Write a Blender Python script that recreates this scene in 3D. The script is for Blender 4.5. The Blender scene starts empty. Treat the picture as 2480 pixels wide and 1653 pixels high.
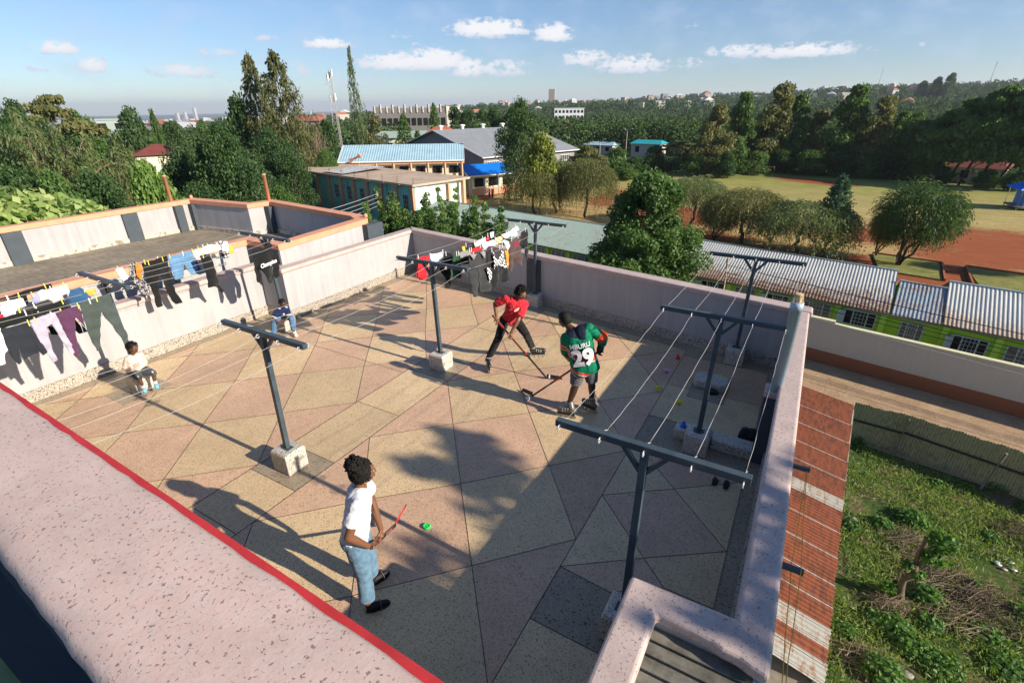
import bpy, bmesh, math, random
import numpy as np
from mathutils import Vector, Matrix

S = bpy.context.scene
# ------------------------------------------------------------------ camera
# world axes: X runs along the far wall of the terrace, Y along its long side walls,
# z = 0 is the terrace floor, the street lies at z = -9
EYE = 4.2
PITCH, ROLL, YAW = math.radians(25.2), math.atan(29 / 2456.0), math.radians(30.21)
cam_data = bpy.data.cameras.new('camera')
cam = bpy.data.objects.new('camera', cam_data)
S.collection.objects.link(cam)
_F = Vector((0, math.cos(PITCH), -math.sin(PITCH))); _R0 = Vector((1, 0, 0)); _U0 = _R0.cross(_F)
_R = _R0 * math.cos(ROLL) - _U0 * math.sin(ROLL); _U = _R0 * math.sin(ROLL) + _U0 * math.cos(ROLL)
_m = Matrix((_R, _U, -_F)).transposed().to_4x4()
cam.matrix_world = Matrix.Translation((0, 0, EYE)) @ Matrix.Rotation(YAW, 4, 'Z') @ _m
cam_data.sensor_width = 36.0
cam_data.lens = 1217 / 2480 * 36
cam_data.clip_start = 0.05
cam_data.clip_end = 60000
S.camera = cam

# ------------------------------------------------------------------ sun
SUN_EL, SUN_AZ = math.radians(25.3), math.radians(1.5)     # azimuth measured from +X towards +Y
sd = bpy.data.lights.new('sun', 'SUN'); sd.energy = 5.0; sd.angle = math.radians(0.53); sd.color = (1.0, 0.88, 0.72)
sun = bpy.data.objects.new('sun', sd); S.collection.objects.link(sun)
sdir = Vector((math.cos(SUN_EL) * math.cos(SUN_AZ), math.cos(SUN_EL) * math.sin(SUN_AZ), math.sin(SUN_EL)))
sun.rotation_euler = sdir.to_track_quat('Z', 'Y').to_euler()
sun.location = (40, 0, 30)

# ------------------------------------------------------------------ world: Nishita sky with small cumulus
world = bpy.data.worlds.new('World'); S.world = world; world.use_nodes = True
wt = world.node_tree; wt.nodes.clear()
def wn(t, **k):
    n = wt.nodes.new(t)
    for a, b in k.items(): setattr(n, a, b)
    return n
def wl(a, b): wt.links.new(a, b)
def wmath(op, a, b=None, c=None, clamp=False):
    n = wn('ShaderNodeMath', operation=op); n.use_clamp = clamp
    for i, v in enumerate((a, b, c)):
        if v is None: continue
        if isinstance(v, (int, float)): n.inputs[i].default_value = v
        else: wl(v, n.inputs[i])
    return n.outputs[0]
sky = wn('ShaderNodeTexSky', sky_type='NISHITA'); sky.sun_disc = False
sky.sun_elevation = SUN_EL; sky.sun_rotation = math.pi / 2 - SUN_AZ
sky.altitude = 1700; sky.air_density = 1.0; sky.dust_density = 0.6; sky.ozone_density = 2.5
tc = wn('ShaderNodeTexCoord'); sep = wn('ShaderNodeSeparateXYZ'); wl(tc.outputs['Generated'], sep.inputs[0])
X, Y, Z = sep.outputs
az = wmath('ARCTAN2', X, Y)                       # radians clockwise from +Y
el = wmath('ARCSINE', Z)
comb = wn('ShaderNodeCombineXYZ'); wl(az, comb.inputs[0]); wl(wmath('MULTIPLY', el, 1.6), comb.inputs[1])
def wnoise(scale, detail, rough):
    n = wn('ShaderNodeTexNoise'); n.inputs['Scale'].default_value = scale; n.inputs['Detail'].default_value = detail
    n.inputs['Roughness'].default_value = rough; wl(comb.outputs[0], n.inputs['Vector']); return n.outputs['Fac']
nz1, nz2 = wnoise(60, 8, .66), wnoise(16, 4, .55)
CLOUDS = [(-0.5588, 0.1119, 0.0648, 0.0167, 1), (-0.4498, 0.1042, 0.0295, 0.0169, 1), (-0.8288, 0.091, 0.0361, 0.0099, 0.9), (-0.6542, 0.0651, 0.0562, 0.021, 1), (-0.7136, 0.0626, 0.074, 0.0175, 0.9), (-0.5985, 0.0533, 0.0285, 0.0197, 0.9), (-1.1861, 0.0731, 0.0297, 0.0105, 0.8), (-1.1545, 0.0526, 0.0188, 0.0131, 0.8), (-0.3942, 0.0668, 0.0417, 0.0158, 0.75), (-0.3161, 0.055, 0.0586, 0.0175, 0.8), (-0.0579, 0.067, 0.08, 0.0126, 0.8), (-0.1457, 0.0711, 0.0559, 0.0115, 0.7), (-0.5415, 0.0523, 0.0572, 0.0162, 0.65), (-1.0431, 0.0481, 0.044, 0.0118, 0.7), (-0.993, 0.0751, 0.0303, 0.0079, 0.5), (-0.9233, 0.0973, 0.0239, 0.0063, 0.4), (-0.7093, 0.106, 0.0162, 0.0084, 0.55), (-0.6784, 0.0887, 0.0202, 0.0077, 0.45), (-0.2175, 0.1116, 0.0151, 0.0056, 0.35), (-1.2158, 0.0493, 0.0142, 0.0084, 0.45), (-0.2236, 0.0555, 0.0344, 0.0103, 0.5), (-0.7826, 0.0345, 0.0546, 0.0107, 0.45), (0.0891, 0.0693, 0.0112, 0.0043, 0.3), (-0.8842, 0.0486, 0.0338, 0.0186, 0.45), (-0.9633, 0.0432, 0.0398, 0.0116, 0.35)]
acc = None; tops = None
for (a0, e0, ra, re_, st) in CLOUDS:
    da = wmath('DIVIDE', wmath('SUBTRACT', az, a0), ra*1.45)
    de = wmath('DIVIDE', wmath('SUBTRACT', el, e0), re_*1.5)
    # flat base: the part under the centre fades faster than the top
    deb = wmath('MULTIPLY', wmath('MINIMUM', de, 0.0), 2.2)
    det = wmath('MAXIMUM', de, 0.0)
    r2 = wmath('ADD', wmath('MULTIPLY', da, da), wmath('ADD', wmath('MULTIPLY', deb, deb), wmath('MULTIPLY', det, det)))
    v = wmath('MULTIPLY', wmath('SUBTRACT', 1.0, r2, clamp=True), st)
    acc = v if acc is None else wmath('MAXIMUM', acc, v)
    t = wmath('MULTIPLY', v, wmath('ADD', wmath('MULTIPLY', de, .5), .55, clamp=True))
    tops = t if tops is None else wmath('MAXIMUM', tops, t)
dens = wmath('ADD', acc, wmath('MULTIPLY', wmath('SUBTRACT', nz1, .5), 3.0))
dens = wmath('MULTIPLY', dens, wmath('MULTIPLY', acc, 5.0, clamp=True))
mask = wn('ShaderNodeMapRange'); mask.interpolation_type = 'SMOOTHSTEP'
wl(dens, mask.inputs[0]); mask.inputs[1].default_value = .22; mask.inputs[2].default_value = .75
# thin milky veils low over the horizon
veil = wn('ShaderNodeMapRange'); veil.interpolation_type = 'SMOOTHSTEP'
vband = wmath('MULTIPLY', wmath('SUBTRACT', 1.0, wmath('ABSOLUTE', wmath('DIVIDE', wmath('SUBTRACT', el, .10), .13)), clamp=True), .55)
wl(wmath('ADD', wmath('MULTIPLY', nz2, 1.0), wmath('MULTIPLY', vband, .35)), veil.inputs[0])
veil.inputs[1].default_value = .55; veil.inputs[2].default_value = .95; veil.inputs[4].default_value = .5
ccol = wn('ShaderNodeMix', data_type='RGBA'); wl(wmath('MULTIPLY', tops, 1.9, clamp=True), ccol.inputs['Factor'])
ccol.inputs['A'].default_value = (3.2, 3.8, 5.0, 1); ccol.inputs['B'].default_value = (6.3, 6.2, 6.3, 1)
m1 = wn('ShaderNodeMix', data_type='RGBA'); wl(wmath('MULTIPLY', veil.outputs[0], .8), m1.inputs['Factor'])
grade = wn('ShaderNodeMix', data_type='RGBA', blend_type='MULTIPLY'); grade.inputs['Factor'].default_value = 1
grade.inputs['B'].default_value = (.94, .99, 1.06, 1)
elr = wn('ShaderNodeMapRange'); elr.interpolation_type = 'SMOOTHSTEP'; wl(el, elr.inputs[0]); elr.inputs[1].default_value = -.02; elr.inputs[2].default_value = .42; elr.inputs[3].default_value = .68; elr.inputs[4].default_value = 1.0
dim = wn('ShaderNodeVectorMath', operation='SCALE'); wl(sky.outputs[0], dim.inputs[0]); wl(elr.outputs[0], dim.inputs[3])
wl(dim.outputs[0], grade.inputs['A'])
wl(grade.outputs['Result'], m1.inputs['A']); m1.inputs['B'].default_value = (3.6, 4.3, 5.6, 1)
m2 = wn('ShaderNodeMix', data_type='RGBA'); wl(wmath('MULTIPLY', mask.outputs[0], .93), m2.inputs['Factor'])
wl(m1.outputs['Result'], m2.inputs['A']); wl(ccol.outputs['Result'], m2.inputs['B'])
bg = wn('ShaderNodeBackground'); bg.inputs['Strength'].default_value = 0.088
wo = wn('ShaderNodeOutputWorld'); wl(m2.outputs['Result'], bg.inputs['Color']); wl(bg.outputs[0], wo.inputs['Surface'])

S.view_settings.view_transform = 'Standard'; S.view_settings.look = 'None'
S.view_settings.exposure = 0.87; S.view_settings.gamma = 1.0
S.render.engine = 'CYCLES'
S.cycles.max_bounces = 6; S.cycles.transparent_max_bounces = 6; S.cycles.volume_bounces = 0

# ================================================================== helpers
rnd = random.Random(7)
COL = S.collection
def tag(o, label=None, cat=None, group=None, kind=None):
    if label: o['label'] = label
    if cat: o['category'] = cat
    if group: o['group'] = group
    if kind: o['kind'] = kind
    return o
def empty(name, loc=(0, 0, 0), rz=0.0, label=None, cat=None, group=None):
    o = bpy.data.objects.new(name, None); COL.objects.link(o); o.location = loc; o.rotation_euler = (0, 0, rz)
    o.empty_display_size = .1
    return tag(o, label, cat, group)
def copy_tree(o, parent=None):
    c = o.copy(); COL.objects.link(c); c.parent = parent
    for ch in list(o.children): copy_tree(ch, c)
    return c
def frame(d, up=(0, 0, 1)):
    d = Vector(d).normalized(); u = Vector(up)
    if abs(d.dot(u)) > .98: u = Vector((1, 0, 0))
    a = d.cross(u).normalized(); b = a.cross(d).normalized()
    return a, b, d
class MB:
    "collects shapes and links them as ONE mesh object"
    def __init__(s): s.v = []; s.f = []; s.m = []; s.arr = []
    def add(s, vs, fs, m=0):
        n = len(s.v); s.v += [tuple(p) for p in vs]
        for f in fs: s.f.append(tuple(i + n for i in f)); s.m.append(m)
    def box(s, lo, hi, m=0, M=None):
        x0, y0, z0 = lo; x1, y1, z1 = hi
        vs = [Vector(p) for p in ((x0,y0,z0),(x1,y0,z0),(x1,y1,z0),(x0,y1,z0),(x0,y0,z1),(x1,y0,z1),(x1,y1,z1),(x0,y1,z1))]
        if M is not None: vs = [M @ p for p in vs]
        s.add(vs, [(0,3,2,1),(4,5,6,7),(0,1,5,4),(1,2,6,5),(2,3,7,6),(3,0,4,7)], m)
    def prism(s, poly, z0, z1, m=0):
        "vertical prism over a list of (x, y)"
        n = len(poly)
        a = sum(poly[i][0]*poly[(i+1) % n][1] - poly[(i+1) % n][0]*poly[i][1] for i in range(n))
        if a < 0: poly = poly[::-1]
        vs = [(x, y, z0) for x, y in poly] + [(x, y, z1) for x, y in poly]
        s.add(vs, [tuple(range(n))[::-1], tuple(range(n, 2*n))] + [(i, (i+1) % n, n+(i+1) % n, n+i) for i in range(n)], m)
    def beam(s, p, q, w, h, m=0, up=(0, 0, 1)):
        p, q = Vector(p), Vector(q); a, b, d = frame(q - p, up)
        vs = [r + a*i*w/2 + b*j*h/2 for r in (p, q) for i, j in ((-1,-1),(1,-1),(1,1),(-1,1))]
        s.add(vs, [(0,1,2,3),(7,6,5,4),(0,4,5,1),(1,5,6,2),(2,6,7,3),(3,7,4,0)], m)
    def tube(s, pts, r, n=8, m=0, caps=True):
        pts = [Vector(p) for p in pts]
        rs = r if isinstance(r, (list, tuple)) else [r]*len(pts)
        vs = []; a0 = None
        for i, p in enumerate(pts):
            d = (pts[min(i+1, len(pts)-1)] - pts[max(i-1, 0)]).normalized()
            if a0 is None: a, b, _ = frame(d)
            else:
                a = (a0 - d*a0.dot(d)).normalized(); b = d.cross(a)
            a0 = a
            for k in range(n):
                t = 2*math.pi*k/n; vs.append(p + (a*math.cos(t) + b*math.sin(t))*rs[i])
        fs = [(i*n+k, i*n+(k+1) % n, (i+1)*n+(k+1) % n, (i+1)*n+k) for i in range(len(pts)-1) for k in range(n)]
        if caps: fs += [tuple(range(n))[::-1], tuple(range((len(pts)-1)*n, len(pts)*n))]
        s.add(vs, fs, m)
    def lathe(s, prof, n=16, m=0, M=None):
        "profile [(r, z)] round the z axis"
        vs = [Vector((r*math.cos(2*math.pi*k/n), r*math.sin(2*math.pi*k/n), z)) for r, z in prof for k in range(n)]
        if M is not None: vs = [M @ p for p in vs]
        fs = [(i*n+k, i*n+(k+1) % n, (i+1)*n+(k+1) % n, (i+1)*n+k) for i in range(len(prof)-1) for k in range(n)]
        fs += [tuple(range(n))[::-1], tuple(range((len(prof)-1)*n, len(prof)*n))]
        s.add(vs, fs, m)
    def ball(s, c, r, n=10, m=0, M=None):
        c = Vector(c); r = Vector(r) if hasattr(r, '__len__') else Vector((r, r, r)); vs = []; h = n//2+1
        for i in range(h+1):
            ph = math.pi*i/h
            for k in range(n):
                th = 2*math.pi*k/n
                p = Vector((r.x*math.sin(ph)*math.cos(th), r.y*math.sin(ph)*math.sin(th), r.z*math.cos(ph)))
                vs.append((M @ p if M is not None else p) + c)
        fs = [(i*n+k, (i+1)*n+k, (i+1)*n+(k+1) % n, i*n+(k+1) % n) for i in range(h) for k in range(n)]
        s.add(vs, fs, m)
    def build(s, name, mats, parent=None, smooth=False, bevel=0.0, bseg=2, world=False):
        me = bpy.data.meshes.new(name); me.from_pydata([tuple(p) for p in s.v], [], s.f)
        mats = mats if isinstance(mats, (list, tuple)) else [mats]
        for mt in mats: me.materials.append(mt)
        me.polygons.foreach_set('material_index', s.m)
        if smooth: me.polygons.foreach_set('use_smooth', [True]*len(s.f))
        me.update()
        o = bpy.data.objects.new(name, me); COL.objects.link(o)
        if parent is not None:
            o.parent = parent
            if world: o.matrix_parent_inverse = Matrix.LocRotScale(parent.location, parent.rotation_euler, None).inverted()
        if bevel:
            b = o.modifiers.new('bevel', 'BEVEL'); b.width = bevel; b.segments = bseg; b.limit_method = 'ANGLE'; b.angle_limit = math.radians(40)
        return o
def np_mesh(name, verts, faces, mats, parent=None, smooth=False, midx=None, attrs=None):
    "fast mesh of quads or triangles from numpy arrays"
    me = bpy.data.meshes.new(name); nv = len(verts); nf, k = faces.shape
    me.vertices.add(nv); me.vertices.foreach_set('co', np.ascontiguousarray(verts, dtype=np.float32).ravel())
    me.loops.add(nf*k); me.loops.foreach_set('vertex_index', np.ascontiguousarray(faces, dtype=np.int32).ravel())
    me.polygons.add(nf); me.polygons.foreach_set('loop_start', np.arange(0, nf*k, k, dtype=np.int32))
    mats = mats if isinstance(mats, (list, tuple)) else [mats]
    for mt in mats: me.materials.append(mt)
    if midx is not None: me.polygons.foreach_set('material_index', np.ascontiguousarray(midx, dtype=np.int32))
    if smooth: me.polygons.foreach_set('use_smooth', np.ones(nf, dtype=bool))
    for an, av in (attrs or {}).items():
        a = me.attributes.new(an, 'FLOAT', 'FACE'); a.data.foreach_set('value', np.ascontiguousarray(av, dtype=np.float32))
    me.update(calc_edges=True)
    o = bpy.data.objects.new(name, me); COL.objects.link(o)
    if parent is not None: o.parent = parent
    return o

# ------------------------------------------------------------------ materials
class NT:
    def __init__(s, name, rough=.6, spec=.3):
        s.mat = bpy.data.materials.new(name); s.mat.use_nodes = True; s.t = s.mat.node_tree
        s.b = s.t.nodes['Principled BSDF']; s.b.inputs['Roughness'].default_value = rough
        s.b.inputs['Specular IOR Level'].default_value = spec
        s.co = s.n('ShaderNodeTexCoord').outputs['Object']
    def n(s, t, **k):
        n = s.t.nodes.new(t)
        for a, b in k.items(): setattr(n, a, b)
        return n
    def l(s, a, b): s.t.links.new(a, b)
    def put(s, sock, v):
        if v is None: return
        if isinstance(v, (int, float)): sock.default_value = v
        elif isinstance(v, (tuple, list)): sock.default_value = (*v, 1) if len(v) == 3 and sock.type == 'RGBA' else v
        else: s.l(v, sock)
    def map(s, scale=(1, 1, 1), rot=(0, 0, 0), loc=(0, 0, 0), co=None):
        m = s.n('ShaderNodeMapping'); s.l(co or s.co, m.inputs[0]); m.inputs['Scale'].default_value = scale
        m.inputs['Rotation'].default_value = rot; m.inputs['Location'].default_value = loc; return m.outputs[0]
    def noise(s, scale, detail=3, rough=.55, co=None, w=None, dist=0):
        n = s.n('ShaderNodeTexNoise'); n.inputs['Scale'].default_value = scale; n.inputs['Detail'].default_value = detail
        n.inputs['Roughness'].default_value = rough; n.inputs['Distortion'].default_value = dist; s.l(co or s.co, n.inputs['Vector']); return n.outputs['Fac']
    def vor(s, scale, co=None, feature='F1', out='Color', rand=1.0):
        n = s.n('ShaderNodeTexVoronoi', feature=feature); n.inputs['Scale'].default_value = scale
        n.inputs['Randomness'].default_value = rand; s.l(co or s.co, n.inputs['Vector']); return n.outputs[out]
    def math(s, op, a, b=None, c=None, clamp=False):
        n = s.n('ShaderNodeMath', operation=op); n.use_clamp = clamp
        for i, v in enumerate((a, b, c)): s.put(n.inputs[i], v)
        return n.outputs[0]
    def ramp(s, fac, stops, interp='LINEAR'):
        n = s.n('ShaderNodeValToRGB'); n.color_ramp.interpolation = interp; cr = n.color_ramp
        while len(cr.elements) < len(stops): cr.elements.new(.5)
        for e, (p, c) in zip(cr.elements, stops):
            e.position = p; e.color = (*c, 1) if hasattr(c, '__len__') else (c, c, c, 1)
        s.put(n.inputs[0], fac); return n.outputs[0]
    def mix(s, fac, a, b, blend='MIX'):
        n = s.n('ShaderNodeMix', data_type='RGBA', blend_type=blend); s.put(n.inputs['Factor'], fac)
        s.put(n.inputs['A'], a); s.put(n.inputs['B'], b); return n.outputs['Result']
    def bump(s, h, strength=.3, dist=.01):
        n = s.n('ShaderNodeBump'); n.inputs['Strength'].default_value = strength; n.inputs['Distance'].default_value = dist
        s.l(h, n.inputs['Height']); s.l(n.outputs[0], s.b.inputs['Normal']); return n
    def sep(s, co=None):
        n = s.n('ShaderNodeSeparateXYZ'); s.l(co or s.co, n.inputs[0]); return n.outputs
    def out(s, c): s.put(s.b.inputs['Base Color'], c); return s.mat
def geo_pos(nt): return nt.n('ShaderNodeNewGeometry').outputs['Position']

def m_plain(name, c, rough=.6, var=.12, scale=9, spec=.3, metal=0.0, bump=0.0):
    t = NT(name, rough, spec); t.b.inputs['Metallic'].default_value = metal
    n = t.noise(scale, 5, .6)
    f = t.math('ADD', t.math('MULTIPLY', n, 2*var), 1-var)
    col = t.mix(1, c, t.ramp(f, [(0, 0), (1, 1)]), 'MULTIPLY') if False else None
    lo = tuple(x*(1-var) for x in c); hi = tuple(min(1, x*(1+var)) for x in c)
    col = t.ramp(n, [(.3, lo), (.7, hi)])
    if bump: t.bump(t.noise(scale*6, 3), bump, .004)
    return t.out(col)
def m_terrazzo(name, base, light, dark, scale=150, blotch=.18, darkfrac=.12, rough=.45, lightfrac=.35):
    t = NT(name, rough, .35); co = geo_pos(t)
    v = t.sep(t.vor(scale, co))[0]
    c = t.ramp(v, [(0, dark), (darkfrac, base), (1-lightfrac, light)], 'CONSTANT')
    v2 = t.sep(t.vor(scale*.42, co))[1]
    c = t.mix(t.math('LESS_THAN', v2, .07), c, dark)
    big = t.noise(1.1, 5, .6, co); med = t.noise(6.5, 4, .6, co)
    k = t.ramp(big, [(.3, 1-blotch), (.7, 1+blotch*.35)])
    k2 = t.ramp(med, [(.3, 1-blotch*.6), (.7, 1.0)])
    c = t.mix(1, c, k, 'MULTIPLY'); c = t.mix(1, c, k2, 'MULTIPLY')
    at = t.n('ShaderNodeAttribute'); at.attribute_name = 'tone'
    c = t.mix(1, c, t.ramp(at.outputs['Fac'], [(0, 1.0), (1, .84)]), 'MULTIPLY')
    stain = t.ramp(t.math('MULTIPLY', t.noise(2.3, 7, .72, co), t.noise(.5, 3, .5, co)), [(.26, 0), (.36, .22)])
    c = t.mix(stain, c, tuple(x*.55 for x in base))
    t.bump(v, .08, .002)
    return t.out(c)
def m_wall(name, c, streak=.35):
    t = NT(name, .75, .2); co = geo_pos(t)
    z = t.sep(co)[2]
    st = t.noise(1, 4, .65, t.map((9, 9, .55), co=co))
    big = t.noise(1.3, 5, .6, co)
    g = t.ramp(t.math('MULTIPLY', st, t.math('ADD', big, .25)), [(.27, 0), (.50, 1)])
    dirty = tuple(x*.78 for x in c)
    col = t.mix(t.math('MULTIPLY', g, streak), c, dirty)
    col = t.mix(t.ramp(t.noise(24, 4, .7, co), [(.45, 0), (.8, .25)]), col, tuple(x*.85 for x in c))
    t.bump(t.noise(70, 3, .6, co), .12, .003)
    return t.out(col)
M = {}
M['cream'] = m_terrazzo('cream terrazzo', (.66,.475,.26), (.76,.60,.39), (.28,.19,.11), 260, .14, .10)
M['rose'] = m_terrazzo('rose terrazzo', (.60,.39,.25), (.70,.49,.34), (.27,.16,.11), 260, .14, .08)
M['grey_terrazzo'] = m_terrazzo('grey terrazzo', (.36,.29,.20), (.44,.36,.26), (.16,.13,.10), 150, .2, .10)
M['skirt'] = m_terrazzo('pebble skirting', (.40,.35,.28), (.58,.53,.46), (.12,.10,.085), 130, .16, .26)
M['block'] = m_terrazzo('pebble block', (.50,.46,.39), (.72,.68,.60), (.16,.14,.12), 190, .16, .2)
def m_coping(name, c, s1=95, frac=.12, dark=(.16,.11,.11)):
    t = NT(name, .6, .3); co = geo_pos(t)
    sp = t.noise(s1, 2, .45, co, dist=.6); sp2 = t.noise(s1*2.3, 1, .4, co)
    spot = t.math('ADD', t.ramp(sp, [(frac, 0), (frac+.035, 1)]), t.math('MULTIPLY', t.ramp(sp2, [(.70, 0), (.74, 1)]), .7), clamp=True)
    base = t.ramp(t.noise(5, 5, .6, co), [(.3, tuple(x*.86 for x in c)), (.7, tuple(min(1, x*1.08) for x in c))])
    base = t.mix(t.ramp(t.noise(1.7, 6, .7, co), [(.35, .0), (.7, .45)]), base, tuple(x*.66 for x in c))
    base = t.mix(t.ramp(t.noise(28, 4, .6, co), [(.4, 0), (.7, .35)]), base, (c[0]*.92, c[1]*1.12, c[2]*1.18))
    col = t.mix(t.math('MULTIPLY', spot, .8), base, dark)
    t.bump(t.noise(60, 3, .6, co), .25, .004)
    return t.out(col)
M['pink_coping'] = m_coping('pink speckled coping', (.50,.392,.36), 62, .625)
M['near_coping'] = m_coping('pink speckled coping close', (.56,.415,.365), 105, .63)
M['orange_coping'] = m_plain('orange painted coping', (.62,.29,.17), .6, .10, 5, bump=.15)
M['white_wall'] = m_wall('white painted wall', (.385,.385,.392), .7)
M['grey_wall'] = m_wall('lilac grey painted wall', (.385,.38,.385), .55)
M['dark_paint_and_shade'] = m_plain('charcoal blue paint and shade', (.055,.07,.085), .55, .12, 5)  # real paint on the pilasters, painted-in shade on the near parapet wall
def m_painted():
    t = NT('blue grey metal paint', .42, .45); co = geo_pos(t)
    c = t.ramp(t.noise(7, 5, .6, co), [(.3, (.035,.055,.068)), (.7, (.055,.08,.095))])
    c = t.mix(t.ramp(t.noise(26, 6, .75, co), [(.64, 0), (.70, .8)]), c, (.16,.08,.045)); c = t.mix(t.ramp(t.noise(3.1, 5, .7, co), [(.6, 0), (.75, .35)]), c, (.16,.17,.165))
    t.bump(t.noise(40, 3, .6, co), .15, .002); return t.out(c)
M['pole'] = m_painted()
M['red_paint'] = m_plain('red painted edge', (.42,.03,.035), .65, .18, 9)
M['line'] = m_plain('dividing strip', (.17,.12,.08), .6, .1, 30)
M['wire'] = m_plain('galvanised wire', (.42,.41,.39), .4, .05, 40, spec=.6)
M['steel'] = m_plain('galvanised hook', (.55,.56,.56), .35, .1, 40, spec=.6, metal=.4)
M['black'] = m_plain('black rubber', (.012,.012,.014), .6, .1, 20)
M['dark_green_pipe'] = m_plain('dark green pipe', (.012,.03,.03), .45, .2, 10)
M['pvc'] = m_plain('pale blue vent pipe', (.34,.45,.53), .42, .06, 6, spec=.5)
M['concrete'] = m_plain('weathered concrete', (.30,.28,.25), .9, .25, 3, bump=.3)

# ================================================================== our building and the terrace
def yfar(x): return 8.94 - .169 * (x - .17)          # inner face of the far parapet
WT, CB, CT = .21, 1.04, 1.14                          # wall thickness, coping bottom, coping top
GROUND = -9.0

bld = empty('apartment_building', (-5, 4, GROUND), 0, 'grey apartment block whose flat terrace roof the people play on', 'building')
mb = MB()
mb.prism([(-10.25, -9), (-10.25, 6.4), (-9.5, 6.4), (-9.5, yfar(-9.5)+.2), (.36, yfar(.36)+.2), (.36, -9)], GROUND, -.12)
mb.build('wall', M['grey_wall'], bld, world=True)
# upper storey we look out from
mb = MB(); mb.box((-10.2, -7.0, -.12), (-.30, .42, 2.0)); mb.build('upper_storey', M['white_wall'], bld, world=True)
mb = MB(); mb.box((-.30, -7.0, -.12), (.34, .42, .9)); mb.build('stair_wall', M['grey_wall'], bld, world=True)
mb = MB(); mb.prism([(-10.1, -6.9), (-.3, -6.9), (-.3, .2), (-10.1, .5)], 2.0, 2.35); mb.build('upper_roof_slab', M['dark_paint_and_shade'], bld, world=True)

# ---- terrace floor: one sheet of irregular cream and rose terrazzo pieces between dark strips
def clip(poly, a, b, c):
    "keep the part of poly with a*x + b*y <= c"
    out = []
    for i in range(len(poly)):
        p, q = poly[i], poly[(i+1) % len(poly)]
        dp, dq = a*p[0]+b*p[1]-c, a*q[0]+b*q[1]-c
        if dp <= 0: out.append(p)
        if dp*dq < 0:
            t = dp/(dp-dq); out.append((p[0]+(q[0]-p[0])*t, p[1]+(q[1]-p[1])*t))
    return out
fb = MB()
FB = .26
def cell(poly, mat, lim=()):
    for l in lim: poly = clip(poly, *l)
    poly = clip(poly, .169, 1, 8.94+.169*.17-FB)          # border strip along the far wall
    poly = clip(poly, 0, -1, -.3)
    if len(poly) < 3: return
    A = sum(poly[i][0]*poly[(i+1) % len(poly)][1]-poly[(i+1) % len(poly)][0]*poly[i][1] for i in range(len(poly)))
    if abs(A) < .01: return
    if A < 0: poly = poly[::-1]
    fb.add([(x, y, 0) for x, y in poly], [tuple(range(len(poly)))], mat)
    for i in range(len(poly)):
        p, q = Vector((*poly[i], .0015)), Vector((*poly[(i+1) % len(poly)], .0015))
        if (q-p).length > .03: fb.beam(p, q, .0048,  .003, 3)
CR, RO, GR = 0, 1, 2
colM = {0: (-4.67, 2.20, 1.82), 1: (-3.84, 3.06, 1.80), 2: (-3.0, 2.07, 1.79), 3: (-2.2, 2.92, 1.775), 4: (-1.42, 2.0, 1.75)}
colL = {0: (-5.52, 1.12, 1.74), -1: (-6.3, 2.1, 1.725), -2: (-7.07, 1.345, 1.735), -3: (-7.85, 2.38, 1.72), -4: (-8.69, 1.52, 1.76), -5: (-9.5, 2.5, 1.76), -6: (-10.3, 1.64, 1.76)}
def lattice(cols, lim):
    ks = sorted(cols)
    def V(k, s0, up):
        "the vertex of column k next above (up) or at index near s0"
        x, b, p = cols[k]; return x, b, p
    for k in ks:
        x, b, p = cols[k]
        for m in range(-3, 8):
            y0, y1 = b+p*m, b+p*(m+1); mid = (y0+y1)/2
            poly = [(x, y0)]
            if k+1 in cols:
                x2, b2, p2 = cols[k+1]; j = round((mid-b2)/p2); poly.append((x2, b2+p2*j))
            poly.append((x, y1))
            if k-1 in cols:
                x2, b2, p2 = cols[k-1]; j = round((mid-b2)/p2); poly.append((x2, b2+p2*j))
            cell(poly, RO if k % 2 == 0 else CR, lim)
lattice(colM, [])
# the left field is narrower beyond the jog in the wall
lattice(colL, [(-1, 0, 9.83), (0, 1, 5.71)])
lattice(colL, [(-1, 0, 9.03), (0, -1, -5.71)])
# middle strip with the pads of the posts
for y0, y1, mt in ((.3, 2.0, CR), (2.0, 2.77, CR), (2.77, 3.38, GR), (3.38, 4.63, CR), (4.63, 5.84, CR), (5.84, 6.5, GR), (6.5, 7.95, CR), (7.95, 9.1, CR), (9.1, 9.9, GR)):
    cell([(-5.52, y0), (-4.67, y0), (-4.67, y1), (-5.52, y1)], mt)
# right field
def R(poly, mt): cell(poly, mt, [(1, 0, 0.0)])
R([(-1.42,.3),(0,.3),(0,2.7),(-1.42,2.7)], CR)
R([(-1.42,2.7),(0,2.7),(0,3.31),(-.88,3.31),(-1.42,3.35)], GR)
R([(-1.42,3.35),(-.88,3.31),(-.45,3.61),(-.72,3.86)], RO); R([(-.88,3.31),(0,3.31),(0,3.61),(-.45,3.61)], RO)
R([(-.72,3.86),(-.45,3.61),(0,3.61),(0,4.36)], CR)
R([(-1.42,3.35),(-.72,3.86),(-1.42,4.52)], CR)
R([(-1.42,4.52),(-.72,3.86),(0,4.36),(-.7,5.04)], RO)
R([(-.7,5.04),(0,4.36),(0,5.57)], CR)
R([(-1.42,4.52),(-.7,5.04),(-1.42,5.74)], CR)
R([(-.7,5.04),(0,5.57),(0,5.74),(-1.42,5.74)], RO)
R([(-1.42,5.74),(0,5.74),(0,6.47),(-1.42,6.47)], GR)
R([(-1.42,6.47),(0,6.47),(0,7.53),(-.51,7.53),(-.51,7.28),(-1.05,7.28),(-1.05,7.52),(-1.42,7.52)], CR)
R([(-1.42,7.52),(-1.05,7.52),(-1.05,8.09),(-.51,8.09),(-.51,7.53),(0,7.53),(0,8.7),(-1.42,8.7)], RO)
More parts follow.
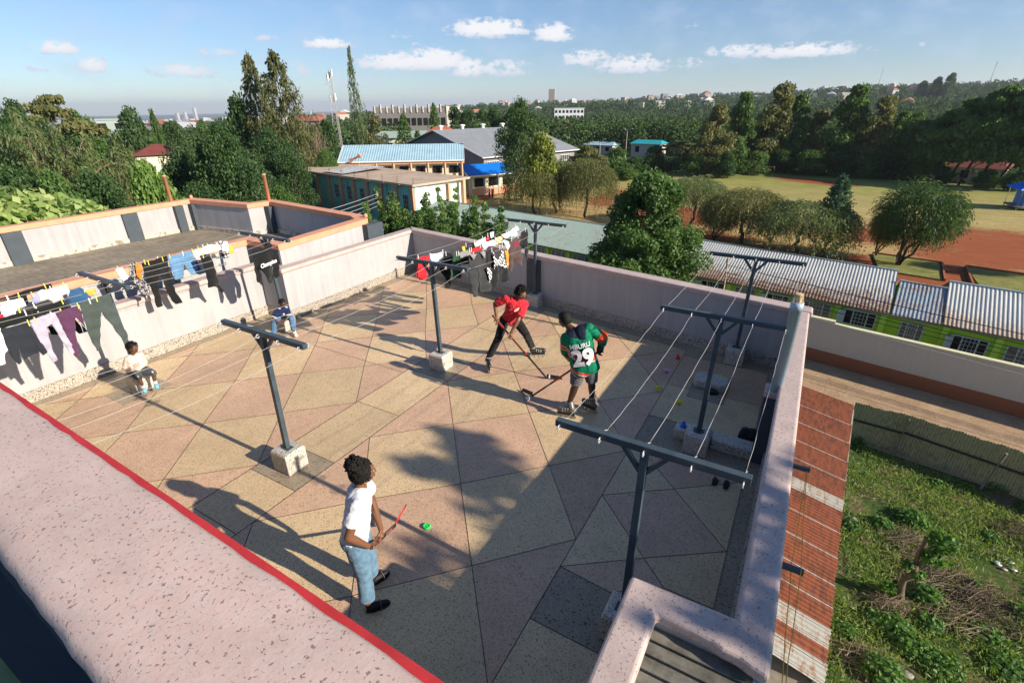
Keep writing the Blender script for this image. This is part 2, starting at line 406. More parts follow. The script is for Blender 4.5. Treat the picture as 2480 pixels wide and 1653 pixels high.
R([(-1.05,7.28),(-.51,7.28),(-.51,8.09),(-1.05,8.09)], GR)
# grey border strips (lowest sheet) as one slab under everything
base = [(-10.05,.3),(-10.05,6.38),(-9.28,6.38),(-9.28,yfar(-9.28)),(.19,yfar(.19)),(.19,.3)]
sb = MB(); sb.prism(base, -.12, -.004); sb.build('terrace_slab', M['grey_terrazzo']); tag(bpy.data.objects['terrace_slab'], 'grey terrazzo border of the terrace', kind='structure')
fo = fb.build('terrace_floor', [M['cream'], M['rose'], M['grey_terrazzo'], M['line']]); _a = fo.data.attributes.new('tone', 'FLOAT', 'FACE'); _a.data.foreach_set('value', [rnd.random() for _ in fo.data.polygons]); tag(fo, kind='structure')
# pads inside the left field
for n_, (x0, y0, x1, y1) in enumerate(((-9.28, 2.75, -8.66, 3.5), (-9.27, 5.71, -8.68, 6.37))):
    pb = MB(); pb.box((x0, y0, 0.0), (x1, y1, .004)); o = pb.build('floor_pad', M['grey_terrazzo']); tag(o, kind='structure')

# ---- parapets
def coping(mb_, poly, z0=CB, z1=CT): mb_.prism(poly, z0, z1)
def rough_bevel(o, w=.03): 
    b = o.modifiers.new('bevel', 'BEVEL'); b.width = w; b.segments = 3; b.limit_method = 'ANGLE'
def skirt(mb_, p, q, inward, h=.2, t=.02):
    p, q, n = Vector(p), Vector(q), Vector(inward)
    mb_.prism([tuple(p), tuple(q), tuple(q+n*t), tuple(p+n*t)], 0.0, h)

pw = empty('parapet_wall', (-9.9, 3, 0), 0, 'sunlit white parapet with pink coping along the left side of the terrace, stepping in behind the seated boy', 'parapet wall', 'terrace parapet walls')
mb = MB(); mb.box((-10.05-WT, .5, 0), (-10.05, 6.38, CB)); mb.box((-10.05-WT, 6.381, 0), (-9.28-WT, 6.38+WT, CB)); mb.box((-9.28-WT, 6.38, 0), (-9.28, yfar(-9.28)+.02, CB)); mb.build('wall', M['white_wall'], pw, world=True)
mb = MB(); co = .035
coping(mb, [(-10.05-WT-co, .5), (-10.05+co, .5), (-10.05+co, 6.38-co), (-9.28+co, 6.38-co), (-9.28+co, yfar(-9.28)-.02), (-9.28-WT-co, yfar(-9.28)+.2), (-9.28-WT-co, 6.38+WT+co), (-10.05-WT-co, 6.38+WT+co)])
o = mb.build('coping', M['pink_coping'], pw, world=True); rough_bevel(o, .035)
mb = MB(); skirt(mb, (-10.05, .5), (-10.05, 6.36), (1, 0)); skirt(mb, (-10.03, 6.38), (-9.26, 6.38), (0, -1)); skirt(mb, (-9.28, 6.38), (-9.28, yfar(-9.28)-.02), (1, 0)); mb.build('skirting', M['skirt'], pw, world=True)

pw = empty('parapet_wall', (-4.5, 9.7, 0), 0, 'shaded lilac grey parapet with pink coping closing the far end of the terrace', 'parapet wall', 'terrace parapet walls')
def fy(x, off): return yfar(x)+off
mb = MB(); mb.prism([(-9.279, fy(-9.279, 0)), (.38, fy(.38, 0)), (.38, fy(.38, WT)), (-9.279-WT, fy(-9.28-WT, WT))], 0, CB-.001); mb.build('wall', M['grey_wall'], pw, world=True)
mb = MB(); coping(mb, [(-9.24, fy(-9.24, -co)), (.1, fy(.1, -co)), (.42, fy(.42, -co)), (.42, fy(.42, WT+co)), (-9.28-WT-co, fy(-9.28-WT-co, WT+co)), (-9.28-WT-co, fy(-9.28-WT-co, WT-.02))], CB+.002, CT+.003)
o = mb.build('coping', M['pink_coping'], pw, world=True); rough_bevel(o, .03)
mb = MB(); mb.prism([(-9.26, fy(-9.26, 0)), (.17, fy(.17, 0)), (.17, fy(.17, -.02)), (-9.26, fy(-9.26, -.02))], 0, .2); mb.build('skirting', M['skirt'], pw, world=True)
mb = MB(); mb.prism([(-5.32, fy(-5.32, 0)), (-4.93, fy(-4.93, 0)), (-4.93, fy(-4.93, -.026)), (-5.32, fy(-5.32, -.026))], 0.0, CB-.003); mb.build('pilaster', M['dark_paint_and_shade'], pw, world=True)
mb = MB(); mb.lathe([(.0, 0), (.022, 0), (.028, .006), (.045, .006), (.045, 0)], 16, M=Matrix.Translation((-1.98, fy(-1.98, -.003), .62)) @ Matrix.Rotation(math.radians(90), 4, 'X')); mb.build('drain_hole', M['cream'], pw, world=True)

pw = empty('parapet_wall', (.27, 5, 0), 0, 'parapet with wide pink coping along the right side of the terrace, turning round the louvred light well', 'parapet wall', 'terrace parapet walls')
xr = .17
mb = MB()
mb.box((xr, 2.45, GROUND+5), (xr+.17, fy(xr, -.001), CB-.002))
mb.box((-.52, 2.43, 0), (xr, 2.6, CB-.002)); mb.box((-.52, .45, 0), (-.34, 2.43, CB-.002))
mb.build('wall', M['grey_wall'], pw, world=True)
mb = MB()
coping(mb, [(-.56, .45), (-.32, .45), (-.315, 2.41), (-.1, 2.405), (.03, 2.395), (.10, 2.37), (.2, 2.365), (.27, 2.34), (.375, 2.32), (.38, fy(.38, -.05)), (.135, fy(.135, -.05)), (.14, 2.64), (-.56, 2.63)], CB, CT)
o = mb.build('coping', M['pink_coping'], pw, world=True); rough_bevel(o, .03)
mb = MB(); mb.box((xr-.02, 2.62, 0), (xr, fy(xr, -.03), .2)); mb.build('skirting', M['skirt'], pw, world=True)
mb = MB(); mb.box((.015, 6.03, 0.0), (xr-.001, 6.20, .98)); mb.build('pilaster', M['dark_paint_and_shade'], pw, world=True)
mb = MB(); mb.box((.0, 6.0, .98), (.2, 6.25, 1.06)); o = mb.build('pilaster_cap', M['pink_coping'], pw, world=True); rough_bevel(o, .015)
# louvres of the light well
lw = empty('louvred_light_well', (0, 1.6, .8), 0, 'light well covered by dirty grey concrete louvre slats inside the pink parapet corner', 'light well')
M['louvre'] = m_plain('dirty louvre', (.13,.125,.105), .85, .5, 7, bump=.3)
mb = MB(); mb.box((-.338, .5, .3), (.34, 2.428, .34)); mb.build('pit_floor', M['black'], lw, world=True)
for i in range(18):
    y = 2.415-i*.108
    mb = MB(); Mx = Matrix.Translation((0, y-.048, .985)) @ Matrix.Rotation(math.radians(-4), 4, 'X'); mb.box((-.335, -.046, -.012), (.30, .046, .012), M=Mx)
    mb.build('slat', M['louvre'], lw, world=True, bevel=.004)
mb = MB(); mb.box((.30, .5, .80), (.345, 2.44, 1.0)); mb.build('end_rail', M['pvc'], lw, world=True)
# upper roof parapet in front of the camera
pw = empty('parapet_wall', (-2, .3, 2.3), 0, 'close pink speckled coping with a red painted edge crossing the lower left corner', 'parapet wall')
mb = MB(); mb.prism([(-9.5, .45), (-.28, .15), (-.28, .36), (-9.5, .6)], 2.0, 3.12); mb.build('wall', M['dark_paint_and_shade'], pw, world=True)  # charcoal colour stands in for the shade on this inner wall face
mb = MB()
import itertools
xs = [-9.5+i*.06 for i in range(156)]
r_ = random.Random(3)
vs = []; fs = []
for i, x in enumerate(xs):
    e1 = .425-.024*x+r_.uniform(-.003, .003); e0 = .088-.034*x+r_.uniform(-.004, .004)+.012*math.sin(x*2.1)
    ring = [(x, e0+.01, 3.12), (x, e0, 3.15), (x, e0+.02, 3.19), (x, e0+.07, 3.201), (x, e1-.05, 3.201), (x, e1-.012, 3.195), (x, e1, 3.18), (x, e1-.004, 3.12)]
    vs += ring
for i in range(len(xs)-1):
    for k in range(8): fs.append((i*8+k, i*8+(k+1) % 8, (i+1)*8+(k+1) % 8, (i+1)*8+k))
fs += [tuple(range(8))[::-1], tuple(range(len(vs)-8, len(vs)))]
mb.add(vs, fs); o = mb.build('coping', M['near_coping'], pw, smooth=True, world=True)
mb = MB(); mb.prism([(-9.5, .55), (-.28, .36), (-.28, .479), (-9.5, .700)], 3.03, 3.12); mb.build('red_edge', M['red_paint'], pw, world=True, bevel=.006)
# pipes lying on the upper roof in the dark behind the coping
for y_, z_, r0 in ((.03, 2.62, .035), (-.09, 2.55, .03)):
    t_ = MB(); t_.tube([(-6, y_, z_), (-1.45, y_, z_), (-.3, y_, z_-.02)], r0, 14); t_.tube([(-1.32, y_, z_), (-1.24, y_, z_)], r0*1.25, 14); t_.tube([(-.95, y_, z_-.006), (-.87, y_, z_-.007)], r0*1.25, 14)
    o = t_.build('roof_pipe', M['dark_green_pipe'], smooth=True); tag(o, 'dark green pipe %s behind the near pink coping' % ('next to the wall' if y_ > 0 else 'further from the wall'), 'pipe', 'pipes on the upper roof')

# ---- T posts of the clothes lines
def make_post(loc, top, ztop, label, bw=.30, bh=.30, yaw=0.0):
    r = empty('clothesline_post', (loc[0], loc[1], 0), yaw, label, 'clothesline post', 'T shaped clothesline posts')
    dx, dy = top[0]-loc[0], top[1]-loc[1]
    m_ = MB(); h = bw/2
    vs = []
    for z, q in ((0, 1.0), (bh-.03, 1.0), (bh, .9)): vs += [(-h*q, -h*q, z), (h*q, -h*q, z), (h*q, h*q, z), (-h*q, h*q, z)]
    fs = [(3, 2, 1, 0), (8, 9, 10, 11)] + [(a+i, a+(i+1) % 4, a+4+(i+1) % 4, a+4+i) for a in (0, 4) for i in range(4)]
    m_.add(vs, fs); m_.build('base_block', M['block'], r, bevel=.012)
    m_ = MB(); m_.beam((0, 0, bh-.02), (dx, dy, ztop-.06), .058, .058, up=(0, 1, 0)); m_.box((-.07, -.05, bh), (.07, .05, bh+.006)); m_.build('pole', M['pole'], r, bevel=.003)
    m_ = MB(); L = .735; m_.beam((dx-L, dy, ztop-.03), (dx+L, dy, ztop-.03), .06, .06); m_.build('crossbar', M['pole'], r, bevel=.004)
    for sx in (-1, 1):
        m_ = MB(); m_.beam((dx*.92+sx*.02, dy*.92, ztop-.24), (dx+sx*.17, dy, ztop-.058), .035, .035); m_.build('brace', M['pole'], r)
    hs = []
    for i in range(5):
        x = dx+(-.69+.345*i)
        for sy in (-1, 1):
            m_ = MB(); pts = [(x, dy+sy*(.03+.028+.02*math.cos(t)), ztop-.045+.022*math.sin(t)) for t in [math.pi+2*math.pi*k/10 for k in range(10)]]
            m_.tube(pts, .0055, 6); m_.build('hook', M['steel'], r, smooth=True)
    return r
POSTS = {
 'p0': ((-8.99, 3.20), (-9.00, 3.20), 1.90, 'post rising behind the seated toddler in the pink top'),
 'hd': ((-8.99, 6.03), (-9.02, 5.98), 1.97, 'post behind the seated boy with the black hoodie hanging from it'),
 'p1': ((-5.10, 3.06), (-5.13, 3.11), 1.89, 'post with empty lines left of the woman in white, nearest in its column'),
 'p2': ((-5.05, 6.18), (-5.17, 6.27), 1.89, 'post beside the red skirt, left of the skater in red'),
 'p3': ((-5.00, 9.66), (-5.10, 9.84), 1.89, 'post beyond the washing, against the dark pilaster of the far wall'),
 'p4': ((-.58, 9.00-.14), (-.56, 9.02), 1.89, 'post in the shaded far right corner of the terrace'),
 'p5': ((-.64, 5.96), (-.62, 6.10), 1.89, 'post standing over the low slab bench with the blue cone'),
 'p6': ((-.66, 2.98), (-.685, 3.15), 1.89, 'post close to the camera with bare shackles, its foot hidden by the pink coping'),
}
PR = {k: make_post(*v) for k, v in POSTS.items()}
tmp = MB(); tmp.box((-.045, -.075, .302), (.045, .03, .31)); tmp.build('cover_plate', M['dark_paint_and_shade'], PR['p5'])
# the wires
def hookpos(k, i, sy):
    (lx, ly), (tx, ty), z, _ = POSTS[k]; return Vector((tx-.69+.345*i, ty+sy*.05, z-.05))
def sagline(p, q, sag, n=14, kink=0.0, seed=0):
    rr = random.Random(seed); out = []
    for i in range(n+1):
        t = i/n; v = p.lerp(q, t); v.z -= 4*sag*t*(1-t)
        if 0 < i < n and kink: v += Vector((rr.uniform(-kink, kink), 0, rr.uniform(-kink, kink)))
        out.append(v)
    return out
WSAG = {('p0', 'hd'): .05, ('p2', 'p3'): .07, ('s0', 'p0'): .04}
def wires(k0, k1, sags, where):
    names = ['first', 'second', 'middle', 'fourth', 'last']
    for i in range(5):
        q = hookpos(k1, i, -1)
        p = hookpos(k0, i, 1) if k0 in POSTS else Vector((q.x, .45, 1.95))
        m_ = MB(); m_.tube(sagline(p, q, sags[i], 16, .004, i+len(where)), .0021, 5)
        for e_, d_ in ((p, 1), (q, -1)): m_.tube([e_, e_+Vector((0, d_*.03, .012)), e_+Vector((.006, d_*.07, -.004))], .004, 5)
        o = m_.build('clothesline_wire', M['wire'], smooth=True)
        tag(o, 'thin pale %s wire from the left %s' % (names[i], where), 'wire', 'clothesline wires')
wires('s0', 'p0', (.04, .04, .05, .05, .05), 'in the washing at the left picture edge')
wires('p0', 'hd', (.06, .06, .05, .05, .06), 'carrying the jeans and black trousers')
wires('s1', 'p1', (.10, .07, .12, .06, .09), 'passing in front of the toddler')
wires('p1', 'p2', (.07, .06, .09, .05, .08), 'passing in front of the seated boy')
wires('p2', 'p3', (.07, .08, .09, .07, .08), 'carrying the washing by the far wall')
wires('p6', 'p5', (.05, .06, .05, .06, .03), 'between the two near right posts')
wires('p5', 'p4', (.05, .06, .05, .06, .05), 'between the two far right posts')

# ---- vent pipe standing on the right parapet
vp = empty('vent_pipe', (.12, 6.10, 1.05), 0, 'pale blue vent pipe with slotted cap standing on the right parapet', 'vent pipe')
mb = MB(); mb.lathe([(.062, 0), (.062, 1.05), (.066, 1.05), (.066, 1.14), (.062, 1.14)], 28); mb.build('pipe', M['pvc'], vp, smooth=True)
mb = MB(); mb.lathe([(.035, 1.14), (.035, 1.22), (.042, 1.22), (.042, 1.235), (.0, 1.24)], 20)
for i in range(10):
    t = 2*math.pi*i/10; mb.beam((.06*math.cos(t), .06*math.sin(t), 1.14), (.043*math.cos(t), .043*math.sin(t), 1.23), .008, .004, up=(math.cos(t), math.sin(t), 0))
mb.build('cap', M['cream'], vp)

# ---- low slab bench in front of the near right post, drain block, things lying there
sb_ = MB(); sb_.box((-.97, 6.06, 0), (-.80, 6.27, .16)); sb_.box((-.48, 6.04, 0), (.165, 6.27, .16)); sb_.box((-.80, 6.13, 0), (-.48, 6.27, .155))
o = sb_.build('low_bench', M['block'], bevel=.02); tag(o, 'low pebble finished ledge running from the post block to the right parapet', 'bench')
dp = MB(); dp.prism([(-1.0,7.62),(-.62,7.60),(-.52,7.68),(-.52,7.9),(-.62,7.98),(-.98,7.98),(-1.04,7.9),(-1.04,7.7)], 0, .15); o = dp.build('concrete_block', M['block'], bevel=.03); tag(o, 'low rounded concrete block on its grey square pad in the shade', 'block')
def cone_mesh(name, col):
    m_ = MB(); m_.lathe([(.045, 0), (.045, .006), (.036, .012), (.014, .085), (.011, .09), (.0, .09)], 18)
    c = m_.build(name, m_plain(name+' plastic', col, .45, .05, 10), smooth=True); return c
CONES = [((-1.48, 8.51), 0, 0, (.65,.02,.02), 'red training cone standing upright in the shade'),
 ((-1.54, 7.9), 1, -.6, (.75,.30,.50), 'pink training cone lying on its side'),
 ((-1.53, 7.23), 1, .3, (.75,.62,.03), 'yellow training cone lying between the pink one and the other yellow one'),
 ((-1.11, 6.99), 1, -.8, (.75,.62,.03), 'yellow training cone lying nearest the blue cone'),
 ((-.90, 8.33), 1, .5, (.75,.30,.50), 'pink training cone half hidden behind the post'),
 ((-.70, 8.12), 1, .8, (.75,.62,.03), 'yellow training cone peeping out behind the concrete block')]
for (p, lying, rz, col, lab) in CONES:
    c = cone_mesh('training_cone', col); c.location = (*p, 0)
    if lying: c.rotation_euler = (math.radians(68), 0, rz+1.6); c.location.z = .04
    tag(c, lab, 'cone', 'training cones')
c = cone_mesh('training_cone', (.01,.10,.60)); c.location = (-.87, 6.16, .16); tag(c, 'blue training cone standing on the low bench', 'cone', 'training cones')
def rock(name, c, sc, mat, seed=1, n=3):
    bm = bmesh.new(); bmesh.ops.create_icosphere(bm, subdivisions=n, radius=1); rr = random.Random(seed)
    for v in bm.verts:
        f = 1+.12*math.sin(v.co.x*5+seed)+.1*math.sin(v.co.y*7+seed*2); v.co = Vector((v.co.x*sc[0]*f, v.co.y*sc[1]*f, max(-.9*sc[2], v.co.z*sc[2]*f)))
    me = bpy.data.meshes.new(name); bm.to_mesh(me); bm.free(); me.materials.append(mat)
    for p in me.polygons: p.use_smooth = True
    o = bpy.data.objects.new(name, me); COL.objects.link(o); o.location = c; return o
tag(rock('black_bag', (-.72, 7.55, .035), (.10, .06, .04), M['black'], 2), 'small black pouch lying by the low concrete block', 'bag')
tag(rock('black_bag', (-.06, 6.40, .12), (.12, .10, .14), M['black'], 5), 'black bag leaning on the bench next to the dark pilaster', 'bag')
for i, x in enumerate((-.30, -.17)):
    tag(rock('sandal', (x, 5.40, .02), (.035, .085, .02), M['black'], i+3), 'black slipper %s below the low bench' % ('on the left' if i == 0 else 'on the right'), 'slipper', 'slippers on the floor')
# ---- yellow rope on outrigger arms over the rusty roof
for y_, l_, lab in ((4.88, .17, 'farther'), (3.5, .17, 'nearer')):
    mb = MB(); mb.box((.36, y_-.02, .88), (.38+l_, y_+.02, .92)); o = mb.build('outrigger_arm', M['pole'], bevel=.003); tag(o, 'short dark arm sticking out of the right parapet, the %s one' % lab, 'bracket', 'outrigger arms')
M['rope'] = m_plain('yellow rope', (.72,.42,.04), .7, .1, 30)
for k, (xx, dz) in enumerate(((.53, 0), (.47, -.05))):
    mb = MB(); mb.tube(sagline(Vector((.53, 4.88, .90)), Vector((xx, 3.5, .92+dz)), .05, 12, .003, k), .0032, 5); mb.tube(sagline(Vector((xx, 3.5, .92+dz)), Vector((.45+.05*k, 1.2, .86)), .05, 12, .003, k+5), .0032, 5)
    o = mb.build('yellow_rope', M['rope']); tag(o, 'yellow washing rope strung outside the right parapet, %s strand' % ('outer' if k == 0 else 'inner'), 'rope', 'yellow ropes')

# ================================================================== neighbouring roof with orange coping
nb = empty('neighbour_building', (-14, 5, GROUND), 0, 'neighbouring flat roofed building with pale walls and orange coping on the left', 'building')
# inner outline of its parapet (clockwise seen from above)
NI = [(-10.82, .4), (-10.82, 6.82), (-9.80, 6.84), (-10.10, 9.36), (-10.50, 9.60), (-14.52, 10.07), (-14.66, 9.40), (-17.2, 9.12), (-17.3, .4)]
NO = [(-10.60, .4), (-10.60, 6.60), (-9.56, 6.62), (-9.86, 9.50), (-10.42, 9.83), (-14.74, 10.34), (-14.90, 9.62), (-17.43, 9.36), (-17.52, .4)]
NF, NCB, NCT = .63, 1.45, 1.57
mb = MB(); mb.prism([(x+(.03 if x < -14 else -.03), y) for x, y in NO], GROUND, NF-.004); mb.build('wall', M['white_wall'], nb, world=True)
def m_slabs():
    t = NT('stone slab floor', .85, .2); co = geo_pos(t)
    b = t.n('ShaderNodeTexBrick'); t.l(t.map((1, 1, 1), rot=(0, 0, math.radians(90)), co=co), b.inputs['Vector'])
    b.inputs['Scale'].default_value = 1; b.inputs['Brick Width'].default_value = .42; b.inputs['Row Height'].default_value = .21
    b.inputs['Mortar Size'].default_value = .006; b.inputs['Color1'].default_value = (.33,.285,.215,1); b.inputs['Color2'].default_value = (.25,.215,.165,1); b.inputs['Mortar'].default_value = (.15,.13,.10,1)
    b.offset = .5
    c = t.mix(1, b.outputs['Color'], t.ramp(t.noise(3, 6, .7, t.map((1, 5, 1), co=co)), [(.3, .62), (.7, 1.1)]), 'MULTIPLY')
    c = t.mix(1, c, t.ramp(t.noise(.9, 4, .6, co), [(.3, .8), (.7, 1.1)]), 'MULTIPLY')
    t.bump(b.outputs['Fac'], -.4, .006); return t.out(c)
M['slabs'] = m_slabs(); M['stone_blocks'] = m_terrazzo('pale stone blocks', (.50,.46,.38), (.58,.54,.46), (.30,.26,.2), 14, .2, .2)
mb = MB(); mb.prism(NI, NF-.004, NF); mb.build('roof_floor', M['slabs'], nb, world=True)
wmb, cmb, smb = MB(), MB(), MB()
def offset(p, q, r): return p
for i in range(len(NI)-1):
    (a, b), (c, d) = (NI[i], NO[i]), (NI[i+1], NO[i+1])
    e = .0007*(i+1)
    wmb.prism([a, c, d, b], NF, NCB-e)
    def pt(i_, o_, k): # push the coping a little over both faces
        v = Vector(o_)-Vector(i_); v.normalize(); return (tuple(Vector(i_)-v*k), tuple(Vector(o_)+v*k))
    ai, bo = pt(a, b, .035); ci, do = pt(c, d, .035)
    cmb.prism([ai, ci, do, bo], NCB-e, NCT-e*.0+ .0006*i)
    n_ = (Vector(a)-Vector(b)).normalized()
    # skirting of pale stone blocks, each its own length
    L = (Vector(c)-Vector(a)).length; t_ = 0; rr = random.Random(i)
    while t_ < L-.05:
        w_ = min(rr.uniform(.22, .34), L-t_); p0 = Vector(a).lerp(Vector(c), (t_+.004)/L); p1 = Vector(a).lerp(Vector(c), (t_+w_-.004)/L); dp_ = .05+rr.uniform(0, .012)
        smb.prism([tuple(p0), tuple(p1), tuple(p1+n_*dp_), tuple(p0+n_*dp_)], NF, NF+.11+rr.uniform(0, .015)); t_ += w_
wmb.build('parapet', M['white_wall'], nb, world=True)
o = cmb.build('coping', M['orange_coping'], nb, world=True, bevel=.008)
smb.build('skirting_blocks', M['stone_blocks'], nb, world=True)
for (x0, y0, x1, y1) in ((-17.32, 7.10, -17.20, 7.50), (-17.31, 8.55, -17.12, 8.80), (-17.31, 9.02, -17.05, 9.20), (-14.66, 9.86, -14.40, 10.12), (-17.32, 4.4, -17.2, 4.8), (-9.90, 9.30, -9.66, 9.86)):
    mb = MB(); mb.box((x0, y0, NF if x0 < -12 else GROUND), (x1+.06 if x0 < -12 else x1, y1, NCB-.006)); mb.build('pilaster', M['dark_paint_and_shade'], nb, world=True)
mb = MB(); mb.prism([(-10.62, 6.585), (-9.552, 6.605), (-9.552, 6.575), (-10.62, 6.555)], GROUND+6, NCB-.01); mb.prism([(-9.548, 6.62), (-9.548, 6.60), (-9.62, 6.60)], 0, .1); mb.build('pilaster', M['dark_paint_and_shade'], nb, world=True)
for (x, y) in ((-17.31, 8.62), (-14.72, 10.20)):
    mb = MB(); mb.lathe([(.055, 0), (.055, .75), (.058, .75), (.058, .79), (.0, .79)], 18); o = mb.build('vent_stack', M['orange_coping'], nb, smooth=True); o.location = Vector((x, y, NCT))-nb.location
for (x, y) in ((-17.36, 9.28), (-9.98, 9.60)):
    mb = MB(); mb.lathe([(.05, 0), (.05, .07), (.03, .1), (.0, .1)], 14); o = mb.build('vent_stub', M['orange_coping'], nb, smooth=True); o.location = Vector((x, y, NCT))-nb.location

# ================================================================== terrain
def cam_az(x, y): return math.degrees(math.atan2(x, y)) + 30.21      # 0 in the middle of the view, + to the right
CREST = [(-180, 0), (-90, -40), (-50, -42), (-30, -38), (-18, -24), (-8, -8), (0, -3), (8, 1), (16, 6), (24, 12), (32, 20), (45, 24), (90, 10), (180, 0)]
def lerp_tab(t, x):
    for (a, b), (c, d) in zip(t, t[1:]):
        if x <= c: return b+(d-b)*(x-a)/(c-a)
    return t[-1][1]
def sm(a, b, x):
    x = min(1, max(0, (x-a)/(b-a))); return x*x*(3-2*x)
def terrain(x, y):
    r = math.hypot(x, y); az_ = cam_az(x, y); az_ = (az_+180) % 360-180
    c = lerp_tab(CREST, az_)
    z = GROUND - 3*sm(150, 330, r)
    z += (c-(GROUND-3))*sm(300, 1350, r)
    z += (-75-c*.4)*sm(1700, 5200, r)*(1 if az_ < 10 else .45)
    if r > 200: z += 3.5*math.sin(x*.011+1)*math.cos(y*.013)*sm(200, 600, r)
    return z
radii = [0, 6, 12, 20, 30, 45, 60, 80, 100, 130, 160, 200, 240, 290, 350, 420, 500, 600, 720, 860, 1000, 1150, 1300, 1450, 1650, 1900, 2300, 2800, 3400, 4200, 5200, 7000, 9500, 12500]
NA = 180
mb = MB(); vs = [(0, 0, GROUND)]; fs = []
for r in radii[1:]:
    for k in range(NA):
        t = 2*math.pi*k/NA; x, y = r*math.sin(t), r*math.cos(t); vs.append((x, y, terrain(x, y)))
for k in range(NA): fs.append((0, 1+(k+1) % NA, 1+k))
for i in range(len(radii)-2):
    for k in range(NA):
        a = 1+i*NA+k; b = 1+i*NA+(k+1) % NA; fs.append((a, b, b+NA, a+NA))
def m_ground():
    t = NT('countryside', .95, .1); co = geo_pos(t)
    a = t.noise(.02, 6, .65, co); b = t.noise(.35, 5, .6, co)
    c = t.ramp(a, [(.3, (.018,.040,.014)), (.5, (.035,.062,.02)), (.62, (.07,.085,.03)), (.75, (.16,.09,.05))])
    c = t.mix(1, c, t.ramp(b, [(.25, .55), (.75, 1.25)]), 'MULTIPLY')
    return t.out(c)
mb.add(vs, fs); g = mb.build('ground', m_ground(), smooth=True); tag(g, kind='structure')

def sheet(name, poly, mat, z, n=1):
    m_ = MB(); 
    A = sum(poly[i][0]*poly[(i+1) % len(poly)][1]-poly[(i+1) % len(poly)][0]*poly[i][1] for i in range(len(poly)))
    if A < 0: poly = poly[::-1]
    m_.add([(x, y, z) for x, y in poly], [tuple(range(len(poly)))]); o = m_.build(name, mat); tag(o, kind='structure'); return o
def m_field():
    t = NT('playing field', .95, .1); co = geo_pos(t); x, y, z = t.sep(co)
    n1 = t.noise(.09, 6, .7, co); n2 = t.noise(.7, 6, .72, t.map((.45, 1.3, 1), co=co)); n3 = t.noise(3.5, 5, .7, co)
    grass = t.ramp(t.math('ADD', t.math('MULTIPLY', t.math('SUBTRACT', y, 60), .0115), t.math('MULTIPLY', n1, .5)), [(.25, (.46,.32,.14)), (.5, (.40,.33,.13)), (.75, (.30,.29,.09)), (.98, (.13,.19,.045))])
    grass = t.mix(1, grass, t.ramp(n2, [(.3, .68), (.7, 1.15)]), 'MULTIPLY')
    grass = t.mix(1, grass, t.ramp(n3, [(.3, .75), (.7, 1.1)]), 'MULTIPLY')
    soil = t.ramp(n2, [(.3, (.21,.062,.025)), (.7, (.30,.095,.04))])
    def ell(cx, cy, rx, ry, skew=0.0):
        dx = t.math('DIVIDE', t.math('SUBTRACT', x, cx), rx)
        dy = t.math('DIVIDE', t.math('SUBTRACT', t.math('ADD', y, t.math('MULTIPLY', t.math('SUBTRACT', x, cx), skew)), cy), ry)
        return t.math('SUBTRACT', 1.0, t.math('ADD', t.math('MULTIPLY', dx, dx), t.math('MULTIPLY', dy, dy)))
    m = None
    for e in ((22, 63, 19, 16, .15), (3, 66, 9, 6, .2), (-16, 68, 11, 7.0, .1), (-26, 78, 5, 15, .3), (-1, 110, 9.5, 4.2, .45), (10, 52, 24, 6, .17), (-12, 56, 14, 7, .17)):
        v = ell(*e); m = v if m is None else t.math('MAXIMUM', m, v)
    f = t.math('ADD', m, t.math('MULTIPLY', t.math('SUBTRACT', n2, .5), 2.4))
    f = t.math('ADD', f, t.math('MULTIPLY', t.math('SUBTRACT', n3, .5), 1.3))
    f = t.math('ADD', f, t.math('MULTIPLY', t.math('SUBTRACT', n1, .5), 1.8))
    col = t.mix(t.ramp(f, [(.30, 0), (.62, 1)]), grass, soil)
    return t.out(col)
FIELD = [(-42, 46), (-42, 62), (-46, 84), (-40, 104), (-27, 117), (-15, 131), (5, 131), (15, 122), (30, 113), (75, 100), (75, 30), (12, 38.5), (-12, 42)]
sheet('playing_field', FIELD, m_field(), GROUND+.03)
def m_dirt(name, c0, c1, sc=1.2):
    t = NT(name, .95, .1); co = geo_pos(t)
    c = t.ramp(t.noise(sc, 7, .72, co), [(.3, c0), (.7, c1)]); c = t.mix(1, c, t.ramp(t.noise(14, 5, .7, co), [(.3, .75), (.7, 1.12)]), 'MULTIPLY')
    t.bump(t.noise(9, 6, .7, co), .6, .05); return t.out(c)
M['lane'] = m_dirt('dirt lane', (.30,.20,.12), (.46,.33,.21)); M['red_soil'] = m_dirt('red soil', (.20,.075,.035), (.36,.17,.09), .8)
sheet('dirt_lane', [(-60, 34), (-60, 42.5), (-30, 37), (1.6, 30.2), (45, 22), (45, 12), (9.1, 21.4), (3.8, 22.5), (-8, 24.5), (-30, 27.5)], M['lane'], GROUND+.02)
sheet('school_yard', [(-62, 44), (-34, 41.2), (12, 38.6), (12, 46), (-30, 58), (-38, 80), (-60, 84), (-75, 60)], M['red_soil'], GROUND+.024)
def m_yard():
    t = NT('weedy yard', .95, .1); co = geo_pos(t)
    c = t.ramp(t.noise(.9, 7, .7, co), [(.3, (.05,.10,.022)), (.5, (.09,.14,.035)), (.58, (.20,.16,.09)), (.72, (.14,.105,.06))])
    c = t.mix(1, c, t.ramp(t.noise(7, 6, .75, co), [(.3, .5), (.7, 1.3)]), 'MULTIPLY')
    t.bump(t.noise(6, 7, .8, co), 1.0, .15); return t.out(c)
sheet('yard_ground', [(.36, -8), (.36, 22.6), (3.7, 22.6), (9.1, 21.4), (30, 15), (30, -8)], m_yard(), GROUND+.016)

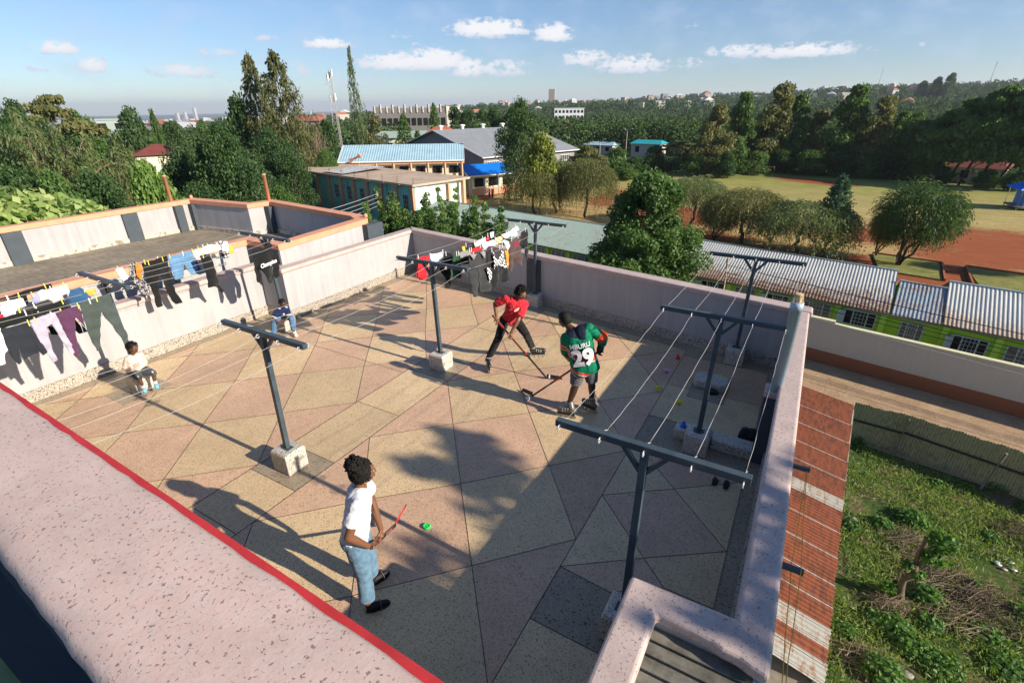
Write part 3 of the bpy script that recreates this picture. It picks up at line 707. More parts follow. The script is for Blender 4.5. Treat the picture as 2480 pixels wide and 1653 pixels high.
# ================================================================== vegetation
def unit(v): return v/np.maximum(np.linalg.norm(v, axis=-1, keepdims=True), 1e-9)
def diamonds(C, size, rng, axis=None, elong=1.35, face=None, width=1.0):
    "one diamond shaped leaf per centre; axis = preferred long direction, face = preferred normal"
    n = len(C); size = np.broadcast_to(np.asarray(size, float), (n,))[:, None]
    N = unit(rng.normal(size=(n, 3)) + (0 if face is None else face))
    A = rng.normal(size=(n, 3)) if axis is None else axis + .35*rng.normal(size=(n, 3))
    A = unit(A - N*np.sum(A*N, 1, keepdims=True)); B = np.cross(N, A)
    V = np.stack([C-A*size*elong*.5, C+B*size*.5*width+N*size*.06, C+A*size*elong*.5, C-B*size*.5*width+N*size*.06], 1).reshape(-1, 3)
    return V, np.arange(n*4).reshape(n, 4)
def m_leaf(name, c0, c1, trans=.35, rough=.55):
    t = NT(name, rough, .35 if rough < .9 else .0)
    at = t.n('ShaderNodeAttribute'); at.attribute_name = 'v'; oi = t.n('ShaderNodeObjectInfo')
    f = t.math('ADD', t.math('MULTIPLY', at.outputs['Fac'], .8), t.math('MULTIPLY', oi.outputs['Random'], .2))
    c = t.ramp(f, [(0, c0), (1, c1)])
    t.l(c, t.b.inputs['Base Color'])
    tr = t.n('ShaderNodeBsdfTranslucent'); c2 = t.mix(1, c, (1.5, 1.55, .7), 'MULTIPLY'); t.l(c2, tr.inputs['Color'])
    mx = t.n('ShaderNodeMixShader'); mx.inputs[0].default_value = trans; t.l(t.b.outputs[0], mx.inputs[1]); t.l(tr.outputs[0], mx.inputs[2])
    t.l(mx.outputs[0], t.t.nodes['Material Output'].inputs['Surface']); return t.mat
L = {
 'deep': m_leaf('deep green foliage', (0.025,0.063,0.020), (0.070,0.133,0.036)),
 'mid': m_leaf('mid green foliage', (0.039,0.091,0.020), (0.119,0.210,0.049)),
 'fresh': m_leaf('fresh green foliage', (0.070,0.154,0.028), (0.196,0.308,0.070)),
 'pale': m_leaf('pale broad leaves', (.13,.24,.05), (.42,.48,.19), .4),
 'olive': m_leaf('olive foliage', (0.077,0.095,0.031), (0.182,0.182,0.070)),
 'grey': m_leaf('grey green needles', (.07,.11,.04), (.19,.23,.10)),
 'blue': m_leaf('blue green needles', (0.025,0.077,0.045), (0.070,0.154,0.091)),
 'palm': m_leaf('palm fronds', (.06,.11,.03), (.20,.22,.09)),
 'yellow': m_leaf('yellow green foliage', (0.112,0.154,0.021), (0.266,0.294,0.056)),
 'dry': m_leaf('dry twigs', (0.168,0.119,0.077), (0.420,0.322,0.224), .1),
 'forest': m_leaf('forest foliage', (.020,.050,.020), (.085,.13,.05), .2, 1.0),
}
M['bark'] = m_plain('bark', (.13,.095,.065), .95, .35, 8, bump=.4); M['dark_bark'] = m_plain('dark bark', (.055,.04,.03), .95, .35, 8)
def clumps_mesh(clumps, leaf, rng, up=.35, elong=1.35):
    "clumps: (centre, (rx, ry, rz), count)"
    Cs, Vv, Nn = [], [], []
    for c, r, n in clumps:
        d = unit(rng.normal(size=(n, 3))); rad = rng.uniform(.15, 1, (n, 1))**.45
        r = np.array(r)*rng.uniform(.85, 1.15)
        Cs.append(np.array(c)+d*rad*r*(1+.25*rng.normal(size=(n, 1))*.4)); base = rng.uniform(0, 1)
        Vv.append(np.clip(base*.5+rng.uniform(0, .5, n), 0, 1)); Nn.append(d*.9+np.array([0, 0, up]))
    C = np.concatenate(Cs); V, F = diamonds(C, leaf*rng.uniform(.6, 1.3, len(C)), rng, face=np.concatenate(Nn), elong=elong)
    return V, F, np.concatenate(Vv)
def strands_mesh(starts, dirs, length, leaf, rng, gravity=.6, step=10, elong=3.0, width=.6):
    "wispy strands that leave a start point and curve by gravity"
    n = len(starts); P = np.array(starts, float); D = unit(np.array(dirs, float)); length = np.broadcast_to(length, (n,))[:, None]
    Cs, As, vs_ = [], [], []; bv = rng.uniform(0, 1, n)
    for i in range(step):
        Q = P + D*length/step; Cs.append((P+Q)/2 + rng.normal(size=P.shape)*leaf*.35); As.append(Q-P); vs_.append(np.clip(bv*.6+rng.uniform(0, .4, n), 0, 1))
        P = Q; D = unit(D + np.array([0, 0, -gravity/step*2.2]) + rng.normal(size=P.shape)*.08)
    C = np.concatenate(Cs); V, F = diamonds(C, leaf, rng, axis=unit(np.concatenate(As))*2.2, elong=elong, width=width); return V, F, np.concatenate(vs_)
def limb(m_, p, q, r0, r1, rng, n=5, wob=.05):
    p, q = np.array(p, float), np.array(q, float); L_ = np.linalg.norm(q-p)
    pts = [p+(q-p)*i/n+(rng.normal(size=3)*wob*L_ if 0 < i < n else 0) for i in range(n+1)]
    m_.tube(pts, [r0+(r1-r0)*i/n for i in range(n+1)], 7)
def finish(name, mats, trunk, crown, leafmat, loc=(0, 0, 0)):
    r = empty(name, loc)
    trunk.build('trunk', mats, r, smooth=True)
    V, F, v = crown; np_mesh('crown', V, F, leafmat, r, attrs={'v': v})
    return r
def P_round(seed, leaf='deep', n=2600, ls=.05, low=.12, rag=1.0, k=16, name='tree', squash=1.0):
    rng = np.random.default_rng(seed); cl = []; m_ = MB()
    limb(m_, (0, 0, -.05), (.02, 0, .45), .028, .014, rng)
    for i in range(k):
        a = rng.uniform(0, 2*np.pi); h = rng.uniform(low+.12, .92); R_ = np.sin(np.pi*min(1, max(.08, (h-low)/(1.05-low)))**.8)*.5
        rr = R_*rng.uniform(.35, .78); c = (rr*np.cos(a), rr*np.sin(a), h); s_ = rng.uniform(.11, .2)*rag
        cl.append((c, (s_, s_, s_*.75*squash), n//k)); 
        if i % 2 == 0: limb(m_, (0, 0, rng.uniform(.15, .4)), c, .012, .003, rng)
    cl.append(((0, 0, .6), (.3, .3, .32), n//5)); cl.append(((0, 0, .93), (.1, .1, .09), n//14))
    return finish(name, M['bark'], m_, clumps_mesh(cl, ls, rng), L[leaf])
def P_tall(seed, leaf='olive', n=4200, ls=.032, lean=.0, low=.12, name='tall_tree', k=34, wid=.5):
    rng = np.random.default_rng(seed); cl = []; m_ = MB()
    limb(m_, (-lean*.3, 0, -.03), (lean*.55, 0, .85), .022, .006, rng, 6, .012)
    for i in range(k):
        h = low+(1-low)*(i+.5)/k; a = rng.uniform(0, 2*np.pi); t = (h-low)/(1-low)
        R_ = wid*(.55+.6*np.sin(np.pi*min(1, t*1.05)))*(1-.62*t**2.2)*rng.uniform(.55, 1)
        c = (lean*(h-.3)+R_*.62*np.cos(a), R_*.62*np.sin(a), h-.02); s_ = rng.uniform(.09, .16)*(1.15-.5*t)
        cl.append((c, (s_*1.35, s_*1.35, s_*.62), n//k))
        if i % 3 == 0: limb(m_, (lean*(h-.4)*.8, 0, max(.1, h-.16)), c, .007, .002, rng)
    cl.append(((lean*.62, 0, .95), (.12, .12, .07), n//20))
    return finish(name, M['dark_bark'], m_, clumps_mesh(cl, ls, rng), L[leaf])
def P_conifer(seed, leaf='blue', n=3600, name='conifer_tree', wid=.5, ls=.035, droop=.25, irr=.25, low=.08, upcurve=0.0, bare=0.0):
    rng = np.random.default_rng(seed); m_ = MB(); limb(m_, (0, 0, -.03), (0, 0, .97), .018, .003, rng, 7, .006)
    st, di, ln = [], [], []
    nb_ = 85
    for i in range(nb_):
        t = (i/nb_)**.92; h = low+(1-low)*t; a = i*2.4+rng.uniform(-.4, .4); R_ = wid*(1-t)**.85*(1-irr*rng.uniform(0, 1))*(.75 if t < .07 else 1)+.012
        d = np.array([np.cos(a), np.sin(a), upcurve]); e = np.array([0, 0, h])+d*R_
        if i % 3 == 0: limb(m_, (0, 0, h-.01), e, .005, .0015, rng, 3)
        for j in range(max(3, int(n/nb_/8*(1-t*.4)))):
            f = rng.uniform(bare, 1)**.7; st.append(np.array([0, 0, h])+d*R_*f*.75); di.append(d+rng.normal(size=3)*.35+np.array([0, 0, .1])); ln.append(R_*.3+.035)
    V = strands_mesh(np.array(st), np.array(di), np.array(ln), ls, rng, gravity=droop*3, step=7, elong=2.1, width=.75)
    return finish(name, M['dark_bark'], m_, V, L[leaf])
def P_weep(seed, leaf='olive', ns=360, name='weeping_tree', ls=.03):
    rng = np.random.default_rng(seed); m_ = MB(); st, di, ln = [], [], []
    limb(m_, (0, 0, -.03), (.03, .02, .5), .03, .018, rng)
    for i in range(9):
        a = i*.7+rng.uniform(-.2, .2); c = (.3*np.cos(a)*rng.uniform(.5, 1), .3*np.sin(a)*rng.uniform(.5, 1), rng.uniform(.72, .92)); limb(m_, (.02, .01, rng.uniform(.3, .5)), c, .012, .003, rng)
    for i in range(ns):
        a = rng.uniform(0, 2*np.pi); r = .46*rng.uniform(0, 1)**.5; top = .97-.9*r*r*1.2+rng.uniform(-.06, .03)
        st.append((r*np.cos(a), r*np.sin(a), top)); di.append((np.cos(a)*.5, np.sin(a)*.5, rng.uniform(-.2, .5))); ln.append(rng.uniform(.35, .78))
    V = strands_mesh(np.array(st), np.array(di), np.array(ln), ls, rng, gravity=4.2, step=13, elong=2.4, width=.5)
    return finish(name, M['dark_bark'], m_, V, L[leaf])
def P_wisp(seed, leaf='mid', ns=520, name='broom_tree', ls=.022, lean=.2, stems=4):
    rng = np.random.default_rng(seed); m_ = MB(); st, di, ln = [], [], []
    for k in range(stems):
        a = k*2*np.pi/stems+rng.uniform(0, 1); e = np.array([.17*np.cos(a)+lean*.35, .17*np.sin(a), rng.uniform(.45, .62)]); limb(m_, (0, 0, -.03), e, .017, .008, rng, 5, .04)
        for j in range(5):
            q = e+np.array([rng.normal()*.13+lean*.2, rng.normal()*.13, rng.uniform(.05, .28)]); limb(m_, e, q, .007, .002, rng)
    for i in range(ns):
        d = unit(rng.normal(size=3)); c = np.array([lean*.3, 0, .6])+d*np.array([.3, .3, .27])*rng.uniform(.2, 1)**.5
        st.append(c); di.append(d*.8+np.array([lean*1.2, 0, .45])); ln.append(rng.uniform(.12, .24))
    V = strands_mesh(np.array(st), np.array(di), np.array(ln), ls, rng, gravity=1.2, step=9, elong=2.4, width=.5)
    return finish(name, M['dark_bark'], m_, V, L[leaf])
def P_acacia(seed, leaf='olive', n=3600, name='umbrella_acacia', ls=.035):
    rng = np.random.default_rng(seed); m_ = MB(); limb(m_, (0, 0, -.03), (0, 0, .55), .026, .016, rng); cl = []
    for i in range(16):
        a = i*2.4; r = .46*(i/15)**.6; h = .93-.22*(i/15)+rng.uniform(-.04, .04); c = (r*np.cos(a), r*np.sin(a), h); limb(m_, (0, 0, rng.uniform(.4, .56)), c, .008, .002, rng)
        cl.append((c, (rng.uniform(.1, .17), rng.uniform(.1, .17), .028), n//16))
    return finish(name, M['bark'], m_, clumps_mesh(cl, ls, rng, up=1.2), L[leaf])
def P_bare(seed, name='bare_tree'):
    rng = np.random.default_rng(seed); m_ = MB(); limb(m_, (0, 0, -.03), (0, 0, .5), .026, .014, rng); st, di = [], []
    for i in range(26):
        a = i*2.4; c = np.array((.42*np.cos(a)*rng.uniform(.3, 1), .42*np.sin(a)*rng.uniform(.3, 1), rng.uniform(.5, .97))); limb(m_, (0, 0, rng.uniform(.25, .5)), c, .009, .002, rng)
        for j in range(16): st.append(c*rng.uniform(.75, 1)); di.append(rng.normal(size=3)*.5+c+np.array([0, 0, .4]))
    V = strands_mesh(np.array(st), np.array(di), .16, .008, rng, gravity=.1, step=5, elong=5, width=.5)
    return finish(name, M['bark'], m_, V, L['dry'])
def P_palm(seed, leaf='palm', name='palm_tree'):
    rng = np.random.default_rng(seed); m_ = MB(); m_.tube([(0, 0, -.03), (.02, 0, .3), (.0, .01, .58)], [.04, .03, .036], 9); st, di, ln = [], [], []
    for i in range(26):
        a = i*2.4; tilt = rng.uniform(.1, 1.5); L_ = rng.uniform(.36, .5); p = np.array([0, 0, .58]); d = np.array([np.cos(a)*np.sin(tilt), np.sin(a)*np.sin(tilt), np.cos(tilt)]); pts = [p.copy()]
        for k in range(9):
            p = p+d*L_/9; d = unit(d+np.array([0, 0, -.17])); pts.append(p.copy()); side = unit(np.cross(d, [0, 0, 1.0])+1e-6)
            for s_ in (-1, 1):
                for q in range(3): st.append(p-d*L_/27*q); di.append(side*s_*.8+d*.5+np.array([0, 0, -.35])); ln.append(.11*(1-abs(k-4.5)/8))
        m_.tube(pts, [.009-.0008*k for k in range(10)], 4)
    V = strands_mesh(np.array(st), np.array(di), np.array(ln), .016, rng, gravity=1.0, step=4, elong=2.6, width=.7)
    return finish(name, M['bark'], m_, V, L[leaf])
def P_banana(seed, name='banana_plant'):
    rng = np.random.default_rng(seed); m_ = MB(); C, A = [], []
    for s_ in range(4):
        b = np.array([rng.normal()*.12, rng.normal()*.12, 0]); m_.tube([b+(0, 0, -.03), b+(0, 0, .4)], [.03, .02], 7)
        for i in range(7):
            a = i*2.4+s_; p = b+np.array([0, 0, .4]); d = np.array([np.cos(a)*.5, np.sin(a)*.5, .9])
            for k in range(7):
                p = p+d*.09; d = unit(d+np.array([0, 0, -.24])); C.append(p.copy()); A.append(d)
    C = np.array(C); A = np.array(A); V, F = diamonds(C, .12, rng, axis=A*4, elong=1.6, face=np.array([0, 0, 1.2]), width=1.1)
    return finish(name, M['bark'], m_, (V, F, rng.uniform(0, 1, len(C))), L['fresh'])
# ---- placed trees: (kind, x, y, top height, width, group, label)
ORD = ['first', 'second', 'third', 'fourth', 'fifth', 'sixth', 'seventh', 'eighth', 'ninth', 'tenth', 'eleventh', 'twelfth', '13th', '14th', '15th', '16th', '17th', '18th', '19th', '20th'] + ['%dth' % i for i in range(21, 100)]
PROTO = {}
def proto(kind):
    if kind in PROTO: return PROTO[kind]
    base, _, k = kind.partition('#'); k = int(k or 0)
    mk = {
     'euc': lambda: P_tall(10+k, 'olive' if k % 2 else 'mid', 6500, .034, .10+.05*k, .12),
     'pine': lambda: P_tall(20+k, 'mid', 6500, .034, .32, .34, 'leaning_tree', 30, .62),
     'round': lambda: P_round(30+k, ['deep', 'mid', 'deep'][k % 3], 6500, .034),
     'bush': lambda: P_round(40+k, ['deep', 'mid'][k % 2], 6000, .036, -.05, 1.2, 20, 'bush', 1.2),
     'nround': lambda: P_round(130+k, ['deep', 'mid', 'deep'][k % 3], 15000, .0185, .12, .9, 34),
     'nbush': lambda: P_round(140+k, ['deep', 'mid'][k % 2], 15000, .0195, -.05, 1.0, 34, 'bush', 1.2),
     'small': lambda: P_round(50+k, 'mid', 1500, .05, .2),
     'yellow': lambda: P_round(52+k, 'yellow', 6000, .035, .2, 1.0, 26),
     'broad': lambda: P_round(60+k, 'deep', 15000, .0185, .12, .85, 44),
     'conifer': lambda: P_conifer(70+k, 'mid', 5200, irr=.35, ls=.028),
     'cypress': lambda: P_conifer(74+k, 'blue', 9500, 'cypress_tree', .5, .022, .05, .3, .02, .55),
     'arau': lambda: P_conifer(76+k, 'olive', 11000, 'tall_conifer', .80, .019, .28, .5, .04, .5, .15),
     'thin': lambda: P_conifer(79+k, 'grey', 5200, 'slender_conifer', .45, .018, .4, .75, .12, .45, .1),
     'sparse': lambda: P_round(82+k, 'olive', 1500, .04, .3, .8, 22, 'sparse_tree'),
     'weep': lambda: P_weep(84+k, 'olive' if k == 1 else 'grey', 900, ls=.022),
     'wisp': lambda: P_wisp(87+k, 'deep' if k != 1 else 'olive', 1900, ls=.017),
     'acacia': lambda: P_acacia(90+k), 'bare': lambda: P_bare(93), 'palm': lambda: P_palm(95+k), 'banana': lambda: P_banana(97+k), 'mango': lambda: P_round(98, 'fresh', 9000, .030, .1, .9, 40)}[base]
    r = mk(); PROTO[kind] = [r, False]; return PROTO[kind]
CNT = {}
VARS = {'nround': 3, 'nbush': 2, 'euc': 4, 'pine': 2, 'round': 3, 'bush': 2, 'broad': 2, 'conifer': 2, 'weep': 2, 'wisp': 2, 'arau': 2}
def plant(kind, x, y, top, w, z0=None, rz=None, label=None, cat='tree', group=None):
    CNT[kind] = CNT.get(kind, 0)+1; full = '%s#%d' % (kind, CNT[kind] % VARS.get(kind, 1)); p = proto(full)
    if p[1]: o = copy_tree(p[0])
    else: o = p[0]; p[1] = True
    z0 = terrain(x, y) if z0 is None else z0
    h = top-z0; o.location = (x, y, z0)
    o.rotation_euler = (0, 0, (CNT[kind]*1.7 if rz is None else rz)); o.scale = (w, w, h)
    return tag(o, label, cat, group)
TREES = [('euc', 'r', -18.7, 109.7, 3.1, 6.6, -9), ('euc', 'r', -15.6, 115.7, 5.2, 5.9, -9), ('euc', 'r', -10.9, 122.8, 6.6, 8.2, -9), ('euc', 'r', -5.9, 125.1, 4.8, 6.1, -9), ('euc', 'r', -1.8, 127.0, 1.9, 6.1, -9), ('euc', 'r', 2.7, 124.1, 6.2, 7.8, -9), ('euc', 'r', 7.1, 123.1, 4.1, 6.5, -9), ('euc', 'r', 11.5, 123.7, 1.7, 4.8, -9), ('round', 'rr', 14.0, 120.7, 2.2, 6.5, -9), ('euc', 'r', 17.6, 119.1, 2.0, 5.2, -9), ('pine', 'p', 16.6, 116.8, 2.0, 6.6, -9), ('pine', 'p', 18.3, 115.8, 3.5, 6.8, -9), ('pine', 'p', 20.6, 115.1, 4.6, 6.6, -9), ('pine', 'p', 22.2, 114.2, 5.2, 6.8, -9), ('pine', 'p', 24.1, 113.4, 4.9, 6.7, -9), ('pine', 'p', 26.6, 112.6, 4.7, 6.6, -9), ('pine', 'p', 28.9, 110.6, 4.0, 7.0, -9), ('bush', 'h', -20.3, 108.2, -4.2, 5.1, -9), ('bush', 'h', -15.4, 108.3, -4.4, 5.8, -9), ('bush', 'h', -11.3, 116.1, -4.7, 6.9, -9), ('bush', 'h', -6.4, 120.0, -4.6, 6.1, -9), ('bush', 'h', -0.9, 119.4, -4.4, 7.6, -9), ('bush', 'h', 3.9, 120.2, -3.5, 7.4, -9), ('bush', 'h', 8.2, 119.3, -4.1, 6.5, -9), ('bush', 'h', 11.8, 118.4, -3.6, 7.1, -9), ('bush', 'h', 15.0, 117.3, -4.1, 4.6, -9), ('bush', 'h', 18.4, 114.0, -5.9, 3.7, -9), ('bush', 'h', 24.5, 112.6, -6.1, 4.2, -9), ('bush', 'h', 27.7, 110.1, -6.1, 4.0, -9), ('small', 's', -33.0, 97.3, -3.2, 4.9, -9), ('acacia', 's', -26.9, 67.1, -0.6, 4.6, -9), ('round', 's', -29.3, 109.4, -3.7, 5.5, -9), ('round', 's', -32.1, 105.0, -5.5, 5.2, -9), ('acacia', 's', -25.2, 112.9, -2.7, 8.0, -9), ('round', 's', -22.1, 112.7, -4.5, 4.9, -9), ('bush', 'g', -33.7, 88.6, -5.1, 5.4, -9), ('bush', 'g', -31.9, 97.8, -6.1, 6.6, -9), ('bush', 'g', -36.1, 79.1, -5.7, 4.3, -9), ('weep', 'w', -30.4, 58.0, -3.4, 4.6, -9), ('weep', 'w', -29.1, 61.8, -2.9, 4.5, -9), ('weep', 'w', -24.4, 61.0, -2.6, 4.5, -9), ('weep', 'w', -11.5, 61.9, -4.0, 4.5, -9), ('weep', 'w', 0.0, 54.0, -4.7, 5.6, -9), ('weep', 'w', -5.2, 55.9, -4.2, 5.2, -9), ('wisp', 'w', -7.8, 55.6, -4.6, 4.0, -9), ('wisp', 'w', -2.7, 57.2, -4.8, 3.0, -9), ('cypress', 'c', 2.2, 54.3, -1.8, 4.6, -9), ('wisp', 'b', 7.9, 53.8, -1.9, 6.1, -9), ('wisp', 'b', 6.4, 56.5, -4.6, 2.7, -9), ('wisp', 'b', 17.4, 55.0, -4.8, 3.0, -9), ('broad', 'm', -37.9, 68.2, 4.7, 7.0, -9), ('yellow', 'm', -29.8, 58.9, 0.8, 5.0, -9), ('round', 'm', -29.2, 63.6, -2.6, 2.9, -9), ('bigbroad', 'm', -9.3, 33.7, 0.3, 7.4, -9), ('leafy', 'l', -20.7, 21.7, 0.1, 1.5, -9), ('leafy', 'l', -19.6, 21.4, -0.4, 1.7, -9), ('leafy', 'l', -18.4, 22.4, -0.1, 1.8, -9), ('leafy', 'l', -18.7, 24.8, -0.3, 1.8, -9), ('leafy', 'l', -15.3, 22.3, -0.2, 1.0, -9), ('leafy', 'l', -16.7, 21.2, -0.7, 1.8, -9), ('leafy', 'l', -17.7, 20.4, -0.6, 1.6, -9), ('conifer', 'c', -92.3, 118.2, 4.7, 7.0, -9), ('conifer', 'c', -92.1, 105.4, 2.4, 8.7, -9), ('conifer', 'c', -83.3, 99.8, -1.1, 6.1, -9), ('round', 'c', -99.4, 137.9, 3.7, 6.6, -9), ('round', 'c', -96.2, 140.1, 2.6, 6.7, -9), ('round', 'c', -95.6, 146.6, 3.1, 8.2, -9), ('round', 'c', -91.6, 149.1, 3.3, 8.2, -9), ('sparse', 'c', -83.6, 86.1, 2.7, 5.5, -9), ('round', 'c', -85.5, 146.9, 1.6, 6.7, -9), ('thin', 'n', -78.6, 76.9, 14.1, 4.9, -9), ('arau', 'a', -69.2, 49.3, 10.5, 4.4, -9), ('arau', 'a', -63.4, 48.8, 10.5, 5.6, -9), ('round', 'a', -70.9, 46.9, 5.4, 4.2, -9), ('broad', 'a', -56.8, 40.8, 1.8, 7.7, -9), ('bare', 'a', -65.4, 54.2, 3.1, 5.4, -9), ('round', 'a', -71.5, 62.5, 2.1, 5.0, -9), ('broad', 'a', -51.7, 34.2, 0.2, 5.0, -9), ('broad', 'a', -52.6, 39.8, -0.2, 5.4, -9), ('broad', 'a', -46.9, 28.8, 2.8, 4.6, -9), ('broad', 'a', -53.0, 28.2, 0.6, 3.7, -9), ('round', 'a', -56.8, 48.9, -1.0, 4.0, -9), ('mango', 'a', -32.5, 15.4, 1.4, 3.4, -9), ('conifer', 'a', -98.1, 49.8, 4.1, 4.3, -9), ('round', 'a', -99.6, 46.8, 4.0, 4.3, -9), ('round', 'a', -105.8, 56.6, 2.0, 3.6, -9), ('round', 'a', -137.8, 81.3, 1.6, 4.4, -9), ('acacia', 'a', -70.5, 25.6, 5.9, 7.1, -9), ('round', 'a', -102.2, 40.6, 4.1, 3.4, -9), ('round', 'a', -57.1, 18.6, 4.7, 4.5, -9), ('round', 'a', -52.8, 15.5, 4.3, 3.8, -9), ('palm', 'p', -42.3, 15.5, 2.5, 4.2, -9), ('palm', 'p', -45.6, 15.1, 3.0, 4.0, -9), ('palm', 'p', -47.8, 20.4, 1.2, 3.0, -9), ('bush', 'q', -39.2, 15.1, 0.6, 3.0, -9), ('bush', 'q', -37.9, 12.8, 0.9, 2.7, -9), ('bush', 'q', -40.2, 12.0, 1.1, 2.8, -9), ('bush', 'q', -55.3, 23.3, -0.6, 2.8, -9), ('bush', 'q', -64.9, 26.3, 0.2, 3.6, -9), ('bush', 'q', -68.3, 31.1, -0.7, 3.0, -9), ('bush', 'q', -42.4, 11.6, 1.3, 2.3, -9), ('banana', 'q', -56.5, 25.4, -0.8, 2.1, -9), ('banana', 'q', -83.1, 46.0, -0.6, 3.3, -9), ('bigleaf', 'q', -22.8, 7.6, 2.1, 4.0, -9), ('bush', 'q', -45.7, 24.8, -1.5, 4.4, -9), ('bush', 'q', -40.5, 29.3, -2.1, 4.6, -9)]
GDEF = {  # group key: (category, group, label stem)
 'r': ('tree', 'tall trees behind the playing field', 'tall wind swept tree behind the field'),
 'rr': ('tree', None, 'dense rounded dark tree with a pale trunk in the row behind the field'),
 'p': ('tree', 'leaning trees right of the field', 'leaning tree with bare trunk right of the field'),
 'h': ('bush', 'dark bushes along the field edge', 'dark bush below the tall trees'),
 's': ('tree', 'trees at the left end of the field', 'low tree at the left end of the field'),
 'g': ('bush', 'bushes at the left end of the field', 'creeper covered green bush beside the field'),
 'w': ('tree', 'drooping trees along the near side of the field', 'tree between school roof and field'),
 'c': ('tree', 'trees near the unfinished block', 'tree by the unfinished concrete block'),
 'b': ('tree', 'broom like trees beside the red soil', 'broom like tree beside the red soil'),
 'm': ('tree', 'trees in front of the big grey barn', 'tree in front of the big grey barn'),
 'a': ('tree', 'trees on the left behind the neighbour roof', 'tree on the left skyline'),
 'q': ('tree', 'garden plants behind the neighbour roof', 'garden plant behind the neighbour roof'),
 'l': ('tree', 'leafy saplings behind the far corner', 'leafy upright sapling behind the far terrace corner'),
 'n': ('tree', None, 'very slender tall conifer standing alone right of the lattice mast'),
}
KW = {'euc': 'tall_tree', 'round': 'round crowned', 'bush': 'bushy', 'broad': 'broad dark', 'conifer': 'pointed conifer', 'arau': 'tall ragged conifer', 'bare': 'leafless brown', 'acacia': 'flat topped acacia', 'palm': 'drooping fan palm', 'banana': 'banana clump', 'weep': 'weeping', 'wisp': 'feathery', 'cypress': 'blue green cypress', 'yellow': 'yellow green', 'small': 'small', 'sparse': 'sparse'}
bykey = {}
for T_ in TREES: bykey.setdefault((T_[1], T_[0]), []).append(T_)
for (key, kind), lst in bykey.items():
    lst.sort(key=lambda q: cam_az(q[2], q[3])); cat, grp, stem = GDEF[key]
    for i, (kd, _, x, y, top, w, z0) in enumerate(lst):
        if kd in ('bigbroad', 'leafy', 'bigleaf'): continue
        lab = stem if key in ('rr', 'n') else '%s, %s %s' % (stem, '' if KW.get(kd, '') in ('', 'tall_tree') else KW[kd], '' if len(lst) == 1 else '%s from left' % ORD[i])
        lab = ' '.join(lab.replace(' ,', ',').split()).rstrip(',')
        wf = {'weep': 1.45, 'euc': 1.45, 'pine': 1.5, 'arau': 1.6, 'thin': 1.15, 'wisp': 1.35, 'cypress': 1.25}.get(kd, 1.15); top += {'weep': .7, 'wisp': .4, 'euc': .5, 'pine': .6}.get(kd, 0)
        if kd == 'palm': top += 1.3
        if kd in ('round', 'bush') and math.hypot(x, y) < 78: kd = 'n'+kd
        hh = top-terrain(x, y); w = max(w, {'bush': .62, 'nbush': .62, 'nround': .50, 'round': .50, 'palm': .62, 'arau': .30, 'broad': .62, 'conifer': .36}.get(kd, 0)*hh/wf)
        plant(kd, x, y, top, w*wf, None, math.radians(rnd.uniform(-25, 25)) if kd in ('pine', 'euc', 'wisp') else None, lab, 'bush' if kd in ('bush', 'nbush') else cat, grp)

# the large leafy tree in front of the school roof
rng = np.random.default_rng(5); cl = []; m_ = MB(); limb(m_, (0, 0, 0), (.3, 0, 3.8), .28, .2, rng)
for i in range(95):
    t = rng.uniform(0, 1); h = 1.3+t*7.9; a = rng.uniform(0, 2*np.pi); R_ = 4.0*math.sin(math.pi*min(1, (.15+.85*t)))**.55*(1-.25*t)*rng.uniform(.45, .93)
    c = (R_*math.cos(a), R_*math.sin(a), h); s_ = rng.uniform(.5, 1.05); cl.append((c, (s_, s_, s_*.8), 560))
    if i % 5 == 0: limb(m_, (.2, 0, 3+2*t), c, .09, .02, rng)
cl.append(((0, 0, 8.9), (.9, .9, .7), 900)); cl.append(((0, 0, 5), (2.2, 2.2, 3), 5000))
bt = finish('broadleaf_tree', M['bark'], m_, clumps_mesh(cl, .135, rng), L['mid'], (-8.15, 30.9, GROUND)); tag(bt, 'large dense leafy tree hiding the middle of the school roof', 'tree')
# leafy saplings behind the far corner of the terrace
SAP = [q for q in TREES if q[0] == 'leafy'] + [('leafy', 'l', -21.3, 21.0, -.6, 1.9, -9), ('leafy', 'l', -19.2, 22.9, -1.3, 2.0, -9), ('leafy', 'l', -20.2, 20.2, -1.2, 2.1, -9), ('leafy', 'l', -17.2, 23.1, -.9, 2.2, -9), ('leafy', 'l', -16.0, 23.9, -.9, 2.0, -9), ('leafy', 'l', -18.3, 20.3, -1.3, 2.0, -9), ('leafy', 'l', -14.4, 23.3, -.7, 1.6, -9)]
SAP.sort(key=lambda q: cam_az(q[2], q[3]))
for i, T_ in enumerate(SAP):
    _, _, x, y, top, w, z0 = T_; rng = np.random.default_rng(100+i); cl = []; m_ = MB(); h = top-GROUND; limb(m_, (0, 0, 0), (.1, 0, h*.6), .07, .04, rng)
    for k in range(13):
        a = k*2.4; e = np.array([math.cos(a)*w*.42*rng.uniform(.3, 1), math.sin(a)*w*.42*rng.uniform(.3, 1), h*(1-.35*rng.uniform(0, 1)**1.3)]); b_ = np.array([0, 0, h*rng.uniform(.35, .6)]); limb(m_, b_, e, .025, .006, rng)
        for j in range(9):
            f = j/8; cl.append((b_+(e-b_)*(.25+.75*f), (.2, .2, .18), 75))
    o = finish('sapling', M['bark'], m_, clumps_mesh(cl, .085, rng), L['mid'] if i % 3 else L['fresh'], (x, y, GROUND)); tag(o, 'leafy upright sapling behind the far terrace corner, %s from the left' % ORD[i], 'tree', GDEF['l'][1])
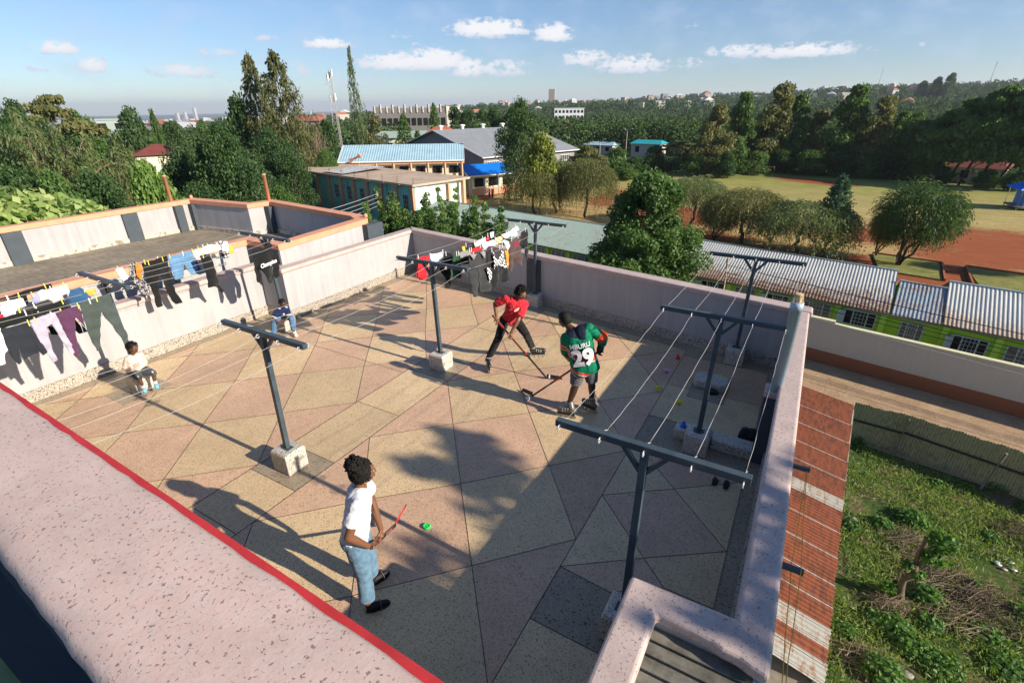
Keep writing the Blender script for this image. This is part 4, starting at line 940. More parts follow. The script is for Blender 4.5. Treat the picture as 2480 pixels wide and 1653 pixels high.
# large leaved tree rising behind the neighbour roof
rng = np.random.default_rng(8); cl = []; m_ = MB(); limb(m_, (0, 0, 0), (.2, 0, 7.5), .2, .14, rng); C = []
for i in range(4200):
    d = unit(rng.normal(size=3)); d[2] = abs(d[2]); bmp = 1+.09*math.sin(7*d[0]+1)*math.cos(6*d[1])+.06*math.sin(15*d[0]+9*d[2]); C.append(np.array([0, 0, 8.3])+d*np.array([3.1, 3.1, 2.4])*rng.uniform(.72, 1.0)*bmp)
for i in range(16):
    a = i*.4; limb(m_, (.1, 0, 5.5), (2.4*math.cos(a), 2.4*math.sin(a), 8.8), .06, .02, rng)
C = np.array(C); out_ = unit(C-np.array([0, 0, 7.6])); V, F = diamonds(C, .235*rng.uniform(.6, 1.2, len(C)), rng, axis=out_*.6+np.array([0, 0, -1.3]), elong=1.4, face=out_*1.5, width=1.0)
o = finish('large_leaved_tree', M['bark'], m_, (V, F, rng.uniform(0, 1, len(C))), L['pale'], (-23.6, 6.6, GROUND)); tag(o, 'tree with big pale green leaves just behind the neighbour roof at the left edge', 'tree')
# unseen tree right of the building whose shade dapples the terrace
rng = np.random.default_rng(12); cl = []; m_ = MB(); limb(m_, (0, 0, 0), (0, 0, 13), .3, .15, rng)
for (cx, cy, cz, s_, n_) in [(11.37, 4.08, 6.44, 0.41, 60), (11.53, 4.36, 5.39, 0.31, 60), (11.28, 4.86, 6.88, 0.24, 60), (10.92, 3.7, 6.01, 0.33, 60), (10.9, 2.58, 5.56, 0.4, 60), (10.84, 4.43, 6.56, 0.25, 60), (10.81, 4.06, 5.35, 0.39, 60), (10.89, 3.06, 6.28, 0.39, 60), (11.57, 3.26, 5.9, 0.36, 60), (11.55, 3.05, 6.0, 0.41, 60), (10.97, 4.74, 5.95, 0.25, 60), (10.76, 2.91, 5.61, 0.34, 60), (11.31, 2.56, 5.6, 0.28, 60), (11.13, 4.56, 5.85, 0.32, 60), (10.75, 4.28, 6.77, 0.22, 60), (11.46, 4.39, 5.38, 0.38, 60), (11.22, 3.45, 5.36, 0.23, 60), (11.56, 2.99, 5.53, 0.37, 60), (11.55, 4.83, 5.93, 0.29, 60), (11.4, 3.84, 5.49, 0.37, 60), (11.47, 4.5, 5.41, 0.41, 60), (11.01, 2.77, 5.85, 0.4, 60), (11.53, 3.38, 5.94, 0.28, 60), (10.86, 3.33, 5.43, 0.25, 60), (11.6, 4.24, 5.58, 0.23, 60), (11.18, 4.97, 6.06, 0.27, 60), (11.44, 4.01, 5.96, 0.3, 60), (11.52, 2.69, 5.38, 0.32, 60), (10.82, 4.6, 6.51, 0.41, 60), (11.41, 4.09, 5.5, 0.31, 60), (11.46, 2.92, 5.61, 0.31, 60), (11.47, 5.0, 7.07, 0.31, 60), (11.36, 3.75, 5.94, 0.28, 60), (10.83, 3.54, 5.78, 0.42, 60), (11.0, 1.2, 5.6, 0.5, 60), (11.6, 1.9, 5.5, 0.5, 60), (11.2, 0.5, 5.8, 0.5, 60)]: cl.append(((cx-11.5, cy-.5, cz-GROUND), (s_*.8, s_, s_*.8), n_)); limb(m_, (0, 0, 9), (cx-11.5, cy-.5, cz-GROUND), .07, .02, rng)
o = finish('shade_tree', M['bark'], m_, clumps_mesh(cl, .17, rng), L['mid'], (11.5, .5, GROUND)); tag(o, 'tall tree right of the building that casts dappled shade on the terrace', 'tree')

# ================================================================== buildings beyond the terrace
def m_zinc(name, c, rust=.0, rustc=(.22,.10,.05), eave=False):
    t = NT(name, .72, .25); co = geo_pos(t)
    n1 = t.noise(.6, 6, .7, co); n2 = t.noise(5, 6, .75, t.map((3, .7, 1), co=co))
    col = t.ramp(t.math('ADD', t.math('MULTIPLY', n1, .6), t.math('MULTIPLY', n2, .4)), [(.3, tuple(x*.72 for x in c)), (.7, tuple(min(1, x*1.15) for x in c))])
    if rust:
        z = t.sep(co)[2]
        f = t.math('ADD', t.math('MULTIPLY', n2, 1.0), t.math('MULTIPLY', n1, .5)); 
        if eave: f = t.math('ADD', f, t.math('MULTIPLY', t.math('SUBTRACT', -5.5, z), .42))
        col = t.mix(t.ramp(f, [(.78-rust*.6, 0), (.98-rust*.6, 1)]), col, rustc)
    t.b.inputs['Metallic'].default_value = .0
    return t.out(col)
def corr(mb_, e0, e1, r0, r1, pitch=.17, amp=.016, m=0, seg=4, thick=False):
    "corrugated sheet from eave e0-e1 to ridge r0-r1, waves running up the slope"
    e0, e1, r0, r1 = map(Vector, (e0, e1, r0, r1)); n = max(2, int((e1-e0).length/pitch)*seg)
    nrm = (e1-e0).cross(r0-e0).normalized()
    if nrm.z < 0: nrm = -nrm
    vs = []
    for i in range(n+1):
        o = nrm*amp*math.sin(2*math.pi*i/seg+.4); vs += [e0.lerp(e1, i/n)+o, r0.lerp(r1, i/n)+o]
    mb_.add(vs, [(2*i, 2*i+2, 2*i+3, 2*i+1) for i in range(n)], m)
M['green_wall'] = m_wall('lime green wall', (.27,.52,.03), .3); M['green_pillar'] = m_wall('pale green pillar', (.36,.62,.07), .2)
M['zinc'] = m_zinc('weathered zinc', (.44,.455,.44), .12, (.17,.10,.065), True); M['zinc_blue'] = m_zinc('bluish zinc', (.26,.37,.44), .16); M['zinc_green'] = m_zinc('pale green roof paint', (.30,.42,.38), .10, (.22,.18,.13)); M['zinc_white'] = m_zinc('streaky zinc', (.50,.51,.49), .08, (.33,.24,.17), True)
M['rust_roof'] = m_zinc('rusty roof sheets', (.24,.07,.03), .18, (.10,.035,.02)); M['new_sheet'] = m_zinc('pale sheet', (.38,.38,.34), .1); M['dark_rust'] = m_zinc('dark rusty sheet', (.09,.04,.02), .4, (.20,.09,.04))
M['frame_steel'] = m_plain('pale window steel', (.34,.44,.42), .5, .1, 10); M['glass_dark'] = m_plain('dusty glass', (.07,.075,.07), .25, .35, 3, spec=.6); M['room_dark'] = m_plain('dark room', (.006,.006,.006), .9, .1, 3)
M['timber'] = m_plain('grey timber', (.22,.19,.15), .9, .2, 12)
sch = empty('school_building', (-10, 36, GROUND), 0, 'long low lime green school block with patched corrugated roofs beyond the lane', 'school')
def yw(x): return 32.6-.185*x
def ye(x): return 32.2-.185*x
mb = MB(); mb.prism([(-34, yw(-34)), (34, yw(34)), (34.6, yw(34)+5.4), (-33, yw(-34)+5.8)], GROUND, -6.02); mb.build('wall', M['green_wall'], sch, world=True)
def roof_part(x0, x1, rb0, rb1, mat, z_e=-6.0, z_r=-4.7, back=True, nm='roof'):
    m_ = MB(); corr(m_, (x0, ye(x0), z_e), (x1, ye(x1), z_e), (x0+.35, ye(x0)+rb0, z_r), (x1+.35, ye(x1)+rb1, z_r))
    if back: corr(m_, (x0+.7, ye(x0)+2*rb0, z_e), (x1+.7, ye(x1)+2*rb1, z_e), (x0+.35, ye(x0)+rb0+.001, z_r), (x1+.35, ye(x1)+rb1+.001, z_r), .5)
    r_ = m_.build(nm, mat, sch, world=True)
    m_ = MB(); m_.tube([(x0+.35, ye(x0)+rb0, z_r+.01), (x1+.35, ye(x1)+rb1, z_r+.01)], .07, 8); m_.build('ridge_cap', M['frame_steel'], sch, world=True)
    m_ = MB(); m_.beam((x0+.05, ye(x0)+.12, z_e-.10), (x1-.05, ye(x1)+.12, z_e-.10), .04, .10); m_.build('fascia_board', M['timber'], sch, world=True)
    return r_
roof_part(-34, -9.0, 4.3, 4.3, M['zinc_green']); roof_part(-9.0, 4.95, 4.3, 4.0, M['zinc']); roof_part(5.0, 7.08, 2.9, 2.85, M['zinc_blue'], -6.03, -4.95); roof_part(7.12, 34, 3.35, 3.2, M['zinc_white'], -6.0, -4.68)
PIL = [-28, -25.9, -23.8, -21.6, -19.27, -17.4, -15.4, -13.3, -11.5, -9.6, -7.6, -5.43, -3.3, -1.42, .44, 2.64, 4.76, 7.35, 9.37, 11.5, 13.6, 15.7]
for x in PIL:
    m_ = MB(); m_.prism([(x-.13, yw(x-.13)-.16), (x+.13, yw(x+.13)-.16), (x+.13, yw(x+.13)+.0), (x-.13, yw(x-.13))], GROUND, -6.08); m_.build('pillar', M['green_pillar'], sch, world=True)
def school_window(xa, xb, z0, z1, open_=None):
    A = Vector((xa, yw(xa)-.02, 0)); B = Vector((xb, yw(xb)-.02, 0)); u = (B-A).normalized(); nn = Vector((-u.y, u.x, 0))
    def q(t, z, o=0.0): v = A.lerp(B, t)-nn*o; return (v.x, v.y, z)
    f = MB(); 
    for (a, b) in ((q(0, z0), q(1, z0)), (q(0, z1), q(1, z1)), (q(0, z0), q(0, z1)), (q(1, z0), q(1, z1)), (q(.27, z0), q(.27, z1)), (q(.73, z0), q(.73, z1))): f.beam(a, b, .05, .06)
    for k in range(1, 4): z = z0+(z1-z0)*k/4; f.beam(q(.27 if open_ == 'l' else 0, z), q(1, z), .018, .02)
    for k in (.38, .5, .62): f.beam(q(k, z0), q(k, z1), .018, .02)
    w = f.build('window', M['frame_steel'], sch, world=True)
    g = MB(); g.add([q(0, z0, -.006), q(1, z0, -.006), q(1, z1, -.006), q(0, z1, -.006)], [(0, 1, 2, 3)]); p_ = g.build('pane', M['glass_dark'] if open_ is None else M['room_dark'], w)
    if open_ == 'l':
        f2 = MB(); a = q(0, z0); c = Vector(a)+(-nn*.42-u*.28)
        for z in (z0, (z0+z1)/2, z1): f2.beam((a[0], a[1], z), (c.x, c.y, z), .02, .02)
        f2.beam((c.x, c.y, z0), (c.x, c.y, z1), .025, .025); f2.add([(a[0], a[1], z0), (c.x, c.y, z0), (c.x, c.y, z1), (a[0], a[1], z1)], [(0, 1, 2, 3)]); f2.build('casement', M['frame_steel'], w)
for i in range(len(PIL)-1):
    xa, xb = PIL[i]+.38, PIL[i+1]-.30
    if abs(PIL[i]-4.76) < .01: school_window(5.58, 6.52, -7.3, -6.40)
    else: school_window(xa, xb, -7.15 if xa < 6 else -7.4, -6.32 if xa < 6 else -6.55, 'l' if i % 2 == 1 and xa > -6 else None)

# boundary wall with coping, stepped, and its brick coloured plinth
M['beige_wall'] = m_wall('beige rendered wall', (.56,.50,.40), .3); M['plinth'] = m_wall('brick red plinth', (.30,.11,.05), .4); M['lime_cop'] = m_plain('cream coping', (.62,.60,.40), .8, .1, 6)
bw = empty('boundary_wall', (10, 28.5, GROUND), 0, 'long beige boundary wall with cream coping and red brown plinth along the lane', 'wall')
def yb(x): return 30.55-.22*x
def run(x0, x1, ztop):
    m_ = MB(); m_.prism([(x0, yb(x0)), (x1, yb(x1)), (x1, yb(x1)+.2), (x0, yb(x0)+.2)], GROUND+.72, ztop); m_.build('wall', M['beige_wall'], bw, world=True)
    m_ = MB(); m_.prism([(x0-.01, yb(x0)-.05), (x1+.01, yb(x1)-.05), (x1+.01, yb(x1)+.25), (x0-.01, yb(x0)+.25)], ztop, ztop+.07); m_.build('coping', M['lime_cop'], bw, world=True)
run(-36, 2.55, -6.52); run(2.55, 60, -6.66)
m_ = MB(); m_.prism([(-36, yb(-36)-.03), (60, yb(60)-.03), (60, yb(60)+.21), (-36, yb(-36)+.21)], GROUND-.2, GROUND+.74); m_.build('plinth', M['plinth'], bw, world=True)
# overhead wires along the lane, strung between timber poles
upole = MB(); upole.tube([(-3.25, 31.0, GROUND), (-3.42, 31.2, -4.1)], [.11, .085], 10); o = upole.build('utility_pole', M['timber'], smooth=True); tag(o, 'pale timber pole rising in front of the school roof', 'utility pole', 'timber poles')
for k, (dz, dy) in enumerate(((-4.9, 0), (-5.35, .25), (-5.6, .5), (-5.75, .1), (-6.0, .35), (-6.6, -.5))):
    m_ = MB(); m_.tube(sagline(Vector((-3.4, 31.1, dz+.45)), Vector((40, 20.0+dy, dz+.2)), .5, 20, 0), .018, 4); o = m_.build('overhead_wire', M['black'] if k < 5 else M['wire']); tag(o, 'thin %s overhead wire crossing in front of the beige wall, %s from the top' % ('dark' if k < 5 else 'pale', ORD[k]), 'wire', 'overhead wires along the lane')
# corrugated fence of the yard
M['fence'] = m_zinc('olive weathered sheets', (.45,.39,.21), .12, (.22,.18,.10))
fn = empty('corrugated_fence', (6, 22, GROUND), 0, 'weathered olive corrugated sheet fence between the weedy yard and the lane', 'fence')
FP = [(3.4, 22.6), (5.2, 22.5), (9.1, 21.45), (16, 19.2)]
for i, (p, q) in enumerate(zip(FP, FP[1:])):
    m_ = MB(); p_, q_ = Vector((*p, 0)), Vector((*q, 0)); n = int((q_-p_).length/.09)*4; vs = []; w = (q_-p_).normalized(); nn = Vector((-w.y, w.x, 0))
    for k in range(n+1):
        o_ = p_.lerp(q_, k/n)+nn*.018*math.sin(2*math.pi*k/4+.4); j = .02*math.sin(k*.11)+.015*math.sin(k*.37); vs += [(o_.x, o_.y, GROUND), (o_.x, o_.y, GROUND+1.82+j)]
    m_.add(vs, [(2*k, 2*k+2, 2*k+3, 2*k+1) for k in range(n)]); m_.build('sheet_panel', M['fence'], fn, world=True)
    m_ = MB(); m_.beam((p[0], p[1]-.08, GROUND+1.05), (q[0], q[1]-.08, GROUND+1.0), .06, .07); m_.build('rail', M['dark_bark'], fn, world=True)
for x, y, lx in ((5.15, 22.35, .1), (7.75, 21.4, .25), (11, 20.6, .1)):
    m_ = MB(); m_.tube([(x, y, GROUND), (x+lx, y+.05, GROUND+1.7)], .05, 8); m_.build('post', M['timber'], fn, world=True)

# lean-to shed with rusty roof sheets along our building
sh = empty('lean_to_shed', (1.2, 10, GROUND), 0, 'lean-to shed roofed with rusty corrugated sheets below the right parapet', 'shed')
def xo(y): return 1.50+(y-5.2)*.067 if y > 5.2 else 1.48
m_ = MB(); m_.prism([(.4, 5.0), (.4, 14.2), (1.95, 14.2), (1.42, 5.0)], GROUND, -3.2); m_.build('wall', M['timber'], sh, world=True)
edges = [14.25, 13.3, 12.35, 11.45, 10.75, 10.1, 9.35, 8.6, 7.95, 7.3, 6.65, 6.0, 5.35, 4.75, 4.2]
edges = [14.3, 13.2, 12.3, 11.5, 10.75, 10.05, 9.75, 9.05, 8.35, 7.7, 7.2, 6.75, 6.45, 6.12, 5.82]
mats_ = ['rust_roof']*5+['new_sheet']+['rust_roof']*4+['rust_roof', 'new_sheet', 'rust_roof', 'new_sheet']
for i in range(len(edges)-1):
    y1, y0 = edges[i], edges[i+1]; dz = .012*(i % 2); m_ = MB()
    corr(m_, (.36, y0-.04, -2.78+dz), (.36, y1+.04, -2.78+dz), (xo(y0)+.0, y0-.04, -3.12+dz), (xo(y1)+.03, y1+.04, -3.12+dz), .085, .021)
    s_ = m_.build('roof_sheet', M[mats_[i]], sh, world=True)
    m_ = MB(); m_.beam((.4, y0, -2.765+dz), (xo(y0)+.01, y0, -3.10+dz), .02, .012); m_.build('sheet_lap', M['new_sheet'], sh, world=True)
m_ = MB(); corr(m_, (1.50, 5.4, -3.17), (2.15, 14.2, -3.17), (1.38, 5.4, -3.13), (2.03, 14.2, -3.13), .085, .021); m_.build('eave_strip', M['new_sheet'], sh, world=True)
m_ = MB(); corr(m_, (.36, 3.4, -3.35), (1.15, 3.4, -3.4), (.36, 5.9, -3.2), (1.22, 5.9, -3.25), .11, .014); m_.build('low_roof_sheet', M['dark_rust'], sh, world=True)
m_ = MB(); corr(m_, (1.15, 3.4, -3.42), (1.42, 3.4, -3.42), (1.22, 5.9, -3.27), (1.52, 5.9, -3.27), .09, .014); m_.build('low_roof_sheet', M['zinc_blue'], sh, world=True)

# the two storey teal block with flat concrete roof
M['teal_wall'] = None
def m_teal(name, c, d):
    t = NT(name, .85, .15); co = geo_pos(t); z = t.sep(co)[2]
    st = t.noise(1, 5, .7, t.map((1.1, 1.1, .16), co=co)); sp = t.noise(1.6, 6, .75, co)
    f = t.math('ADD', t.math('MULTIPLY', st, .8), t.math('MULTIPLY', sp, .5)); f = t.math('ADD', f, t.math('MULTIPLY', t.math('ADD', z, 6.0), .028))
    return t.out(t.mix(t.ramp(f, [(.70, 0), (.95, .9)]), t.ramp(sp, [(.3, c), (.7, tuple(x*1.25 for x in c))]), d))
M['teal_wall'] = m_teal('stained teal wall', (.14,.40,.38), (.02,.06,.055)); M['pale_wall'] = m_teal('pale mint gable', (.62,.72,.64), (.50,.58,.50)); M['salmon'] = m_plain('salmon pillar', (.42,.22,.14), .8, .2, 3); M['roof_conc'] = m_dirt('stained concrete roof', (.36,.27,.20), (.55,.44,.34), .5)
tb = empty('teal_block', (-46, 46, GROUND), 0, 'stained teal two storey block with flat concrete roof and salmon pillars', 'building')
TA, TB_, TC, TD = (-58.1, 45.0), (-35.0, 40.5), (-33.8, 47.4), (-56.7, 52.0)
m_ = MB(); m_.prism([TA, TB_, (TB_[0]+.05, TB_[1]+.3), (TA[0]+.05, TA[1]+.3)], GROUND, -3.16); m_.build('wall', M['teal_wall'], tb, world=True)
m_ = MB(); m_.prism([(TA[0]+.06, TA[1]+.31), (TB_[0]-.1, TB_[1]+.31), (TC[0]-.3, TC[1]-.1), (TD[0], TD[1]-.1)], GROUND, -3.17); m_.prism([(TB_[0]-.09, TB_[1]+.31), (TB_[0]+.02, TB_[1]+.31), (TC[0]-.12, TC[1]-.1), (TC[0]-.29, TC[1]-.1)], GROUND, -3.165); m_.build('gable_wall', M['pale_wall'], tb, world=True)
m_ = MB(); m_.prism([(TA[0]-.4, TA[1]-.35), (TB_[0]+.3, TB_[1]-.35), (-33.0, 47.9), (TD[0]-.3, TD[1]+.3)], -3.15, -2.95); m_.build('roof_slab', M['roof_conc'], tb, world=True)
m_ = MB(); corr(m_, (-51.5, 43.6, -2.80), (-47.2, 42.8, -2.80), (-50.6, 49.8, -2.6), (-46.4, 49.0, -2.6), .3, .03); m_.build('roof_patch', M['zinc_blue'], tb, world=True)
def tpos(t): return (TA[0]+(TB_[0]-TA[0])*t, TA[1]+(TB_[1]-TA[1])*t)
for i in range(10):
    x, y = tpos(i/9); m_ = MB(); m_.box((x-.16, y-.28, GROUND), (x+.16, y+.02, -3.17)); m_.build('pillar', M['salmon'], tb, world=True)
    m_ = MB(); m_.beam((x, y-.2, -3.3), (x+.9, y-.55, -3.05), .07, .07); m_.build('spout', M['frame_steel'], tb, world=True)
    if i > 2:
        m_ = MB()
        for q in range(4): m_.tube([(x+.1*(q % 2)-.05, y+.1*(q//2)+.1, -2.96), (x+.1*(q % 2)-.05+.02*q, y+.1*(q//2)+.1, -2.35)], .012, 4)
        m_.build('rebar', M['dark_bark'], tb, world=True)
for i in range(9):
    if i == 2: continue
    for zz in ((-5.6, -4.1), (-8.6, -7.2)):
        xa, ya = tpos((i+.36)/9); xb, yb_ = tpos((i+.66)/9); m_ = MB(); m_.prism([(xa, ya-.03), (xb, yb_-.03), (xb, yb_+.03), (xa, ya+.03)], zz[0], zz[1]); w = m_.build('window', M['room_dark'], tb, world=True)
        m_ = MB()
        for q in range(4): x1, y1 = xa+(xb-xa)*q/3, ya+(yb_-ya)*q/3; m_.beam((x1, y1-.05, zz[0]), (x1, y1-.05, zz[1]), .03, .03)
        for q in range(4): z1 = zz[0]+(zz[1]-zz[0])*q/3; m_.beam((xa, ya-.05, z1), (xb, yb_-.05, z1), .03, .03)
        m_.build('bars', M['frame_steel'], w)
M['peach'] = m_plain('peach painted column', (.62,.33,.20), .7, .12, 3)
for k, (x, y) in enumerate(((-33.3, 46.9), (-33.1, 43.9))):
    m_ = MB(); m_.box((x-.2, y-.2, GROUND), (x+.2, y+.2, -3.16)); m_.build('porch_column', M['peach'], tb, world=True)
m_ = MB(); m_.box((-33.75, 43.2, -6.2), (-32.9, 47.4, -5.8)); m_.build('porch_beam', M['peach'], tb, world=True)

# classroom block with pale blue roof behind it
def gable_house(name, lab, A, B, depth, z_e, z_r, roofm, wallm, over=.5, pitch=.35, base=GROUND, cat='building', group=None, gablem=None, hip=0.0):
    "A-B is the front eave line seen from the camera; depth goes away from it"
    A, B = Vector((*A, 0)), Vector((*B, 0)); u = (B-A).normalized(); n = Vector((-u.y, u.x, 0)); c = (A+B)/2+n*depth/2
    r = empty(name, (c.x, c.y, base), 0, lab, cat, group)
    def q(s_, d_, z): v = A+u*s_+n*d_; return (v.x, v.y, z)
    L_ = (B-A).length; o_ = over
    m_ = MB(); m_.prism([q(o_, o_, 0)[:2], q(L_-o_, o_, 0)[:2], q(L_-o_, depth-o_, 0)[:2], q(o_, depth-o_, 0)[:2]], base-1, z_e+.05)
    if not hip:
        for s_ in (o_+.001, L_-o_-.001):
            zz = z_r-.08; vs = [q(s_, o_, z_e+.04), q(s_, depth-o_, z_e+.04), q(s_, depth/2, zz), q(s_+(.1 if s_ < 2 else -.1), o_, z_e+.04), q(s_+(.1 if s_ < 2 else -.1), depth-o_, z_e+.04), q(s_+(.1 if s_ < 2 else -.1), depth/2, zz)]
            m_.add(vs, [(0, 1, 2), (5, 4, 3), (0, 2, 5, 3), (1, 4, 5, 2)])
    m_.build('wall', wallm, r, world=True)
    m_ = MB(); corr(m_, q(0, 0, z_e), q(L_, 0, z_e), q(hip, depth/2, z_r), q(L_-hip, depth/2, z_r), pitch, .02); corr(m_, q(0, depth, z_e), q(L_, depth, z_e), q(hip, depth/2+.002, z_r), q(L_-hip, depth/2+.002, z_r), pitch, .02)
    if hip:
        m_.add([q(0, 0, z_e), q(hip, depth/2, z_r), q(0, depth, z_e)], [(0, 1, 2)]); m_.add([q(L_, 0, z_e), q(L_-hip, depth/2, z_r), q(L_, depth, z_e)], [(0, 1, 2)])
    m_.build('roof', roofm, r, world=True)
    m_ = MB(); m_.beam(q(0, -.02, z_e-.08), q(L_, -.02, z_e-.08), .05, .16); m_.build('fascia', M['white_trim'], r, world=True)
    if not hip:
        m_ = MB()
        for s_ in (0, L_):
            m_.beam(q(s_, 0, z_e-.06), q(s_, depth/2, z_r-.06), .06, .18); m_.beam(q(s_, depth, z_e-.06), q(s_, depth/2, z_r-.06), .06, .18)
        m_.build('barge_board', M['white_trim'], r, world=True)
    return r, q, L_
M['white_trim'] = m_plain('white trim', (.72,.71,.68), .6, .06, 4); M['blue_roof'] = m_zinc('pale blue roof', (.30,.46,.55), .0); M['vivid_blue'] = m_plain('vivid blue roof', (.005,.16,.62), .45, .06, 2); M['barn_roof'] = m_zinc('slate grey roof', (.24,.26,.28), .0); M['cream_wall'] = m_wall('cream wall', (.66,.63,.46), .2); M['grey_stone'] = m_wall('grey stone wall', (.25,.25,.25), .3)
cr, q, L_ = gable_house('classroom_block', 'two storey classroom block with pale blue roof and peach verandah columns behind the teal block', (-58.0, 51.9), (-43.6, 62.0), 10, -2.75, -.9, M['blue_roof'], M['cream_wall'], 1.0)
for k in range(8):
    s_ = .4+k*(L_-.8)/7; m_ = MB(); x, y, _ = q(s_, .25, 0); m_.box((x-.13, y-.13, GROUND), (x+.13, y+.13, -2.8)); m_.build('column', M['peach'], cr, world=True)
m_ = MB(); m_.beam(q(0, .3, -5.9), q(L_, .3, -5.9), .3, .35); m_.build('balcony_beam', M['peach'], cr, world=True)
m_ = MB(); m_.beam(q(0, .3, -3.1), q(L_, .3, -3.1), .2, .3); m_.build('eave_beam', M['peach'], cr, world=True)
m_ = MB(); m_.prism([q(0, .1, 0)[:2], q(L_, .1, 0)[:2], q(L_, 1.1, 0)[:2], q(0, 1.1, 0)[:2]], -6.1, -5.95); m_.build('balcony_floor', M['peach'], cr, world=True)
for k in range(7):
    s_ = 1.2+k*(L_-1)/7; m_ = MB(); m_.prism([q(s_, .9, 0)[:2], q(s_+1.3, .9, 0)[:2], q(s_+1.3, 1.0, 0)[:2], q(s_, 1.0, 0)[:2]], -4.6, -3.6); m_.build('window', M['room_dark'], cr, world=True)
m_ = MB(); m_.tube([q(2, -1.2, -2.5), q(3.6, -1.6, -1.8)], .32, 12); o = m_.build('rolled_sheet', M['salmon']); tag(o, 'brown cylinder lying at the edge of the teal block roof', 'barrel')
bh, q, L_ = gable_house('blue_roofed_shelter', 'small cream classroom with vivid blue roof and orange dado', (-46.5, 67.0), (-41.2, 76.6), 6.5, -5.75, -4.4, M['vivid_blue'], M['cream_wall'], 1.1)
m_ = MB(); m_.prism([q(1.2, 1.0, 0)[:2], q(L_-1.2, 1.0, 0)[:2], q(L_-1.2, 1.09, 0)[:2], q(1.2, 1.09, 0)[:2]], GROUND, -7.9); m_.build('dado', M['orange_coping'], bh, world=True)
for k in range(5):
    x, y, _ = q(.3+k*(L_-.6)/4, .25, 0); m_ = MB(); m_.box((x-.06, y-.06, GROUND), (x+.06, y+.06, -5.8)); m_.build('verandah_post', M['frame_steel'], bh, world=True)
for k in range(3):
    s_ = 1.6+k*2.6; m_ = MB(); m_.prism([q(s_, .98, 0)[:2], q(s_+1.9, .98, 0)[:2], q(s_+1.9, 1.05, 0)[:2], q(s_, 1.05, 0)[:2]], -7.6, -6.3); m_.build('window', M['room_dark'], bh, world=True)
bn, q, L_ = gable_house('barn', 'big hall with a wide slate grey roof and grey stone gable', (-53.5, 82), (-44.5, 106), 34, -4.5, -.3, M['barn_roof'], M['grey_stone'], .8, 1.2)
for k in range(5):
    x, y, z = q(2+k*5.4, 17, -.3); m_ = MB(); m_.lathe([(.35, 0), (.35, .5), (.6, .55), (.6, .75), (.0, .9)], 10, M=Matrix.Translation((x, y, z))); m_.build('roof_vent', M['white_trim'], bn, world=True)
for k in range(5):
    s_ = 1.5+k*4.8; m_ = MB(); m_.prism([q(s_, .74, 0)[:2], q(s_+2.8, .74, 0)[:2], q(s_+2.8, .82, 0)[:2], q(s_, .82, 0)[:2]], -7.6, -5.4); w = m_.build('window', M['glass_dark'], bn, world=True)
    m_ = MB(); 
    for j in range(6): m_.beam(q(s_+2.8*j/5, .7, -7.6), q(s_+2.8*j/5, .7, -5.4), .07, .07)
    for z in (-7.6, -6.5, -5.4): m_.beam(q(s_, .7, z), q(s_+2.8, .7, z), .07, .07)
    m_.build('window_frame', M['white_trim'], w)

# mast, unfinished block, white block and houses further off
M['mast'] = m_plain('grey white mast steel', (.42,.40,.38), .6, .1, 5)
ms = empty('lattice_mast', (-101.5, 92.3, GROUND), 0, 'lattice telecom mast with white antennas, standing left of the slender conifer', 'mast'); m_ = MB(); Hm = 20.5
for k in range(3):
    a = k*2.094; m_.tube([(1.25*math.cos(a), 1.25*math.sin(a), 0), (.35*math.cos(a), .35*math.sin(a), Hm)], .05, 5)
nl = 16
for i in range(nl):
    z0, z1 = Hm*i/nl, Hm*(i+1)/nl; r0, r1 = 1.25-.9*i/nl, 1.25-.9*(i+1)/nl
    for k in range(3):
        a, b = k*2.094, (k+1)*2.094; m_.tube([(r0*math.cos(a), r0*math.sin(a), z0), (r1*math.cos(b), r1*math.sin(b), z1)], .03, 4); m_.tube([(r0*math.cos(b), r0*math.sin(b), z0), (r1*math.cos(a), r1*math.sin(a), z1)], .03, 4)
m_.build('lattice', M['mast'], ms)
for k, (z, a) in enumerate(((19.6, .3), (19.2, 2.4), (18.6, 4.4), (14.6, 1.0), (14.2, 3.4))):
    m_ = MB(); m_.box((.55*math.cos(a)-.16, .55*math.sin(a)-.16, z), (.55*math.cos(a)+.16, .55*math.sin(a)+.16, z+1.4)); m_.build('antenna', M['white_trim'], ms)
ub = empty('unfinished_building', (-122, 146, GROUND), 0, 'unfinished grey concrete block with open top floor and bare pillars', 'building')
UA, UB, UC = (-129.5, 139), (-119.8, 147.4), (-114.2, 151.8)
M['raw_block'] = m_wall('raw grey blockwork', (.17,.165,.16), .3); M['raw_pale'] = m_wall('pale raw blockwork', (.46,.42,.37), .3)
UA, UB, UC, UD = (-128.5, 133.5), (-110.5, 148.2), (-117, 160), (-135, 147)
m_ = MB(); m_.prism([UA, UB, UC, UD], GROUND-2, 2.2); m_.build('lower_floors', M['raw_block'], ub, world=True)
m_ = MB(); m_.prism([(UB[0]+.05, UB[1]-.1), (UB[0]+.3, UB[1]+.2), (UC[0]+3, UC[1]+1), (UC[0], UC[1])], GROUND, 4.0); m_.build('side_wall', M['raw_pale'], ub, world=True)
